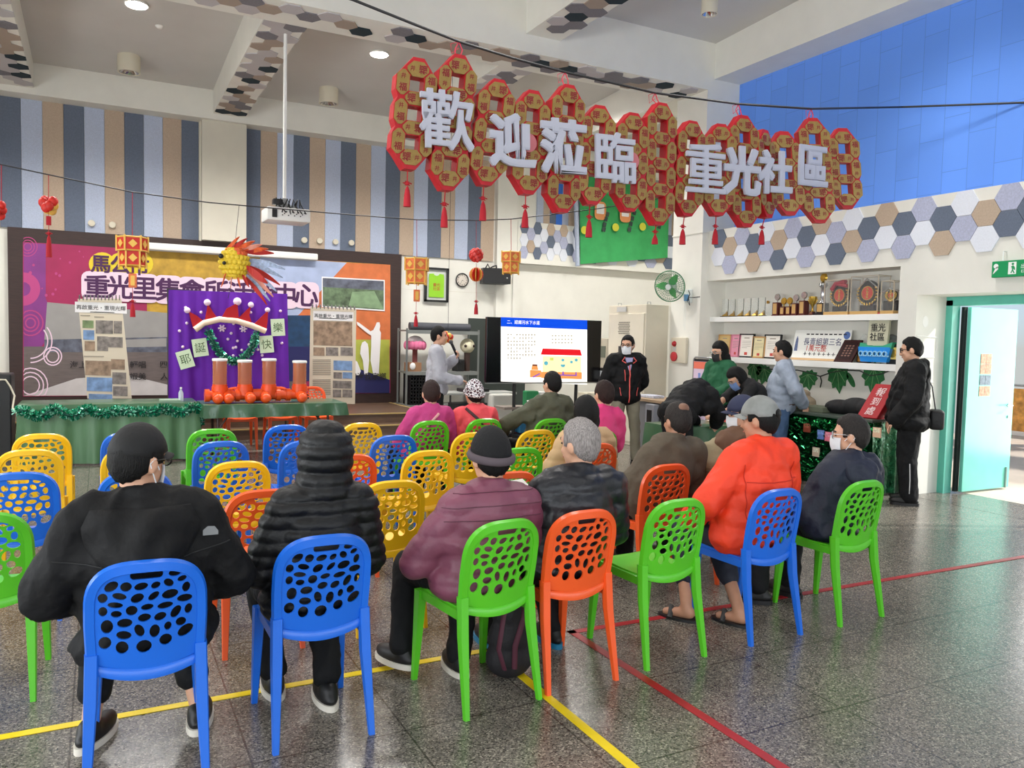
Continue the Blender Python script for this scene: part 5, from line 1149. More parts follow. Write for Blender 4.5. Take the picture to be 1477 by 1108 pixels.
MB().prism([(-.14, .22), (.14, .22), (.16, .52), (-.12, .54)], .03, 0, X @ M.Translation((0, 0, .04))).tube([(-.14, .54, .05), (.18, .53, .05)], .012, 8, 0, X).build('sail', mat('sail_grey', (200, 198, 172), .6), r)
MB().text('重光', X @ M.Translation((.01, .435, .072)), .105, 0, .003, .008).text('社區', X @ M.Translation((-.0, .325, .072)), .105, 0, .003, .008).build('lettering', INK, r)
MB().ell((.0, .585, .06), (.035, .035, .03), X=X).tube([(.0, .54, .06), (.0, .58, .06)], .006, X=X).build('finial', mat('finial_red', (170, 40, 50), .4), r, smooth=180)
yq = Yat(1243, 530, 8.45)
thing1(MB().bx(8.46, 8.48, yq-.09, yq+.09, z2, z2+.22, 0).bx(8.455, 8.46, yq-.075, yq+.075, z2+.015, z2+.2, 1), 'certificate_frame', [BLACK, mat('orange_card', (214, 150, 70), .6)], 'small black framed orange card behind the brown citation', 'certificate')
yq = Yat(1287, 535, 8.36)
r = thing('gold_medal_frame', 'small black stand with yellow medal card beside the blue boat', 'award', (8.36, yq, z2))
MB().rb(8.36, 8.40, yq-.1, yq+.09, z2, z2+.24, .004).build('frame', BLACK, r); MB().bx(8.355, 8.36, yq-.08, yq+.07, z2+.06, z2+.2).build('card', mat('card_yellow', (222, 200, 110), .5), r); MB().lathe([(.05, 0), (.05, .006), (.035, .008)], (8.355, yq, z2+.13), 20, ax=(-1, 0, 0)).build('medal', GOLDM, r)
yq = Yat(1247, 495, 8.5); r = thing('glass_award', 'faceted clear glass award standing behind the orange card', 'award', (8.5, yq, z2), 0, 'row of glass awards')
MB().prism([(-.07, 0), (.07, 0), (.06, .3), (0, .36), (-.07, .28)], .05, 0, onX(yq, z2, 8.52)).build('glass_plate', GLS, r)
yq = Yat(1286, 492, 8.5); r = thing('glass_award', 'ornate clear glass award behind the boat sail', 'award', (8.5, yq, z2), 0, 'row of glass awards')
MB().lathe([(.05, 0), (.03, .1), (.08, .22), (.06, .34), (.01, .36)], (8.5, yq, z2), 10).build('glass_plate', mat('smoky_glass', (150, 156, 156), .1, alpha=.5), r)
# painted vine leaves on the niche wall
VINE = mat('vine_stem', (62, 66, 58), .7); LEAFM = mat('leaf_paint', (40, 112, 58), .7, var=.3, vs=18); LEAFP = mat('leaf_vein', (128, 172, 116), .7)
r = thing('vine_decal', 'painted ivy vine with broad green leaves along the niche wall under the lower shelf', 'wall decal', (8.565, 7.6, 1.2))
def vp(px, py): q_ = at(px, py, X=8.562); return V((8.562, q_.y, q_.z))
MB().tube([vp(x, y) for x, y in ((1103, 531), (1120, 534), (1150, 534), (1164, 537), (1183, 543), (1200, 537), (1220, 534), (1240, 535), (1255, 542), (1270, 540), (1287, 533))], .008, 6).tube([vp(1183, 543), vp(1185, 550), vp(1183, 559)], .008, 6).build('stem', VINE, r)
lo_ = [(0, 1), (.22, .86), (.5, 1.0), (.62, .72), (1, .62), (.86, .3), (1, .0), (.7, -.2), (.62, -.55), (.36, -.5), (0, -1), (-.3, -.55), (-.62, -.6), (-.66, -.22), (-1, -.05), (-.85, .3), (-.98, .6), (-.6, .72), (-.5, 1.0), (-.22, .86)]
lv = MB()
for x, y, sx_, sy_, ro in ((1089, 536, .15, .17, .3), (1101, 541, .16, .15, -.2), (1166, 549, .16, .14, .2), (1209, 546, .17, .2, .15), (1259, 545, .17, .2, -.1)):
    X = onX(vp(x, y).y, vp(x, y).z, 8.567) @ M.Rotation(ro, 4, 'Z'); MB().prism([(a*sx_, b_*sy_) for a, b_ in lo_][::-1], .006, 0, X).build('leaf', LEAFM, r)
    for a, b_ in ((0, -.8), (.6, -.3), (-.6, -.3), (.7, .4), (-.7, .4)): lv.tube([(0, sy_*.6, .0065), (a*sx_, b_*sy_, .0065)], .0035, 4, 0, X)
X = onX(vp(1227, 548).y, vp(1227, 548).z, 8.567) @ M.Rotation(.6, 4, 'Z'); MB().prism(circ(0, 0, .04, .11, n=14), .006, 0, X).build('leaf', LEAFM, r); lv.build('leaf_vein', LEAFP, r)
# paint patches on the door reveal
pt = MB(); q = at(1335, 464, Y=5.968); pt.prism(circ(q.x, q.z, .05, .065, n=20), .002, 0, M(((1, 0, 0, 0), (0, 0, -1, 5.97), (0, 1, 0, 0), (0, 0, 0, 1))))
for (x0, y0), (x1, y1) in (((1323, 485), (1352, 487)), ((1351, 487), (1350, 506)), ((1328, 515), (1347, 516)), ((1345, 552), (1330, 551))):
    a, b_ = at(x0, y0, Y=5.968), at(x1, y1, Y=5.968); pt.tube([(a.x, 5.969, a.z), (b_.x, 5.969, b_.z)], .008, 4)
tag(pt.build('wall_patch', WHITE), 'white painted dot and scraped poster marks on the door reveal', 'wall mark')
# ================================================================ REGISTRATION COUNTER (tinselled) by the niche
G0, G1 = 6.02, 7.55
ct = thing('registration_table', 'counter table wrapped in shiny green tinsel foil along the trophy niche', 'table', (7.9, 6.8, 0))
FOIL = mat('green_foil', (8, 66, 36), .22, metal=.75, bump=.8, bs=14, var=.35, vs=9); TOPG = mat('counter_top_green', (72, 84, 74), .5, var=.1, vs=5)
MB().rb(7.62, 8.24, G0, G1, .84, .875, .006).build('tabletop', TOPG, ct)
mb = MB(); skirt(mb, [(8.2, G0), (7.63, G0), (7.63, G1), (8.2, G1)], .03, .85, .02, 22); mb.build('foil_skirt', FOIL, ct, smooth=60)
for x, y in ((7.7, G0+.08), (8.17, G0+.08), (7.7, G1-.08), (8.17, G1-.08)): MB().tube([(x, y, 0), (x, y, .84)], .016).build('leg', BLACK, ct)
tl = MB(); rn = random.Random(12)
pts = [V((7.6, G0+(G1-G0)*i/30, .80-.05*abs(math.sin(i*.5)))) for i in range(31)]; tinsel(tl, pts, .06, 900, rn)
for i in range(1500):
    p = V((7.585, rn.uniform(G0, G1), rn.uniform(.06, .8))); d = V((-.3, rn.gauss(0, 1), rn.gauss(0, 1))).normalized(); e = d.orthogonal().normalized()*.008; tl.add([p-e, p+e, p+d*.05+e, p+d*.05-e], [(0, 1, 2, 3)], rn.choice((0, 0, 1)))
tl.build('tinsel_fringe', [mat('foil_tinsel', (12, 96, 48), .2, metal=.8), mat('foil_bright', (70, 200, 120), .15, metal=.8)], ct)
MB().bx(7.55, 7.57, at(1265, 600, X=7.56).y-.0, at(1265, 600, X=7.56).y+.01, 0, .0).build('foil_seam', FOIL, ct)
pks = [(1246, 626, .09, 'blue'), (1259, 626, .11, 'pink'), (1178, 651, .10, 'tan'), (1296, 620, .09, 'peach'), (1158, 642, .08, 'brown')]
pm_ = {'blue': (96, 126, 190), 'pink': (226, 120, 140), 'tan': (214, 190, 168), 'peach': (232, 190, 160), 'brown': (150, 70, 50)}
plc = {'blue': (1185, 627), 'pink': (1196, 630), 'tan': (1178, 652), 'peach': (1266, 624), 'brown': (1165, 617)}
for nm, (x, y) in plc.items():
    q = at(x, y, X=7.585)
    o = MB().rb(7.565, 7.585, q.y-.05, q.y+.05, q.z-.055, q.z+.055, .004, 0).rb(7.562, 7.566, q.y-.04, q.y+.04, q.z-.0, q.z+.045, .001, 1).build('snack_packet', [mat('packet_'+nm, pm_[nm], .4), mat('packet_face_'+nm, tuple(min(255, v+30) for v in pm_[nm]), .4, var=.4, vs=60)])
    tag(o, {'blue': 'small blue packet clipped to the foil skirt', 'pink': 'small pink packet clipped beside the blue one on the foil', 'tan': 'small tan packet hung low on the foil skirt', 'peach': 'peach coloured packet on the foil near the standing man in black', 'brown': 'brown packet on the foil near the man in jeans'}[nm], 'packet', 'packets on the foil skirt')
p = at(1252, 598, X=7.72); r = thing('reception_sign', 'red leaning sign block with white brush lettering on the foil counter', 'sign', (7.8, p.y, .876))
a = V((.42, -.28, 1)).normalized(); X = plane_m((7.72, p.y+.02, .885), (0.1, -1, 0), a)
MB().rb(-.125, .125, 0, .43, -.13, 0, .006, 0, X).build('block', mat('sign_red', (176, 22, 34), .45), r)
MB().text('報', X @ M.Translation((0, .33, .002)), .115, 0, .002, .006).text('到', X @ M.Translation((0, .21, .002)), .11, 0, .002, .006).text('處', X @ M.Translation((0, .09, .002)), .11, 0, .002, .006).build('lettering', mat('sign_lettering', (240, 214, 214), .5), r)
BLKF = mat('black_fabric', (24, 24, 26), .8, bump=.3, bs=18)
mb = MB(); q = at(1222, 585, X=7.95)
for dx, dy, dz, r3 in ((0, .1, .08, (.15, .2, .09)), (.02, -.12, .1, (.14, .2, .11)), (0, -.3, .1, (.13, .15, .1))): mb.ell((7.95+dx, q.y+dy, .875+dz), r3, n=14, k=8)
for i in range(1): mb.tube([(7.9, q.y+.3, .885), (7.92, q.y+.15, .92)], [.01, .06])
thing1(remesh(mb, .014, 4), 'folded_jacket', BLKF, 'black jacket heaped on the foil counter beside the red sign', 'jacket', 180)
q = at(1180, 578, X=7.95)
thing1(MB().rb(7.75, 8.05, q.y-.25, q.y+.15, .876, .94, .006), 'document_tray', mat('tray_green', (112, 118, 98), .6), 'olive grey document box on the foil counter', 'box')
mb = MB()
for dy, dz, r3 in ((0, .08, (.14, .17, .08)), (.06, .18, (.12, .14, .06)), (-.03, .02, (.15, .16, .05))): mb.ell((8.0, q.y+.28+dy, .89+dz), r3)
thing1(remesh(mb, .014, 3), 'beige_bag', mat('bag_beige', (150, 134, 112), .7, bump=.3, bs=30), 'crumpled beige bag on the counter behind the man in jeans', 'bag', 180)
# ================================================================ WORK TABLE where people sign
W0, W1, WY0, WY1 = 5.75, 6.95, 7.05, 7.65
tw = thing('folding_table', 'green plastic covered table where two people bend over to write', 'table', ((W0+W1)/2, 7.35, 0))
MB().rb(W0, W1, WY0, WY1, .70, .73, .006).build('tabletop', mat('table_plank', (120, 120, 112)), tw)
for x, y in ((W0+.1, WY0+.08), (W1-.1, WY0+.08), (W0+.1, WY1-.08), (W1-.1, WY1-.08)): MB().tube([(x, y, 0), (x, y, .70)], .014).build('leg', GALV, tw)
tc3 = thing('tablecloth', 'green plastic cover hanging over the signing table', 'tablecloth', ((W0+W1)/2, 7.35, .73))
mb = MB().rb(W0-.01, W1+.01, WY0-.01, WY1+.01, .731, .736, .002); skirt(mb, [(W0-.012, WY1), (W0-.012, WY0-.012), (W1+.012, WY0-.012), (W1+.012, WY1), (W0-.012, WY1)], .42, .735, .02, 13); mb.build('cloth', PLASTIC, tc3, smooth=60)
q = at(1045, 600, Z=.745); PRNT = mat('leaflet_print', (214, 150, 110), .5, var=.6, vs=18)
for i, (dx, dy, rz, m_, lab) in enumerate(((.05, .0, .3, PRNT, 'orange and red printed leaflet under the writing hands'), (.28, .08, -.2, PAPER, 'white paper sheet on the signing table beside the printed leaflet'), (-.18, .12, .9, mat('leaflet_red', (190, 70, 60), .5, var=.6, vs=20), 'red printed leaflet on the signing table near the bending man'))):
    X = M.Translation((min(q.x+dx, W1-.2), min(max(q.y+dy, WY0+.17), WY1-.17), .7375+.003*i)) @ M.Rotation(rz, 4, 'Z'); o = MB().bx(-.15, .15, -.105, .105, 0, .002, 0, X).build('leaflet', m_); tag(o, lab, 'leaflet', 'papers on the signing table')
# poster stand and side desk
p = at(1020, 540, X=7.6); r = thing('notice_easel', 'small steel framed notice stand with pink and orange poster in front of the column', 'notice stand', (7.6, p.y, 0))
ya, yb = at(1001, 515, X=7.6).y, at(1033, 515, X=7.6).y; zt = at(1015, 516, X=7.6).z
MB().tube([(7.6, ya, 0), (7.6, ya, zt-.03), (7.6, ya-.03, zt), (7.6, yb+.03, zt), (7.6, yb, zt-.03), (7.6, yb, 0)], .013, 8).build('frame', STEEL, r, smooth=60)
MB().bx(7.585, 7.6, yb+.02, ya-.02, .6, zt-.05).build('poster', mat('poster_lilac', (222, 200, 222), .6), r); MB().bx(7.583, 7.585, yb+.02, ya-.02, zt-.16, zt-.06).build('poster_head', mat('poster_coral', (236, 120, 96), .6), r)
MB().bx(7.582, 7.583, (ya+yb)/2-.03, (ya+yb)/2+.02, zt-.3, zt-.22).bx(7.582, 7.583, (ya+yb)/2+.06, (ya+yb)/2+.11, zt-.3, zt-.22).bx(7.582, 7.583, (ya+yb)/2-.12, (ya+yb)/2-.07, zt-.3, zt-.22).build('poster_figures', mat('poster_blue', (130, 150, 210), .6), r)
MB().bx(7.58, 7.6, yb+.03, ya-.03, zt-.055, zt-.02).build('clamp', BLACK, r)
p = at(950, 580, X=7.4)
r = thing('side_desk', 'small wooden topped desk behind the bending man', 'desk', (7.4, p.y, 0))
MB().rb(7.0, 7.55, p.y-.6, p.y+.25, .82, .86, .004).build('desktop', mat('desk_wood', (176, 150, 120), .5), r); MB().bx(7.05, 7.5, p.y-.55, p.y+.2, 0, .82).build('pedestal', mat('desk_grey', (120, 120, 122), .6), r)
thing1(MB().rb(7.15, 7.35, p.y-.2, p.y+.15, .861, .9, .008), 'paper_bundle', mat('bundle_pale', (196, 200, 214), .7, var=.2, vs=30), 'pale paper bundle on the small wooden desk', 'papers')
p = at(942, 607, X=7.0)
thing1(MB().rb(6.93, 7.03, p.y-.1, p.y+.1, .45, .8, .01).bx(6.92, 6.93, p.y-.05, p.y+.05, .52, .72, 1), 'router_box', [mat('router_grey', (150, 152, 160), .5), BLACK], 'grey device with dark buttons hung on the small desk', 'device')
r = thing('flower_vase', 'small potted plant and bottle behind the girl in black', 'plant', (8.0, at(1110, 560, X=8.0).y, .876))
q = V((8.0, at(1108, 560, X=8.0).y, .876)); q.y = min(q.y, 7.5)
MB().lathe([(.05, 0), (.06, .1), (.05, .11)], q, 14).build('pot', mat('pot_dark', (46, 44, 42), .5), r)
mb = MB(); rn = random.Random(6)
for i in range(16): d = V((rn.gauss(0, .5), rn.gauss(0, .6), 1)).normalized(); fin(mb, q+V((0, 0, .1)), d, rn.uniform(.12, .26), .025, -.03, 0)
mb.build('leaves', mat('plant_leaf', (84, 96, 48), .6, var=.4, vs=9), r)
# backpack on the floor
p = at(748, 985, Z=0)
BP = mat('backpack_black', (26, 24, 28), .7, bump=.2, bs=40)
mb = MB()
for z, r3 in ((.10, (.13, .10, .11)), (.2, (.12, .095, .12)), (.32, (.10, .08, .11)), (.40, (.07, .06, .07))): mb.ell((p.x-.0, p.y+.1, z), r3, n=14, k=9)
r = thing('backpack', 'black backpack with burgundy straps standing beside the green chair leg', 'backpack', (p.x, p.y+.1, 0))
remesh(mb, .012, 4).build('bag', BP, r, smooth=180)
MB().tube([(p.x-.03, p.y+.02, .44), (p.x-.1, p.y-.02, .36), (p.x-.13, p.y-.03, .2), (p.x-.08, p.y-.0, .08)], .014, 8, flat=.5).tube([(p.x+.04, p.y+.02, .43), (p.x-.0, p.y-.04, .34), (p.x-.04, p.y-.03, .2), (p.x-.03, p.y-.01, .08)], .014, 8, flat=.5).tube([(p.x-.02, p.y+.08, .45), (p.x, p.y+.08, .5), (p.x+.04, p.y+.08, .45)], .01, 6).build('strap', mat('strap_burgundy', (74, 28, 44), .7), r, smooth=60)
# ================================================================ PERFORATED PLASTIC CHAIRS
CM = {'blue': mat('chair_blue', (22, 100, 208), .32), 'green': mat('chair_green', (84, 186, 34), .32), 'orange': mat('chair_orange', (232, 88, 34), .32), 'yellow': mat('chair_yellow', (244, 190, 24), .32)}
H0 = [(900, 95, 30, 17, 0), (592, 140, 35, 24, -30), (662, 146, 27, 25, 0), (735, 150, 33, 20, -10), (806, 150, 23, 18, -20), (870, 144, 26, 20, 35), (937, 130, 23, 15, -15), (550, 200, 23, 25, 0), (630, 195, 34, 18, 15), (716, 212, 32, 24, -20), (796, 208, 30, 18, -35), (877, 208, 40, 25, -8), (958, 180, 20, 27, 10), (610, 241, 36, 16, 8), (951, 241, 38, 21, 0), (550, 272, 21, 25, 0), (688, 277, 28, 26, 0), (764, 265, 30, 17, -5), (853, 267, 38, 18, -5), (614, 290, 26, 18, 5), (970, 303, 19, 27, 10), (906, 310, 22, 36, 35), (568, 355, 29, 36, 0), (654, 342, 36, 24, 0), (750, 322, 31, 22, -5), (828, 325, 30, 22, -15), (932, 370, 26, 24, 0), (866, 383, 18, 23, 10), (725, 390, 22, 35, -25), (800, 402, 25, 35, 5), (649, 408, 36, 23, 10), (955, 422, 42, 28, -30), (557, 443, 30, 33, 0), (640, 475, 30, 34, -20), (747, 480, 37, 34, 0), (855, 457, 31, 30, -10)]
SK_ = .00071
def hx_(cx): return (cx-762)*SK_*1.05
def hz_(cy): return .862-(cy-38)*SK_
W_ = .222
def lean(z): return -.155-.075*max(0, (z-.42)/.445)**1.2
def backy(x, z):
    return lean(z)-.028*(1-(x/W_)**2)
def warpb(v): return V((v.x, backy(v.x, v.y)+.006-v.z, v.y))
def chair(color, loc, label, group):
    r = thing('plastic_chair', label, 'chair', loc, 0, group); m_ = CM[color]
    # rear panel
    top = .868; n = 20
    ol = []
    for i in range(n+1):
        t = PI*i/n; ol.append((.193*math.cos(t)**1 if True else 0, .70+.150*math.sin(t)**.75 if 0 < i < n else .70))
    ol = [(.193*(1 if math.cos(PI*i/n) >= 0 else -1)*abs(math.cos(PI*i/n))**.62, .715+.133*abs(math.sin(PI*i/n))**.8) for i in range(n+1)]
    ol += [(-.190, .62), (-.186, .54), (-.184, .49)]+[(-.184+.368*i/10, .49-.03*math.sin(PI*i/10)) for i in range(1, 10)]+[(.184, .49), (.186, .54), (.190, .62)]
    hol = []
    for cx, cy, a, b_, ro in H0:
        hol.append(circ(hx_(cx), hz_(cy), a*SK_*1.10, b_*SK_*1.05, 14, 0, -math.radians(ro)))
    hol.append(rrect(hx_(762), hz_(90), 170*SK_, 42*SK_, 20*SK_, 3))
    p = MB().plate(ol, hol, .010, grid=.03, warp=warpb).build('backrest', m_, r, local=True, smooth=40)
    # arched rim running from rear leg to rear leg
    pts = []; N = 26
    for i in range(N+1):
        t = PI*i/N; c, s = math.cos(t), math.sin(t)
        x = .205*(1 if c >= 0 else -1)*abs(c)**.62; z = .70+.155*abs(s)**.8; pts.append((x, z))
    pts = [(.2, .46), (.203, .56), (.206, .64)]+pts+[(-.206, .64), (-.203, .56), (-.2, .46)]
    f_ = MB(); sec = [(-.024, -.010), (-.016, .012), (.016, .012), (.024, -.008), (.016, -.014), (-.016, -.014)]
    vs = []; fs = []; L_ = len(pts); S_ = len(sec)
    for i, (x, z) in enumerate(pts):
        a = pts[max(0, i-1)]; b_ = pts[min(L_-1, i+1)]; tx, tz = b_[0]-a[0], b_[1]-a[1]; l = math.hypot(tx, tz); nx_, nz_ = tz/l, -tx/l
        for w, d in sec: vs.append(V((x+nx_*w, backy(x, z)+.002-d*1.1, z+nz_*w)))
    for i in range(L_-1):
        for j in range(S_): q_ = (j+1) % S_; fs.append((i*S_+j, (i+1)*S_+j, (i+1)*S_+q_, i*S_+q_))
    fs += [tuple(range(S_))[::-1], tuple((L_-1)*S_+j for j in range(S_))]
    f_.add(vs, fs).build('back_frame', m_, r, local=True, smooth=40)
    # lower lip of the back
    lp = MB(); vs = []; fs = []
    for i in range(13):
        x = -.2+.4*i/12; d = 1-(x/.2)**2; y = backy(x, .44)-.004
        vs += [V((x, y+.002, .493-.028*d)), V((x, y-.010, .483-.03*d)), V((x, y-.006, .455-.036*d)), V((x, y+.03, .447-.034*d)), V((x, y+.05, .465-.012*d))]
    for i in range(12):
        for j in range(4): fs.append((i*5+j, i*5+j+1, (i+1)*5+j+1, (i+1)*5+j))
    lp.add(vs, fs).build('rear_apron', m_, r, local=True, smooth=60)
    # seat
    so = []
    for i in range(9): so.append((.195+.012*math.sin(PI*i/8), -.15+.40*i/8))
    so += [(.20-.4*i/8, .25+.035*math.sin(PI*i/8)) for i in range(1, 8)]
    so += [(-x, y) for x, y in so[:9][::-1]]
    MB().plate(so, [], .022, grid=.05, warp=lambda v: V((v.x, v.y, .450+v.z-.012*(1-(v.x/.21)**2)+.010*max(0, v.y/.25)-.025*max(0, (v.y-.2)/.08)))).build('seat', m_, r, local=True, smooth=40)
    rl = MB()
    for sg in (-1, 1): rl.add([V((sg*(.2+a), y, z)) for y in (-.17, .24) for a, z in ((-.008, .466), (.014, .460), (.014, .418), (-.008, .414))], [(0, 1, 5, 4), (1, 2, 6, 5), (2, 3, 7, 6), (3, 0, 4, 7), (0, 3, 2, 1), (4, 5, 6, 7)])
    rl.bx(-.19, .19, .225, .262, .41, .455).build('seat_rail', m_, r, local=True)
    for sg in (-1, 1):
        for pth in ([(.206, .225, .458, .030, .026), (.213, .235, .25, .024, .02), (.222, .252, 0, .016, .013)], [(.203, -.168, .53, .026, .022), (.207, -.185, .35, .026, .02), (.222, -.25, 0, .015, .013)]):
            vs = []
            for x, y, z, a, b_ in pth: vs += [V((sg*(x)+dx*a, y+dy*b_, z)) for dx, dy in ((-.8, -1), (.8, -1), (1, -.6), (1, 1), (-.8, 1), (-1, .4))]
            fs = [tuple(range(6))[::-1], tuple(12+j for j in range(6))]
            for i in range(2):
                for j in range(6): q_ = (j+1) % 6; fs.append((i*6+j, i*6+q_, i*6+6+q_, i*6+6+j))
            MB().add(vs, fs).build('leg', m_, r, local=True, smooth=30)
    for ch in [x for x in COL.objects if x.parent == r]:
        for v in ch.data.vertices: v.co.x *= .9
    return r
PROTO = {}
CH = {}
def place(key, color, tx, ty, label, rz=0, group='perforated plastic chairs in rows'):
    """tx, ty: pixel of the top of the backrest"""
    p = at(tx, ty, Z=.868); loc = (p.x, p.y+.235, 0); CH[key] = V(loc)
    if color not in PROTO:
        PROTO[color] = chair(color, loc, label, group); PROTO[color].rotation_euler.z = rz
    else: dup(PROTO[color], loc, label, group, rz)
R_ = math.radians
place('f1', 'blue', 217, 810, 'blue perforated chair under the man in black cap and hooded black jacket', R_(-3))
place('f2', 'blue', 470, 774, 'blue perforated chair under the person in the hooded quilted black coat', R_(0))
place('f3', 'green', 722, 753, 'green perforated chair under the person in plum jacket and black beanie', R_(7))
place('f4', 'orange', 843, 738, 'orange perforated chair under the white haired man in black puffer', R_(2))
place('f5', 'green', 978, 722, 'empty green perforated chair between the orange front chair and the blue one', R_(3))
place('f6', 'blue', 1124, 707, 'blue perforated chair under the man in the orange red jacket', R_(2))
place('f7', 'green', 1247, 695, 'green perforated chair under the dark haired person in navy hooded jacket', R_(3))
place('D', 'green', -24, 742, 'empty green perforated chair cut by the picture edge, beside the black jacketed man', R_(-4))
place('H', 'orange', 382, 708, 'empty orange perforated chair beside the hooded quilted coat, behind a yellow one')
place('N', 'yellow', 568, 695, 'empty yellow perforated chair between the hooded coat and the plum jacket')
place('W', 'orange', 738, 682, 'orange perforated chair mostly hidden behind the plum jacket and the white haired man')
place('X', 'orange', 965, 671, 'orange perforated chair under the balding man in brown')
place('V6', 'orange', 1070, 664, 'orange perforated chair under the person in navy cap and brown vest')
place('C', 'blue', 30, 683, 'empty blue perforated chair at the edge beside two yellow chairs', R_(-3))
place('c2', 'blue', 196, 682, 'blue perforated chair hidden behind the head of the man in black cap')
place('G', 'yellow', 345, 667, 'empty yellow perforated chair behind the orange one and in front of a blue one')
place('L', 'orange', 505, 657, 'empty orange perforated chair peeking out beside the quilted hood')
place('O', 'yellow', 620, 651, 'empty yellow perforated chair in front of a half hidden green one, left of black beanie')
place('S', 'green', 752, 647, 'empty green perforated chair beside the black beanie with yellow behind it')
place('V', 'orange', 862, 641, 'orange perforated chair under the bob haired person in beige quilted vest')
place('B', 'yellow', 42, 650, 'empty yellow perforated chair behind the blue edge chair')
place('b2', 'yellow', 192, 647, 'yellow perforated chair almost hidden behind the black cap')
place('F', 'blue', 320, 638, 'empty blue perforated chair between a green one and a yellow one')
place('J', 'blue', 442, 637, 'empty blue perforated chair mostly hidden behind the quilted hood')
place('M', 'blue', 570, 629, 'empty blue perforated chair behind the yellow ones, before the magenta jacket')
place('Q', 'yellow', 684, 625, 'empty yellow perforated chair right behind the coral jacket')
place('T', 'yellow', 776, 621, 'empty yellow perforated chair behind the man in dark green jacket')
place('U2', 'green', 866, 622, 'green perforated chair under the person in bright pink jacket')
place('A', 'yellow', 60, 627, 'empty yellow perforated chair farthest back near the skirted table')
place('a2', 'blue', 186, 625, 'blue perforated chair farthest back, hidden behind the black cap')
place('E', 'green', 307, 620, 'empty green perforated chair at the corner of the skirted table')
place('I', 'blue', 415, 614, 'empty blue perforated chair before the table with orange pipes')
place('K', 'yellow', 523, 611, 'empty yellow perforated chair before the stage steps')
place('P', 'green', 622, 608, 'green perforated chair under the person in magenta jacket')
place('R', 'green', 700, 605, 'green perforated chair under the person in coral jacket and patterned beanie')
place('U', 'green', 797, 605, 'green perforated chair under the man in dark green jacket')
# orange chairs on the far side of the covered tables
for i, (x, lab) in enumerate(((346, 'orange perforated chair behind the pipe table, nearest the skirted table'), (404, 'orange perforated chair behind the pipe table, middle one'), (455, 'orange perforated chair behind the pipe table with its back showing past the last tube'))):
    q = at(x, 600, Y=12.15); CH['o%d' % i] = dup(PROTO['orange'], (q.x, 12.15, 0), lab, 'orange chairs behind the pipe table', PI)
# ================================================================ PEOPLE
from mathutils.bvhtree import BVHTree
SKIN = mat('skin', (206, 158, 130), .5, var=.06, vs=20); SKIND = mat('skin_tanned', (176, 128, 102), .5, var=.06, vs=20)
HB = mat('hair_black', (10, 9, 9), .6, var=.5, vs=30, stretch=(7, 7, 1), bump=.5, bs=40, spec=.25); HG = mat('hair_grey', (140, 134, 132), .7, var=.5, vs=30, stretch=(7, 7, 1), bump=.5, bs=40, spec=.2)
HBR = mat('hair_brown', (44, 28, 25), .6, var=.6, vs=30, stretch=(7, 7, 1), bump=.5, bs=40, spec=.25); HDG = mat('hair_dark_grey', (40, 36, 34), .6, var=.6, vs=30, stretch=(7, 7, 1), bump=.5, bs=40, spec=.25)
MASKM = mat('mask_white', (226, 228, 232), .7); MASKB = mat('mask_black', (30, 28, 30), .7); MASKU = mat('mask_blue', (120, 150, 206), .7)
EYEM = mat('eye_dark', (28, 22, 20), .2); LIPM = mat('lip', (168, 98, 88), .5)
def cap_(mb, a, b_, r0, r1, n=12):
    mb.tube([a, b_], [r0, r1], n).ell(a, r0, n=n, k=8).ell(b_, r1, n=n, k=8)
def sit(H, dx=0, b=1.0, yaw=0, pit=0, fwd=0, roll=0):
    J = {}; zs = H-.335; J['b'] = b; J['dx'] = dx
    J['pel'] = V((0, .02, .55)); J['che'] = V((dx*.55, -.005+fwd*.5, (zs+.55)/2+.08)); J['nk'] = V((dx*.85, -.0+fwd, zs+.06)); J['hd'] = V((dx, .035+fwd*1.3, H-.118))
    J['hr'] = (yaw, pit, roll)
    for s, k in ((1, 'R'), (-1, 'L')):
        J['sh'+k] = V((dx*.8+s*.158*b, -.01+fwd, zs-.012)); J['el'+k] = V((dx*.5+s*.245*b, .05+fwd*.6, zs-.27)); J['wr'+k] = V((s*.12, .27, .63))
        J['hp'+k] = V((s*.09, .02, .53)); J['kn'+k] = V((s*.14, .44, .52)); J['an'+k] = V((s*.13, .42, .09)); J['toe'+k] = 0
    return J
def stand(H, b=1.0, yaw=0, pit=0):
    J = {'b': b, 'dx': 0}; k_ = H/1.7
    J['pel'] = V((0, 0, .93*k_)); J['che'] = V((0, .0, 1.20*k_)); J['nk'] = V((0, -.01, 1.42*k_)); J['hd'] = V((0, .025, H-.118)); J['hr'] = (yaw, pit, 0)
    for s, k in ((1, 'R'), (-1, 'L')):
        J['sh'+k] = V((s*.18*b, -.01, 1.375*k_)); J['el'+k] = V((s*.25*b, -.03, 1.09*k_)); J['wr'+k] = V((s*.22*b, .06, .86*k_))
        J['hp'+k] = V((s*.09, 0, .90*k_)); J['kn'+k] = V((s*.1, .02, .48*k_)); J['an'+k] = V((s*.11, -.02, .085)); J['toe'+k] = 0
    return J
def frame(z, x):
    z = z.normalized(); x = (x-z*x.dot(z)).normalized(); y = z.cross(x)
    return M(((x.x, y.x, z.x), (x.y, y.y, z.y), (x.z, y.z, z.z)))
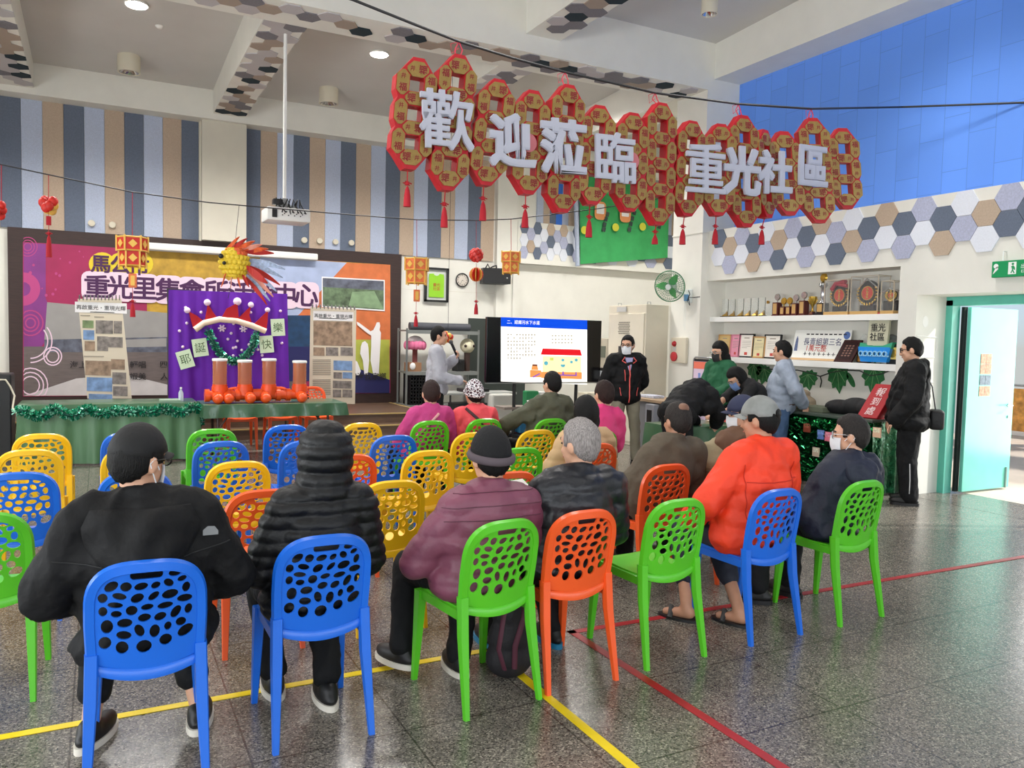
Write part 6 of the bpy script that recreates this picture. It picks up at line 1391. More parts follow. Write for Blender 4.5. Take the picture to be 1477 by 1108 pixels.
def torso(mb, J, g=0, belly=0, hem=0, low=-.02):
    b = J['b']; ax = (J['shR']-J['shL']); pts = [(J['pel'], .168, .128, .12), (J['pel'].lerp(J['che'], .33), .170, .124, .13), (J['pel'].lerp(J['che'], .66), .172, .122, .14), (J['che'], .170, .122, .15), (J['che'].lerp(J['nk'], .5), .142, .104, .12)]
    for i, (p, rx, ry, rz_) in enumerate(pts):
        up = J['nk']-J['che'] if i > 2 else J['che']-J['pel']
        R = frame(up, ax); q = p+R @ V((0, belly*(.7, 1, .8, .4, 0)[i], 0)); mb.ell(q, (rx*b+g, ry*(.6+.4*b)+g+belly*(.7, 1, .8, .4, 0)[i], rz_+g), n=20, k=12, rot=R)
    mb.ell(J['shR'], .066+g, n=12, k=8).ell(J['shL'], .066+g, n=12, k=8); cap_(mb, J['shR'].lerp(J['nk'], .2), J['shL'].lerp(J['nk'], .2), .075+g, .075+g)
    t = J['nk']-(J['nk']-J['che']).normalized()*.03
    for k in 'RL': mb.tube([J['sh'+k], t], [.06+g, .075+g], 12)
    if hem:
        R = frame(J['che']-J['pel'], ax); mb.ell(J['pel']+R @ V((0, 0, low)), (.175*b+hem, .135+hem, .13), n=20, k=10, rot=R)
def arms(mb, J, g=0, f=1.0, thick=1):
    for k in 'RL':
        s, e, w = J['sh'+k], J['el'+k], J['wr'+k]
        cap_(mb, s, e if f >= .5 else s.lerp(e, f*2), (.053+g)*thick, (.045+g)*thick)
        if f > .5: cap_(mb, e, e.lerp(w, (f-.5)*2), (.044+g)*thick, (.034+g)*thick)
def hand(mb, J, k):
    e, w = J['el'+k], J['wr'+k]; d = (w-e).normalized(); d = (J['hdir'+k] if 'hdir'+k in J else d).normalized()
    pn = J.get('pal'+k, V((0, 0, -1))); R = frame(d, pn.cross(d) if abs(pn.dot(d)) < .95 else d.orthogonal()); side = R.col[0]; n_ = (R @ V((0, 1, 0)))
    if n_.dot(pn) < 0: n_ = -n_
    mb.tube([w, w+d*.03], [.028, .03], 10); mb.ell(w+d*.055, (.042, .018, .048), n=12, k=8, rot=frame(d, side))
    curl = J.get('curl', .5); ts = 1 if k == 'R' else -1
    for i, L_ in enumerate((.068, .078, .072, .056)):
        a = w+d*.092+side*(-.033+.022*i); p1 = a+(d*math.cos(curl*.5)+n_*math.sin(curl*.5))*L_*.45; p2 = p1+(d*math.cos(curl*1.3)+n_*math.sin(curl*1.3))*L_*.33; p3 = p2+(d*math.cos(curl*2)+n_*math.sin(curl*2))*L_*.25
        mb.tube([a-d*.02, a, p1, p2, p3], [.0095, .0095, .009, .0085, .007], 8).ell(p3, .0072, n=8, k=5)
    a = w+d*.03-side*.03; p1 = a+(d*.75-side*.55+n_*.35).normalized()*.04; p2 = p1+(d*.9-side*.1+n_*.4).normalized()*.03
    mb.tube([a, p1, p2], [.013, .011, .0085], 8).ell(p2, .0085, n=8, k=5)
def legs(mb, J, g=0, end=1.0):
    for k in 'RL':
        h, n_, a = J['hp'+k], J['kn'+k], J['an'+k]
        cap_(mb, h, n_, .086+g, .06+g); cap_(mb, n_, n_.lerp(a, end), .058+g, (.036 if g < .01 else .05)+g)
        if g < .01: cap_(mb, n_.lerp(a, .25)+(V((0, -.02, 0))), n_.lerp(a, .55), .055, .045)
def HR(J): y, p, r = J['hr']; return (M.Rotation(-y, 3, 'Z') @ M.Rotation(-p, 3, 'X') @ M.Rotation(r, 3, 'Y'))*J.get('hs', 1.06)
def bodymesh(J, vox):
    mb = MB(); torso(mb, J, -.005); arms(mb, J); legs(mb, J)
    R = HR(J); h = J['hd']
    def e(c, r): mb.ell(h+R @ V(c), r, n=16, k=11, rot=R)
    cap_(mb, J['nk']-V((0, 0, .03)), h+R @ V((0, -.015, -.06)), .056, .054)
    e((0, -.004, .012), (.076, .096, .106)); e((0, .026, -.05), (.062, .066, .066)); e((0, .064, -.094), (.03, .024, .026)); e((0, .094, -.022), (.013, .024, .03)); e((0, .104, -.036), (.018, .017, .012))
    e((.079, -.008, -.014), (.013, .024, .034)); e((-.079, -.008, -.014), (.013, .024, .034)); e((0, .08, .025), (.056, .018, .014)); e((.034, .066, -.03), (.026, .022, .022)); e((-.034, .066, -.03), (.026, .022, .022)); e((0, .08, -.066), (.026, .018, .014))
    for k in 'RL':
        hand(mb, J, k); a = J['an'+k]; t = J['toe'+k]; f = V((math.sin(t), math.cos(t), 0)); q = V((a.x, a.y, a.z))
        cap_(mb, q+V((0, 0, -.035))-f*.02, q+f*.13+V((0, 0, -.055)), .038, .026); cap_(mb, a, q+V((0, 0, -.035)), .036, .036)
    return remesh(mb, vox, 3)
def haircap(J, style, m, root):
    h = J['hd']; R = HR(J); mb = MB()
    def sm(x): return max(0, min(1, x/.16+.5))
    def fn(d):
        if style in ('short', 'bald'):
            yy = d.y+.06*noise.noise(V((d.z*9+h.z*5, d.x*5, 1)))
            thr = .56-.12*abs(d.x) if yy > .55 else (-.22 if yy > .12 else (-.05 if yy > -.16 else max(-.95, -.55+.9*(yy+.16))))
            thr += .06*noise.noise(V((d.x*9+h.z*5, d.y*9, 1)))
            a = sm(d.z-thr)
            if style == 'bald': a *= 1-sm(.02+d.z-.62-.1*abs(d.x)+.3*max(0, d.y))*1
            return .84+.28*a+(.05*noise.noise(V((d.x*5+h.z*7, d.y*5, d.z*3)))+.03*noise.noise(V((d.x*14, d.y*14, d.z*5))))*a
        thr = .55*d.y-.75*(1-max(0, d.y)) if d.y > -.2 else -.95
        if d.y > .35: thr = .42
        a = sm(d.z-thr); return .84+.30*a+.012*math.sin(21*d.x)*math.cos(17*d.y)*a
    if style in ('bob', 'long'):
        mb.ell(h+R @ V((0, -.012, .002)), (.088, .103, .126), n=28, k=20, rot=R, fn=fn)
        for s in (-1, 1): mb.ell(h+R @ V((s*.066, -.03, -.06)), (.034, .062, .075), n=12, k=8, rot=R)
        mb.ell(h+R @ V((0, -.066, -.07)), (.08, .045, .08), n=14, k=9, rot=R)
        if style == 'long':
            for s in (-1, 0, 1): mb.tube([h+R @ V((s*.06, -.05, -.05)), h+R @ V((s*.075, -.05, -.16)), h+R @ V((s*.08, -.03, -.26))], [.055, .055, .03], 10)
        return remesh(mb, .008, 2).build('hair', m, root, local=True, smooth=180)
    mb.ell(h+R @ V((0, -.006, .012)), (.077, .097, .108), n=30, k=22, rot=R, fn=fn)
    return mb.build('hair', m, root, local=True, smooth=180)
def puff(mb, amp, period, dirv=V((0, 0, 1)), ph=0):
    for i, v in enumerate(mb.v): mb.v[i] = v+mb.n[i]*amp*(abs(math.sin(PI*(v.dot(dirv)/period+ph)))**.6-.6)
    return mb
def crease(mb, amp, sc=9, seed=0):
    for i, v in enumerate(mb.v):
        q = noise.noise_vector(V((v.x*3+seed, v.y*3, v.z*3)))*.12; a = noise.noise(V((v.x*sc+seed+q.x*6, v.y*sc+q.y*6, v.z*sc*.75+q.z*6))); b_ = noise.noise(V((v.x*sc*2-seed, v.y*sc*2, v.z*sc*1.6+q.x*9)))
        w = (1-3.2*abs(a))*.9+(.7-2.2*abs(b_))*.45; mb.v[i] = v+mb.n[i]*amp*w
    return mb
class Front:
    def __init__(s, o, root): s.t = BVHTree.FromPolygons([v.co.copy() for v in o.data.vertices], [tuple(p.vertices) for p in o.data.polygons])
    def hit(s, x, z, back=False, off=.004):
        d = V((0, 1, 0)) if back else V((0, -1, 0)); p, n_, i, l = s.t.ray_cast(V((x, -1 if back else 1, z)), d)
        return (p-d*off) if p else None
    def strip(s, pts, r, name, m, root, back=False, flat=None, n=6):
        q = []
        for (x0, z0), (x1, z1) in zip(pts, pts[1:]):
            for i in range(10): p = s.hit(x0+(x1-x0)*i/9, z0+(z1-z0)*i/9, back); q.append(p) if p else None
        if len(q) > 1: return MB().tube(q, r, n).build(name, m, root, local=True, smooth=60)
def hoodflap(fr, cx, zt, zb, w, m, root, bul=.05):
    NX, NZ = 18, 12; A = []; B = []
    for j in range(NZ+1):
        v = j/NZ; z = zt+(zb-zt)*v; hw = w*math.sqrt(max(0, 1-(max(0, v-.25)/.75)**2.2))*(.86+.14*min(1, v*4))
        for i in range(NX+1):
            u = -1+2*i/NX; x = cx+u*max(hw, .004); p = fr.hit(x, z, True, 0) or V((x, 0, z))
            e = (1-abs(u)**2.5)*min(1, (1-v)*6+.05)*(1 if v > .12 else .55+v*3.7); fold = .010*math.sin(u*7+v*5)+.014*noise.noise(V((u*3, v*4, cx)))
            A.append(V((x, p.y-.012-bul*e*(.55+.45*v)-fold*e, z-.0))); B.append(V((x, p.y+.02, z)))
    n_ = len(A); fs = []
    for j in range(NZ):
        for i in range(NX): k = j*(NX+1)+i; fs += [(k, k+NX+1, k+NX+2, k+1), (n_+k, n_+k+1, n_+k+NX+2, n_+k+NX+1)]
    for j in range(NZ): k = j*(NX+1); fs += [(k, n_+k, n_+k+NX+1, k+NX+1), (k+NX, k+2*NX+1, n_+k+2*NX+1, n_+k+NX)]
    for i in range(NX): k = i; fs += [(k, k+1, n_+k+1, n_+k)]; k = NZ*(NX+1)+i; fs += [(k, n_+k, n_+k+1, k+1)]
    MB().add(A+B, fs).build('hood', m, root, local=True, smooth=60)
def person(label, loc, rz, J, top, pants, shoe, skin=SKIN, hair=('short', HB), topname='jacket', f=1.0, g=.022, hem=.03, collar=True, hood=0, mask=None, glasses=None, cap=None, beanie=None, puffp=0, cr=.009, vox=.011, face=True, belly=0, vest=None, pend=.96, sole=BLACK, legg=.016, group=None, undershirt=None, low=-.02, hoodup=False):
    r = thing('person', label, 'person', loc, rz, group)
    bodymesh(J, vox).build('body', skin, r, local=True, smooth=180)
    mb = MB(); torso(mb, J, g if not vest else .01, belly, hem if not vest else .0, low); arms(mb, J, g+(.010 if f > .5 else 0), f)
    for k in 'RL':
        if f > .5: a_ = J['sh'+k].lerp(J['el'+k], .45); mb.tube([a_, V((a_.x*.6+J['che'].x*.4, J['che'].y, a_.z-.03))], [.06+g, .08+g], 12)
    R = HR(J); h = J['hd']; nk = J['nk']
    if collar and not vest: mb.lathe([(.092, -.05), (.084, .055), (.062, .055), (.062, -.05)], nk, 18, ax=(h-nk).normalized())
    if hood and not hoodup:
        ax = J['shR']-J['shL']; Q = frame(J['nk']-J['che'], ax)
        mb.ell(nk+Q @ V((0, -.075, .02)), (.155, .085, .065), n=16, k=10, rot=Q).ell(nk+Q @ V((0, -.115, -.06)), (.14, .055, .095), n=14, k=9, rot=Q).ell(nk+Q @ V((0, -.12, -.12)), (.09, .045, .07), n=14, k=9, rot=Q)
    if hoodup:
        mb.ell(h+R @ V((0, -.022, .008)), (.115, .128, .138), n=20, k=14, rot=R); cap_(mb, nk, h+R @ V((0, -.02, -.05)), .125, .115)
    q = remesh(mb, .0125 if not hoodup else .009, 3)
    if puffp: puff(q, .010 if not hoodup else .012, puffp)
    if cr: crease(q, cr, 8, loc[0])
    tp = q.build(topname, top, r, local=True, smooth=180)
    if vest:
        mb = MB(); torso(mb, J, g+.006, belly, hem, low)
        if collar: mb.lathe([(.092, -.05), (.086, .055), (.062, .055), (.062, -.05)], nk, 18, ax=(h-nk).normalized())
        q = remesh(mb, .0125, 3); crease(q, cr, 8, 3)
        if puffp: puff(q, .009, puffp)
        q.build('vest', vest, r, local=True, smooth=180)
    mb = MB(); legs(mb, J, legg, pend); R2 = frame(J['che']-J['pel'], J['hpR']-J['hpL']); mb.ell(J['pel'], (.165*(.7+.3*J['b'])+belly*.3, .125+belly*.5, .12), n=18, k=10, rot=R2)
    crease(remesh(mb, .0125, 3), .006, 9, 5).build('trousers', pants, r, local=True, smooth=180)
    for k in 'RL':
        a = J['an'+k]; t = J['toe'+k]; f_ = V((math.sin(t), math.cos(t), 0)); Q = frame(V((0, 0, 1)), V((f_.y, -f_.x, 0))); c = V((a.x, a.y, a.z-.085))+f_*.045
        if shoe == 'sandal':
            MB().prism([(c.x+(Q @ V((x, y, 0))).x, c.y+(Q @ V((x, y, 0))).y) for x, y in circ(0, 0, .05, .14, 20)], .018, 0, None, c.z).tube([c+Q @ V((-.05, .04, .015)), c+Q @ V((0, .05, .075)), c+Q @ V((.05, .04, .015))], .016, 8, flat=.4).build('sandal', BLACK, r, local=True, smooth=40); continue
        s_ = MB(); s_.ell(c+V((0, 0, .045)), (.050, .140, .052), n=18, k=10, rot=Q).ell(c-f_*.05+V((0, 0, .065)), (.046, .07, .055), n=14, k=8, rot=Q)
        o = remesh(s_, .009, 2)
        o.v = [V((v.x, v.y, max(v.z, c.z+.014))) for v in o.v]; o = o.build('shoe', shoe, r, local=True, smooth=180)
        MB().prism([(c.x+(Q @ V((x, y, 0))).x, c.y+(Q @ V((x, y, 0))).y) for x, y in circ(0, 0, .054, .143, 22)], .028, 0, None, c.z-.0).build('sole', sole, o, local=True, smooth=40)
    if hair: haircap(J, hair[0], hair[1], r)
    def H_(c): return h+R @ V(c)
    if face:
        MB().ell(H_((.031, .083, .004)), (.0125, .0085, .0065), n=10, k=6, rot=R).ell(H_((-.031, .083, .004)), (.0125, .0085, .0065), n=10, k=6, rot=R).build('eye', EYEM, r, local=True, smooth=180)
        MB().tube([H_((.014, .098, .024)), H_((.033, .093, .029)), H_((.05, .078, .024))], .0045, 6).tube([H_((-.014, .098, .024)), H_((-.033, .093, .029)), H_((-.05, .078, .024))], .0045, 6).build('eyebrow', hair[1] if hair and hair[1] != HG else HDG, r, local=True, smooth=60)
        if not mask: MB().ell(H_((0, .094, -.066)), (.022, .007, .006), n=12, k=6, rot=R).build('mouth', LIPM, r, local=True, smooth=180)
    if mask:
        vs = []; fs = []; A, B = 14, 7
        for L in (0, 1):
            for j in range(B+1):
                for i in range(A+1):
                    a = math.radians(-62+124*i/A); w = j/B; z = -.012-.098*w; pr = .012*math.sin(PI*w)+(.016*math.exp(-(a/.35)**2)*(1-w*.5)); o_ = .0+.004*L
                    vs.append(H_(((.074+o_-.012*w)*math.sin(a), .012-.0*w+(.082+o_+pr)*math.cos(a), z+(.012*(1-w) if abs(a) < .3 else 0))))
        n_ = (A+1)*(B+1)
        for j in range(B):
            for i in range(A):
                k = j*(A+1)+i; fs += [(n_+k, n_+k+A+1, n_+k+A+2, n_+k+1), (k, k+1, k+A+2, k+A+1)]
        mm = MB().add(vs, fs)
        for s in (-1, 1): mm.tube([H_((s*.073, .03, -.03)), H_((s*.086, -.01, .01)), H_((s*.088, -.03, -.01)), H_((s*.07, .03, -.09))], .0025, 5)
        mm.build('face_mask', mask, r, local=True, smooth=60)
    if glasses:
        gg = MB()
        for s in (-1, 1):
            gg.tube([H_((s*.033+.027*math.cos(t), .1, .004+.021*math.sin(t))) for t in [2*PI*i/16 for i in range(17)]], .0032, 6).tube([H_((s*.06, .1, .01)), H_((s*.083, .03, .008)), H_((s*.086, -.01, .002))], .0028, 5)
        gg.tube([H_((-.008, .104, .008)), H_((.008, .104, .008))], .003, 5).build('glasses', glasses, r, local=True, smooth=60)
    if cap:
        mb = MB().ell(H_((0, -.004, .018)), (.080, .100, .108), n=28, k=18, rot=R, fn=lambda d: .88+.24*max(0, min(1, (d.z-.08+(.12 if d.y < 0 else 0))/.1+.5)))
        c = mb.build('cap', cap, r, local=True, smooth=180)
        vs = []; 
        for L in (0, 1):
            for j in range(5):
                for i in range(13):
                    a = math.radians(-62+124*i/12); rr = 1+.58*j/4*max(.2, math.cos(a))**.7
                    vs.append(H_((.082*math.sin(a)*(1+.1*j/4), .098*math.cos(a)*rr-.004, .040-.010*j/4-.030*(math.sin(a))**2*1-.004*L)))
        fs = []
        for j in range(4):
            for i in range(12): k = j*13+i; fs += [(k, k+1, k+14, k+13), (65+k, 65+k+13, 65+k+14, 65+k+1)]
        fs += [(52+i, 53+i, 118+i, 117+i) for i in range(12)]
        MB().add(vs, fs).build('brim', cap, c, local=True, smooth=60)
    if beanie:
        m1, m2 = beanie
        mb = MB().ell(H_((0, -.008, .02)), (.083, .103, .118), n=28, k=18, rot=R, fn=lambda d: .88+.22*max(0, min(1, (d.z+.02+.30*max(0, -d.y)-.25*max(0, d.y))/.1+.5)))
        c = mb.build('beanie', m1, r, local=True, smooth=180)
        rg = []
        for i in range(25):
            a = 2*PI*i/24; rg.append(H_((.0925*math.cos(a), .114*math.sin(a)-.008, .02+.028*math.sin(a)-.012)))
        MB().tube(rg, .016, 8, flat=1.3).build('beanie_cuff', m2, c, local=True, smooth=60)
    return r, tp
BLKJ = mat('jacket_black', (9, 9, 11), .75, var=.15, vs=5, bump=.5, bs=16, spec=.3); BLKP = mat('puffer_black', (8, 9, 12), .5, bump=.4, bs=18, spec=.35); PLUM = mat('jacket_plum', (118, 62, 82), .5, var=.1, vs=8, bump=.25, bs=16)
DKT = mat('trousers_black', (11, 12, 15), .8, bump=.4, spec=.3, bs=20); NAVT = mat('trousers_navy', (30, 34, 48), .75, bump=.2, bs=20); KHK = mat('trousers_khaki', (134, 128, 110), .8, bump=.2, bs=18, var=.06, vs=8); JEAN = mat('jeans_blue', (66, 92, 128), .8, var=.12, vs=12, bump=.2, bs=25)
NAVP = mat('puffer_navy', (15, 17, 25), .42, bump=.25, bs=22); REDJ = mat('jacket_orange_red', (232, 58, 22), .6, var=.05, vs=6, bump=.45, bs=12); NVJ = mat('jacket_navy', (19, 26, 46), .65, var=.1, vs=6, bump=.5, bs=16); BRNJ = mat('jacket_brown', (82, 72, 58), .8, var=.08, vs=8, bump=.5, bs=14)
VSTB = mat('vest_brown', (96, 66, 46), .8, var=.1, vs=8); SLVB = mat('sleeve_beige', (150, 138, 108), .8, bump=.5, bs=14); MGT = mat('jacket_magenta', (178, 52, 116), .75, var=.06, vs=8, bump=.5, bs=14); CORAL = mat('jacket_coral', (222, 76, 84), .75, var=.06, vs=8, bump=.5, bs=13); OLV = mat('jacket_olive', (70, 72, 54), .75, var=.08, vs=8, bump=.5, bs=13)
BGE = mat('vest_beige_quilt', (186, 152, 112), .7, var=.08, vs=10, bump=.3, bs=14); HPK = mat('jacket_hot_pink', (226, 56, 122), .6, bump=.5, bs=13); GRYS = mat('sweatshirt_grey', (172, 172, 180), .85, var=.06, vs=20, bump=.5, bs=13); GRSH = mat('shirt_grey_blue', (152, 162, 178), .75, var=.05, vs=20, bump=.45, bs=12); GRNT = mat('top_green', (26, 92, 58), .8, bump=.5, bs=13); BLKT = mat('tshirt_black', (15, 15, 18), .8, bump=.5, bs=13)
SHB = mat('shoe_black', (12, 12, 14), .5); SOLW = mat('sole_white', (214, 208, 196), .6); BKC = mat('cap_black', (8, 8, 10), .75, bump=.15, bs=60); GRC = mat('cap_grey_denim', (128, 130, 128), .85, var=.2, vs=12); NVC = mat('cap_navy', (36, 42, 70), .8); KNB = mat('knit_black', (12, 12, 15), .9, bump=.3, bs=90); KNG = mat('knit_grey', (84, 74, 80), .9)
m, n, L, b = custom('knit_pattern'); tc = n.new('ShaderNodeTexCoord'); vv = n.new('ShaderNodeTexVoronoi'); vv.feature = 'DISTANCE_TO_EDGE'; vv.inputs['Scale'].default_value = 34; rr = n.new('ShaderNodeValToRGB'); rr.color_ramp.interpolation = 'CONSTANT'
rr.color_ramp.elements[0].color = (.75, .72, .74, 1); rr.color_ramp.elements[1].position = .11; rr.color_ramp.elements[1].color = (.02, .022, .035, 1); q = rr.color_ramp.elements.new(.3); q.color = (.25, .05, .06, 1); q = rr.color_ramp.elements.new(.36); q.color = (.02, .022, .035, 1)
L.new(tc.outputs['Object'], vv.inputs['Vector']); L.new(vv.outputs['Distance'], rr.inputs['Fac']); L.new(rr.outputs['Color'], b.inputs['Base Color']); b.inputs['Roughness'].default_value = .85; KNP = m
def seat(key, H, hx, **k):
    c = CH[key]; return (c.x, c.y+.0, 0), hx-c.x
ZIP = mat('seam_dark', (16, 17, 19), .7); LOGO = mat('logo_grey', (120, 122, 124), .6)
D = math.radians
# --- seated, front row
loc, dx = seat('f1', 0, at(198, 617, Y=3.45).x); J = sit(1.315, dx, 1.22, D(48), D(8)); J['elL'] += V((-.03, -.02, .0)); J['elR'] += V((.03, -.02, 0)); J['anR'] = V((.21, .24, .085)); J['anL'] = V((-.2, .26, .085)); J['toeR'] = .25; J['toeL'] = .5
r, t = person('person in black baseball cap and black hooded jacket, sitting with back to camera', loc, 0, J, BLKJ, DKT, SHB, cap=BKC, glasses=BLACK, mask=MASKM, sole=SOLW, pend=.72, hem=.055, g=.034, low=-.03, cr=.012)
Fr = Front(t, r)
hoodflap(Fr, dx*.8, 1.04, .80, .20, BLKJ, r, .055)
for pts in ([(-.3, .86), (-.1, .835), (0, .83), (.1, .84), (.31, .88)],): Fr.strip([(x+dx*.6, z) for x, z in pts], .003, 'seam', ZIP, r, True)
p = Fr.hit(.235+dx*.6, .93, True, .006)
if p: MB().prism([(-.028, -.015), (.028, -.015), (.028, .0), (.015, .018), (-.01, .02), (-.028, .005)], .003, 0, plane_m(p, (1, 0, 0), (0, 0, 1))).build('chest_emblem', LOGO, r, local=True)
loc, dx = seat('f2', 0, at(467, 614, Y=3.5).x); J = sit(1.285, dx, .98, 0, 0)
J['anR'] = V((.10, .10, .085)); J['anL'] = V((-.1, .3, .085))
r, t = person('person in black quilted coat with the hood up, sitting with back to camera', loc, 0, J, BLKP, DKT, SHB, hair=None, hoodup=True, puffp=.058, cr=.003, sole=SOLW, g=.026, pend=.9, hem=.05, topname='quilted_coat')
loc, dx = seat('f3', 0, at(703, 621, Y=3.5).x); J = sit(1.235, dx, 1.1, 0, D(8)); J['elL'] += V((-.05, .02, .0)); J['wrL'] = V((-.02, .3, .7)); J['wrR'] = V((.16, .3, .74)); J['anL'] = V((-.26, .33, .12)); J['toeL'] = -.4; J['knL'] = V((-.2, .42, .52)); J['anR'] = V((.0, .2, .085))
r, t = person('person in plum quilted jacket and black beanie, sitting with back to camera', loc, 0, J, PLUM, DKT, SHB, hair=('short', HB), beanie=(KNB, KNG), puffp=.11, cr=.004, sole=SOLW, g=.028, hem=.05, topname='quilted_jacket', collar=True)
Fr = Front(t, r)
for z in (.86, .92, .98): Fr.strip([(-.25+dx*.6, z-.01), (dx*.6, z), (.25+dx*.6, z-.01)], .0022, 'seam', mat('seam_plum', (88, 44, 60), .7), r, True)
q = at(738, 700, Y=3.9); o = MB().rb(-.12, .14, -.09, .09, 0, .012, .003, 0, M.Translation((q.x, 3.86, .845)) @ M.Rotation(.35, 4, 'Z') @ M.Rotation(.55, 4, 'X')).build('clipboard_paper', PAPER); tag(o, 'white papers held open between the plum jacket and the black puffer', 'paper')
loc, dx = seat('f4', 0, at(838, 607, Y=3.5).x); J = sit(1.275, dx, 1.25, D(-18), D(4)); J['anL'] = V((-.17, .42, .085)); J['anR'] = V((.15, .3, .085))
r, t = person('white haired man in black puffer jacket, sitting with back to camera', loc, 0, J, NAVP, DKT, SHB, skin=SKIN, hair=('short', HG), puffp=.085, cr=.005, g=.03, hem=.045, sole=mat('sole_blue', (30, 120, 160), .5), topname='puffer_jacket')
loc, dx = seat('f6', 0, at(1093, 574, Y=3.6).x); J = sit(1.36, dx, 1.22, D(-24), D(6)); J['elL'] = V((-.30, .02, .77)); J['wrL'] = V((-.2, .26, .62)); J['anL'] = V((-.26, .22, .085)); J['anR'] = V((-.02, .02, .085)); J['toeR'] = -.35; J['toeL'] = -.5; J['knR'] = V((.08, .4, .52))
r, t = person('man in bright orange red jacket and grey denim cap, sitting with back to camera', loc, 0, J, REDJ, NAVT, 'sandal', hair=('short', HB), cap=GRC, g=.03, hem=.03, pend=.62, skin=SKIND, cr=.008)
Fr = Front(t, r); SR_ = mat('seam_red', (196, 42, 16), .7)
R_h = HR(J); MB().ell(J['hd']+R_h @ V((0, -.108, .030)), (.036, .012, .028), n=14, k=9, rot=R_h).build('cap_opening', HB, r, local=True, smooth=180)
Fr.strip([(-.18+dx*.5, .90), (0+dx*.5, .895), (.24+dx*.5, .90)], .003, 'seam', SR_, r, True); Fr.strip([(-.19+dx*.5, 1.0), (-.17+dx*.4, .8), (-.15+dx*.3, .62)], .003, 'seam', SR_, r, True); Fr.strip([(.2+dx*.5, 1.0), (.2+dx*.4, .8)], .003, 'seam', SR_, r, True)
loc, dx = seat('f7', 0, at(1226, 601, Y=3.6).x); J = sit(1.235, dx, 1.12, D(-36), D(4)); J['anL'] = V((-.33, .28, .085)); J['anR'] = V((-.02, .3, .085)); J['toeL'] = -.7; J['toeR'] = -.2
r, t = person('dark haired person in navy hooded jacket and mask, sitting at the row end', loc, 0, J, NVJ, DKT, SHB, hair=('short', HDG), mask=MASKM, glasses=STEEL, g=.03, hem=.05, sole=BLACK, cr=.011)
hoodflap(Front(t, r), dx*.8, .98, .78, .17, NVJ, r, .05)
# --- seated, further rows
loc, dx = seat('X', 0, at(968, 582, Y=4.6).x); J = sit(1.25, dx, 1.2, D(0), D(4))
r, t = person('balding man in dark brown jacket, sitting with back to camera', loc, 0, J, BRNJ, DKT, SHB, skin=SKIND, hair=('short', HDG), g=.028)
MB().ell(J['hd']+HR(J) @ V((0, -.062, .083)), (.046, .040, .040), n=14, k=9).build('bald_crown', mat('crown_skin', (120, 84, 64), .5), r, local=True, smooth=180)
loc, dx = seat('V6', 0, at(1062, 572, Y=4.6).x); J = sit(1.285, dx, 1.12, D(-58), D(8)); J['elL'] = V((-.34, .1, .74))
r, t = person('person in navy cap with brown vest over beige sleeves, face turned to profile', loc, 0, J, SLVB, DKT, SHB, hair=('short', HDG), cap=NVC, mask=MASKM, vest=VSTB, topname='shirt')
loc, dx = seat('V', 0, at(842, 577, Y=5.6).x); J = sit(1.21, dx, 1.15, 0, D(4))
r, t = person('person with black bobbed hair in beige quilted jacket, sitting with back to camera', loc, 0, J, BGE, DKT, SHB, hair=('bob', HB), puffp=.09, cr=.004, g=.03, topname='quilted_jacket')
loc, dx = seat('U2', 0, at(850, 548, Y=6.6).x); J = sit(1.3, max(-.12, dx), 1.1, 0, 0)
r, t = person('person with reddish brown hair in bright pink jacket behind the black bobbed hair', loc, 0, J, HPK, DKT, SHB, hair=('short', HBR))
loc, dx = seat('U', 0, at(788, 536, Y=7.5).x); J = sit(1.335, dx, 1.15, D(-12), D(2)); J['elL'] = V((-.36, .12, .78)); J['wrL'] = V((-.3, .4, .62)); J['knL'] = V((-.34, .4, .54)); J['anL'] = V((-.42, .5, .09))
r, t = person('man in dark olive jacket, sitting in the front-most occupied row before the television', loc, 0, J, OLV, DKT, SHB, hair=('short', HB), g=.028)
q = at(772, 580, Y=7.9); o = MB().rb(-.1, .12, -.07, .08, 0, .01, .003, 0, M.Translation((q.x, 7.85, q.z-.02)) @ M.Rotation(.4, 4, 'X')).build('handout_paper', PAPER); tag(o, 'white handout held by the man in dark olive jacket', 'paper')
STR = mat('strap_pale', (206, 150, 150), .6); STD = mat('strap_dark', (60, 30, 34), .6)
loc, dx = seat('P', 0, at(627, 550, Y=7.5).x); J = sit(1.24, max(-.1, min(.1, dx)), 1.12, D(6), D(2))
r, t = person('person in magenta jacket with pale bag strap, sitting with back to camera', loc, 0, J, MGT, DKT, SHB, hair=('short', HBR))
Front(t, r).strip([(.12, .93), (0, .82), (-.2, .60)], .014, 'bag_strap', STR, r, True)
loc, dx = seat('R', 0, at(687, 552, Y=7.5).x); J = sit(1.225, max(-.16, min(.1, dx)), 1.15, 0, D(2))
r, t = person('person in coral jacket and black and white patterned beanie, sitting with back to camera', loc, 0, J, CORAL, DKT, SHB, hair=('short', HB), beanie=(KNP, KNP))
Front(t, r).strip([(-.15, .97), (-.02, .84), (.1, .68)], .016, 'bag_strap', STD, r, True)
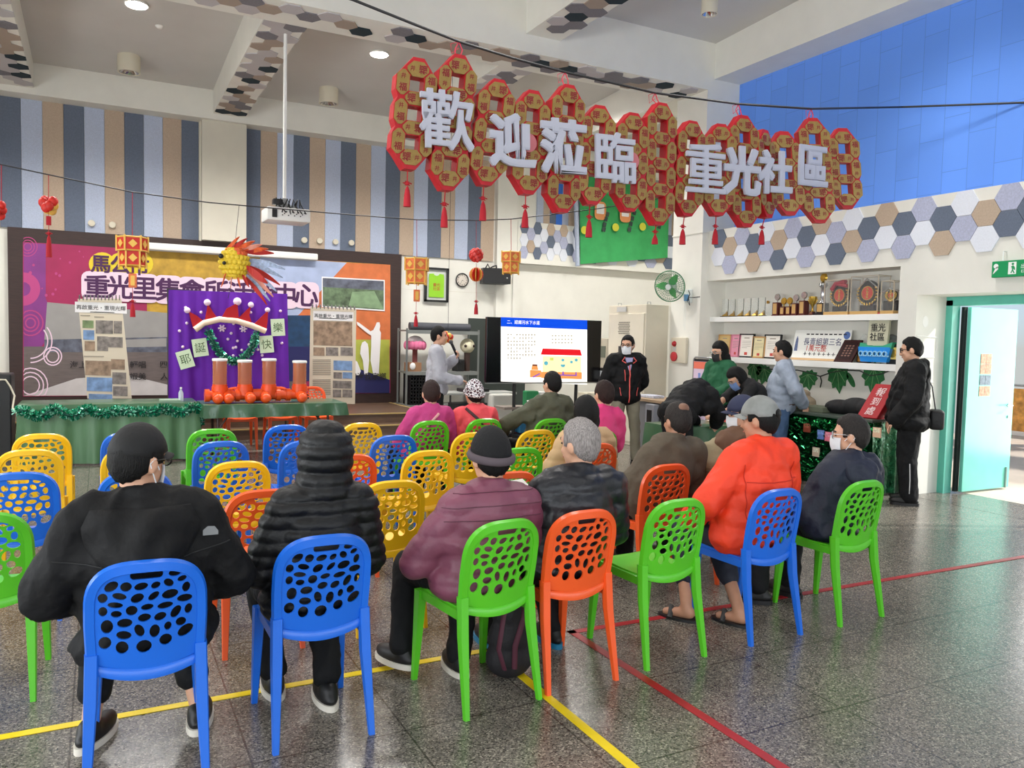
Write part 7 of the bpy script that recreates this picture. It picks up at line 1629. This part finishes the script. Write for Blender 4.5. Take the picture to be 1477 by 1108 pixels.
# --- standing
p = at(631, 471, Y=10.3); J = stand(1.82, .95, D(0), D(2)); J['elL'] = V((-.26, .0, 1.17)); J['wrL'] = V((-.1, .24, 1.38)); J['elR'] = V((.24, .04, 1.14)); J['wrR'] = V((.16, .30, 1.10)); J['curl'] = 1.0; J['palL'] = V((.5, -1, 0)); J['hdirL'] = V((.3, .5, .8))
r, t = person('presenter in grey sweatshirt speaking into a microphone beside the television', (p.x, 10.3, 0), D(-112), J, GRYS, DKT, SHB, hair=('short', HB), topname='sweatshirt', vox=.0085, g=.026, hem=.03, cr=.009)
mc = thing('microphone', 'black microphone with a small colourful ball held by the presenter', 'microphone', (0, 0, 0)); Rz = M.Translation((p.x, 10.3, 0)) @ M.Rotation(D(-112), 4, 'Z')
a = Rz @ V((-.085, .29, 1.40)); b_ = Rz @ V((-.03, .19, 1.62)); mc.location = a
MB().tube([a-(b_-a)*.3, b_], [.016, .02], 10).build('handle', BLACK, mc, smooth=50); MB().ell(b_, .03).build('head', mat('mic_grille', (70, 70, 74), .5, bump=.5, bs=120), mc, smooth=180)
q = at(646, 487, Y=11.0); mb = MB(); rn = random.Random(3)
fl_ = thing('flower_lantern', 'small yellow and red flower lantern hanging behind the microphone', 'lantern', q)
for i in range(9): mb.ell(q+V((.05*math.cos(i*2.4), .04*math.sin(i*2.4), .06*math.sin(i*1.3))), .04, i % 2, n=8, k=5)
mb.build('shade', [LGD, LR], fl_, smooth=180); MB().tube([q, V((q.x, q.y, cz(11.0)+.02))], .003, 5).build('string', CORD, fl_)
p = at(905, 485, Y=9.0); J = stand(1.755, 1.05, D(38), D(8))
for s, k in ((1, 'R'), (-1, 'L')): J['el'+k] = V((s*.275, -.09, 1.12)); J['wr'+k] = V((s*.08, -.20, .93))
J['anR'] = V((.16, -.0, .085)); J['anL'] = V((-.16, .02, .085)); J['toeR'] = .3; J['toeL'] = -.3; J['knR'] = V((.14, .02, .49)); J['knL'] = V((-.14, .02, .49))
r, t = person('masked man in glasses and black jacket with red zip, standing hands behind back', (p.x, 9.0, 0), D(163), J, BLKJ, KHK, SHB, hair=('short', HB), mask=MASKM, glasses=mat('glasses_brown', (60, 40, 34), .3), g=.03, hem=.03, low=-.02)
Fr = Front(t, r); ZR = mat('zip_red', (226, 92, 86), .6); SHL = mat('shirt_lilac', (160, 158, 196), .7)
Fr.strip([(0, 1.36), (0, 1.1), (0, .86)], .009, 'zip', ZR, r); Fr.strip([(-.13, 1.06), (-.11, .95)], .005, 'pocket_zip', ZR, r); Fr.strip([(.13, 1.06), (.11, .95)], .005, 'pocket_zip', ZR, r); Fr.strip([(.07, 1.3), (.062, 1.15)], .006, 'chest_zip', ZR, r)
c = V((0, .105, 1.42)); MB().add([c+V((-.055, .0, .045)), c+V((.055, .0, .045)), c+V((.012, .04, -.13)), c+V((-.012, .04, -.13)), c+V((-.055, -.05, .045)), c+V((.055, -.05, .045)), c+V((.012, -.02, -.13)), c+V((-.012, -.02, -.13))], [(0, 3, 2, 1), (4, 5, 6, 7), (0, 1, 5, 4), (1, 2, 6, 5), (2, 3, 7, 6), (3, 0, 4, 7)]).build('shirt_front', SHL, r, local=True)
MB().tube([c+V((-.06, -.0, .05)), c+V((-.1, .01, .0)), c+V((-.05, .03, -.03))], .008, 6).tube([c+V((.06, -.0, .05)), c+V((.1, .01, .0)), c+V((.05, .03, -.03))], .008, 6).build('collar_edge', ZR, r, local=True, smooth=60)
# bending man
J = stand(1.7, 1.12); J['pel'] = V((0, -.05, .92)); J['che'] = V((0, .17, 1.08)); J['nk'] = V((0, .36, 1.13)); J['hd'] = V((0, .47, 1.05)); J['hr'] = (0, D(62), 0)
for s, k in ((1, 'R'), (-1, 'L')): J['sh'+k] = V((s*.19, .30, 1.10)); J['el'+k] = V((s*.24, .40, .90)); J['wr'+k] = V((s*.14, .52, .79)); J['hp'+k] = V((s*.09, -.06, .88)); J['kn'+k] = V((s*.1, .0, .48))
J['hr'] = (0, D(62), 0)
p = at(952, 575, Y=7.0)
r, t = person('man in black hooded jacket bending low over the signing table', (5.66, 6.92, 0), D(-72), J, BLKJ, DKT, SHB, hair=('short', HDG), hood=1, g=.03, hem=.04)
p = at(1040, 494, Y=8.3); J = stand(1.69, .92, D(10), D(12)); J['elL'] = V((-.22, .06, 1.1)); J['wrL'] = V((-.08, .26, .98)); J['elR'] = V((.22, .06, 1.1)); J['wrR'] = V((.08, .26, .98))
r, t = person('woman with long black hair and black mask in green top, standing behind the table', (p.x, 8.3, 0), D(95), J, GRNT, DKT, SHB, hair=('long', HB), mask=MASKB, glasses=STEEL, topname='top', f=.9)
J = stand(1.62, .95); J['pel'] = V((0, -.06, .88)); J['che'] = V((0, .12, 1.08)); J['nk'] = V((0, .26, 1.2)); J['hd'] = V((0, .35, 1.26)); J['hr'] = (0, D(40), 0)
for s, k in ((1, 'R'), (-1, 'L')): J['sh'+k] = V((s*.17, .22, 1.16)); J['hp'+k] = V((s*.09, -.06, .86)); J['kn'+k] = V((s*.1, .0, .46))
J['elR'] = V((.24, .38, 1.0)); J['wrR'] = V((.16, .58, .84)); J['elL'] = V((-.24, .36, .98)); J['wrL'] = V((-.14, .56, .84)); J['curl'] = .8
p = at(1062, 530, Y=7.55)
r, t = person('girl in black t-shirt and blue mask leaning over the table writing', (p.x+.33, 7.42, 0), D(70), J, BLKT, DKT, SHB, hair=('bob', HB), mask=MASKU, glasses=STEEL, topname='t_shirt', f=.5, vox=.0085, collar=False, g=.02)
mb = MB().tube([J['elL'].lerp(J['wrL'], .93)+V((.036*math.cos(2*PI*i/14), .0, .036*math.sin(2*PI*i/14))) for i in range(15)], .007, 6); mb.ell(J['elL'].lerp(J['wrL'], .93)+V((-.02, -.02, .036)), (.02, .02, .008)); mb.build('wristwatch', SIL, r, local=True, smooth=60)
p = at(1132, 493, Y=7.25); J = stand(1.725, 1.18, D(12), D(6))
for s, k in ((1, 'R'), (-1, 'L')): J['el'+k] = V((s*.27, -.15, 1.14)); J['wr'+k] = V((s*.06, -.24, .97))
r, t = person('man in grey blue shirt and jeans standing sideways, hands behind his back', (p.x, 7.25, 0), D(42), J, GRSH, JEAN, SHB, hair=('short', HBR if False else HB), topname='shirt', belly=.028, g=.024, hem=.02, low=.03, cr=.010, legg=.024)
J2 = J; R2 = []
for i in range(29): a = 2*PI*i/28; R2.append(V((.195*math.cos(a), .185*math.sin(a)+.035, .965)))
MB().tube(R2, .02, 8, flat=1.2).build('belt', mat('belt_brown', (92, 70, 58), .5), r, local=True, smooth=60)
p = at(1318, 489, Y=5.72); J = stand(1.785, 1.25, D(8), D(10))
for s, k in ((1, 'R'), (-1, 'L')): J['el'+k] = V((s*.31, .0, 1.16)); J['wr'+k] = V((s*.25, .16, .92))
r, t = person('heavy man in black hooded jacket with crossbody bag, standing by the door', (7.77, 5.66, 0), D(40), J, BLKJ, DKT, SHB, hair=('short', HB), hood=1, belly=.035, g=.038, hem=.06, glasses=BLACK, cr=.011, vox=.0085, low=-.08, legg=.038)
MB().tube([V((.12, -.12, 1.45)), V((.1, -.20, 1.27)), V((.08, -.225, 1.12)), V((.07, -.245, 1.0))], .014, 8, flat=.5).build('bag_strap', BLACK, r, local=True, smooth=60)
MB().rb(-.06, .20, -.32, -.18, .82, 1.03, .03).build('crossbody_bag', mat('bag_black', (18, 18, 20), .6, bump=.3, bs=20), r, local=True, smooth=60)
STW = mat('stripe_white', (190, 190, 192), .6)
for s in (-1, 1): MB().tube([V((s*.200, -.0, .46)), V((s*.202, -.01, .28)), V((s*.200, -.01, .14))], .005, 6).build('trouser_stripe', STW, r, local=True)
# ================================================================ LIGHT
W = bpy.data.worlds.new('sky'); SC.world = W; W.use_nodes = True; nt = W.node_tree
bg = nt.nodes['Background']; sk = nt.nodes.new('ShaderNodeTexSky'); sk.sky_type = 'HOSEK_WILKIE'; sk.turbidity = 4; sk.sun_direction = V((.3, .5, .8)).normalized(); sk.ground_albedo = .5
nt.links.new(sk.outputs['Color'], bg.inputs['Color']); bg.inputs['Strength'].default_value = 2.4
def area(name, loc, tgt, sx, sy, power, c=(1, 1, 1)):
    l = bpy.data.lights.new(name, 'AREA'); l.shape = 'RECTANGLE'; l.size = sx; l.size_y = sy; l.energy = power; l.color = c
    o = link(bpy.data.objects.new(name, l)); o.location = loc; o.rotation_euler = (V(tgt)-V(loc)).to_track_quat('-Z', 'Y').to_euler(); return o
for x0, x1 in ((-4, -1.5), (-.8, 1.7), (2.4, 4.9), (5.6, 8.1)):
    area('window_daylight', ((x0+x1)/2, -4.25, 2.0), ((x0+x1)/2, 4, 1.6), x1-x0, 2.3, 95, (.93, .97, 1))
for y0, y1 in ((-3, -1), (0, 2), (3, 5), (6.2, 8.2)):
    area('window_daylight', (-5.25, (y0+y1)/2, 1.95), (0, (y0+y1)/2, 1.6), y1-y0, 2.0, 170, (.93, .97, 1))
area('door_daylight', (10.4, 4.9, 1.4), (7, 4.4, .8), 1.6, 2.2, 60, (1, .98, .95))
sl_ = bpy.data.lights.new('sun', 'SUN'); sl_.energy = 4.5; sl_.angle = math.radians(2); sl_.color = (1, .97, .92)
so_ = link(bpy.data.objects.new('sun', sl_)); so_.rotation_euler = V((-.75, .35, -.62)).to_track_quat('-Z', 'Y').to_euler()
def spot(loc, power, ang=130):
    l = bpy.data.lights.new('downlight', 'SPOT'); l.energy = power; l.spot_size = math.radians(ang); l.spot_blend = .6; l.shadow_soft_size = .45; l.color = (1, .97, .93)
    o = link(bpy.data.objects.new('downlight', l)); o.location = loc; return o
spot((10.6, 12.2, 5.9), 600, 150)  # added lamp that brightens the alcove, has no ceiling fitting
for x in (-2.9, .47, 3.82, 7.1):
    spot((x, 12.0, 5.95), 800, 150)
    if x < 5: spot((x, 5.5, 6.2), 320); spot((x, 0, 6.4), 160)
    elif x < 8: spot((6.8, 5.5, 6.2), 320)
SC.view_settings.view_transform = 'Standard'; SC.view_settings.look = 'None'; SC.view_settings.gamma = 1; SC.view_settings.use_curve_mapping = False
SC.view_settings.exposure = 0.08
SC.cycles.use_denoising = True; SC.cycles.max_bounces = 8; SC.cycles.diffuse_bounces = 4
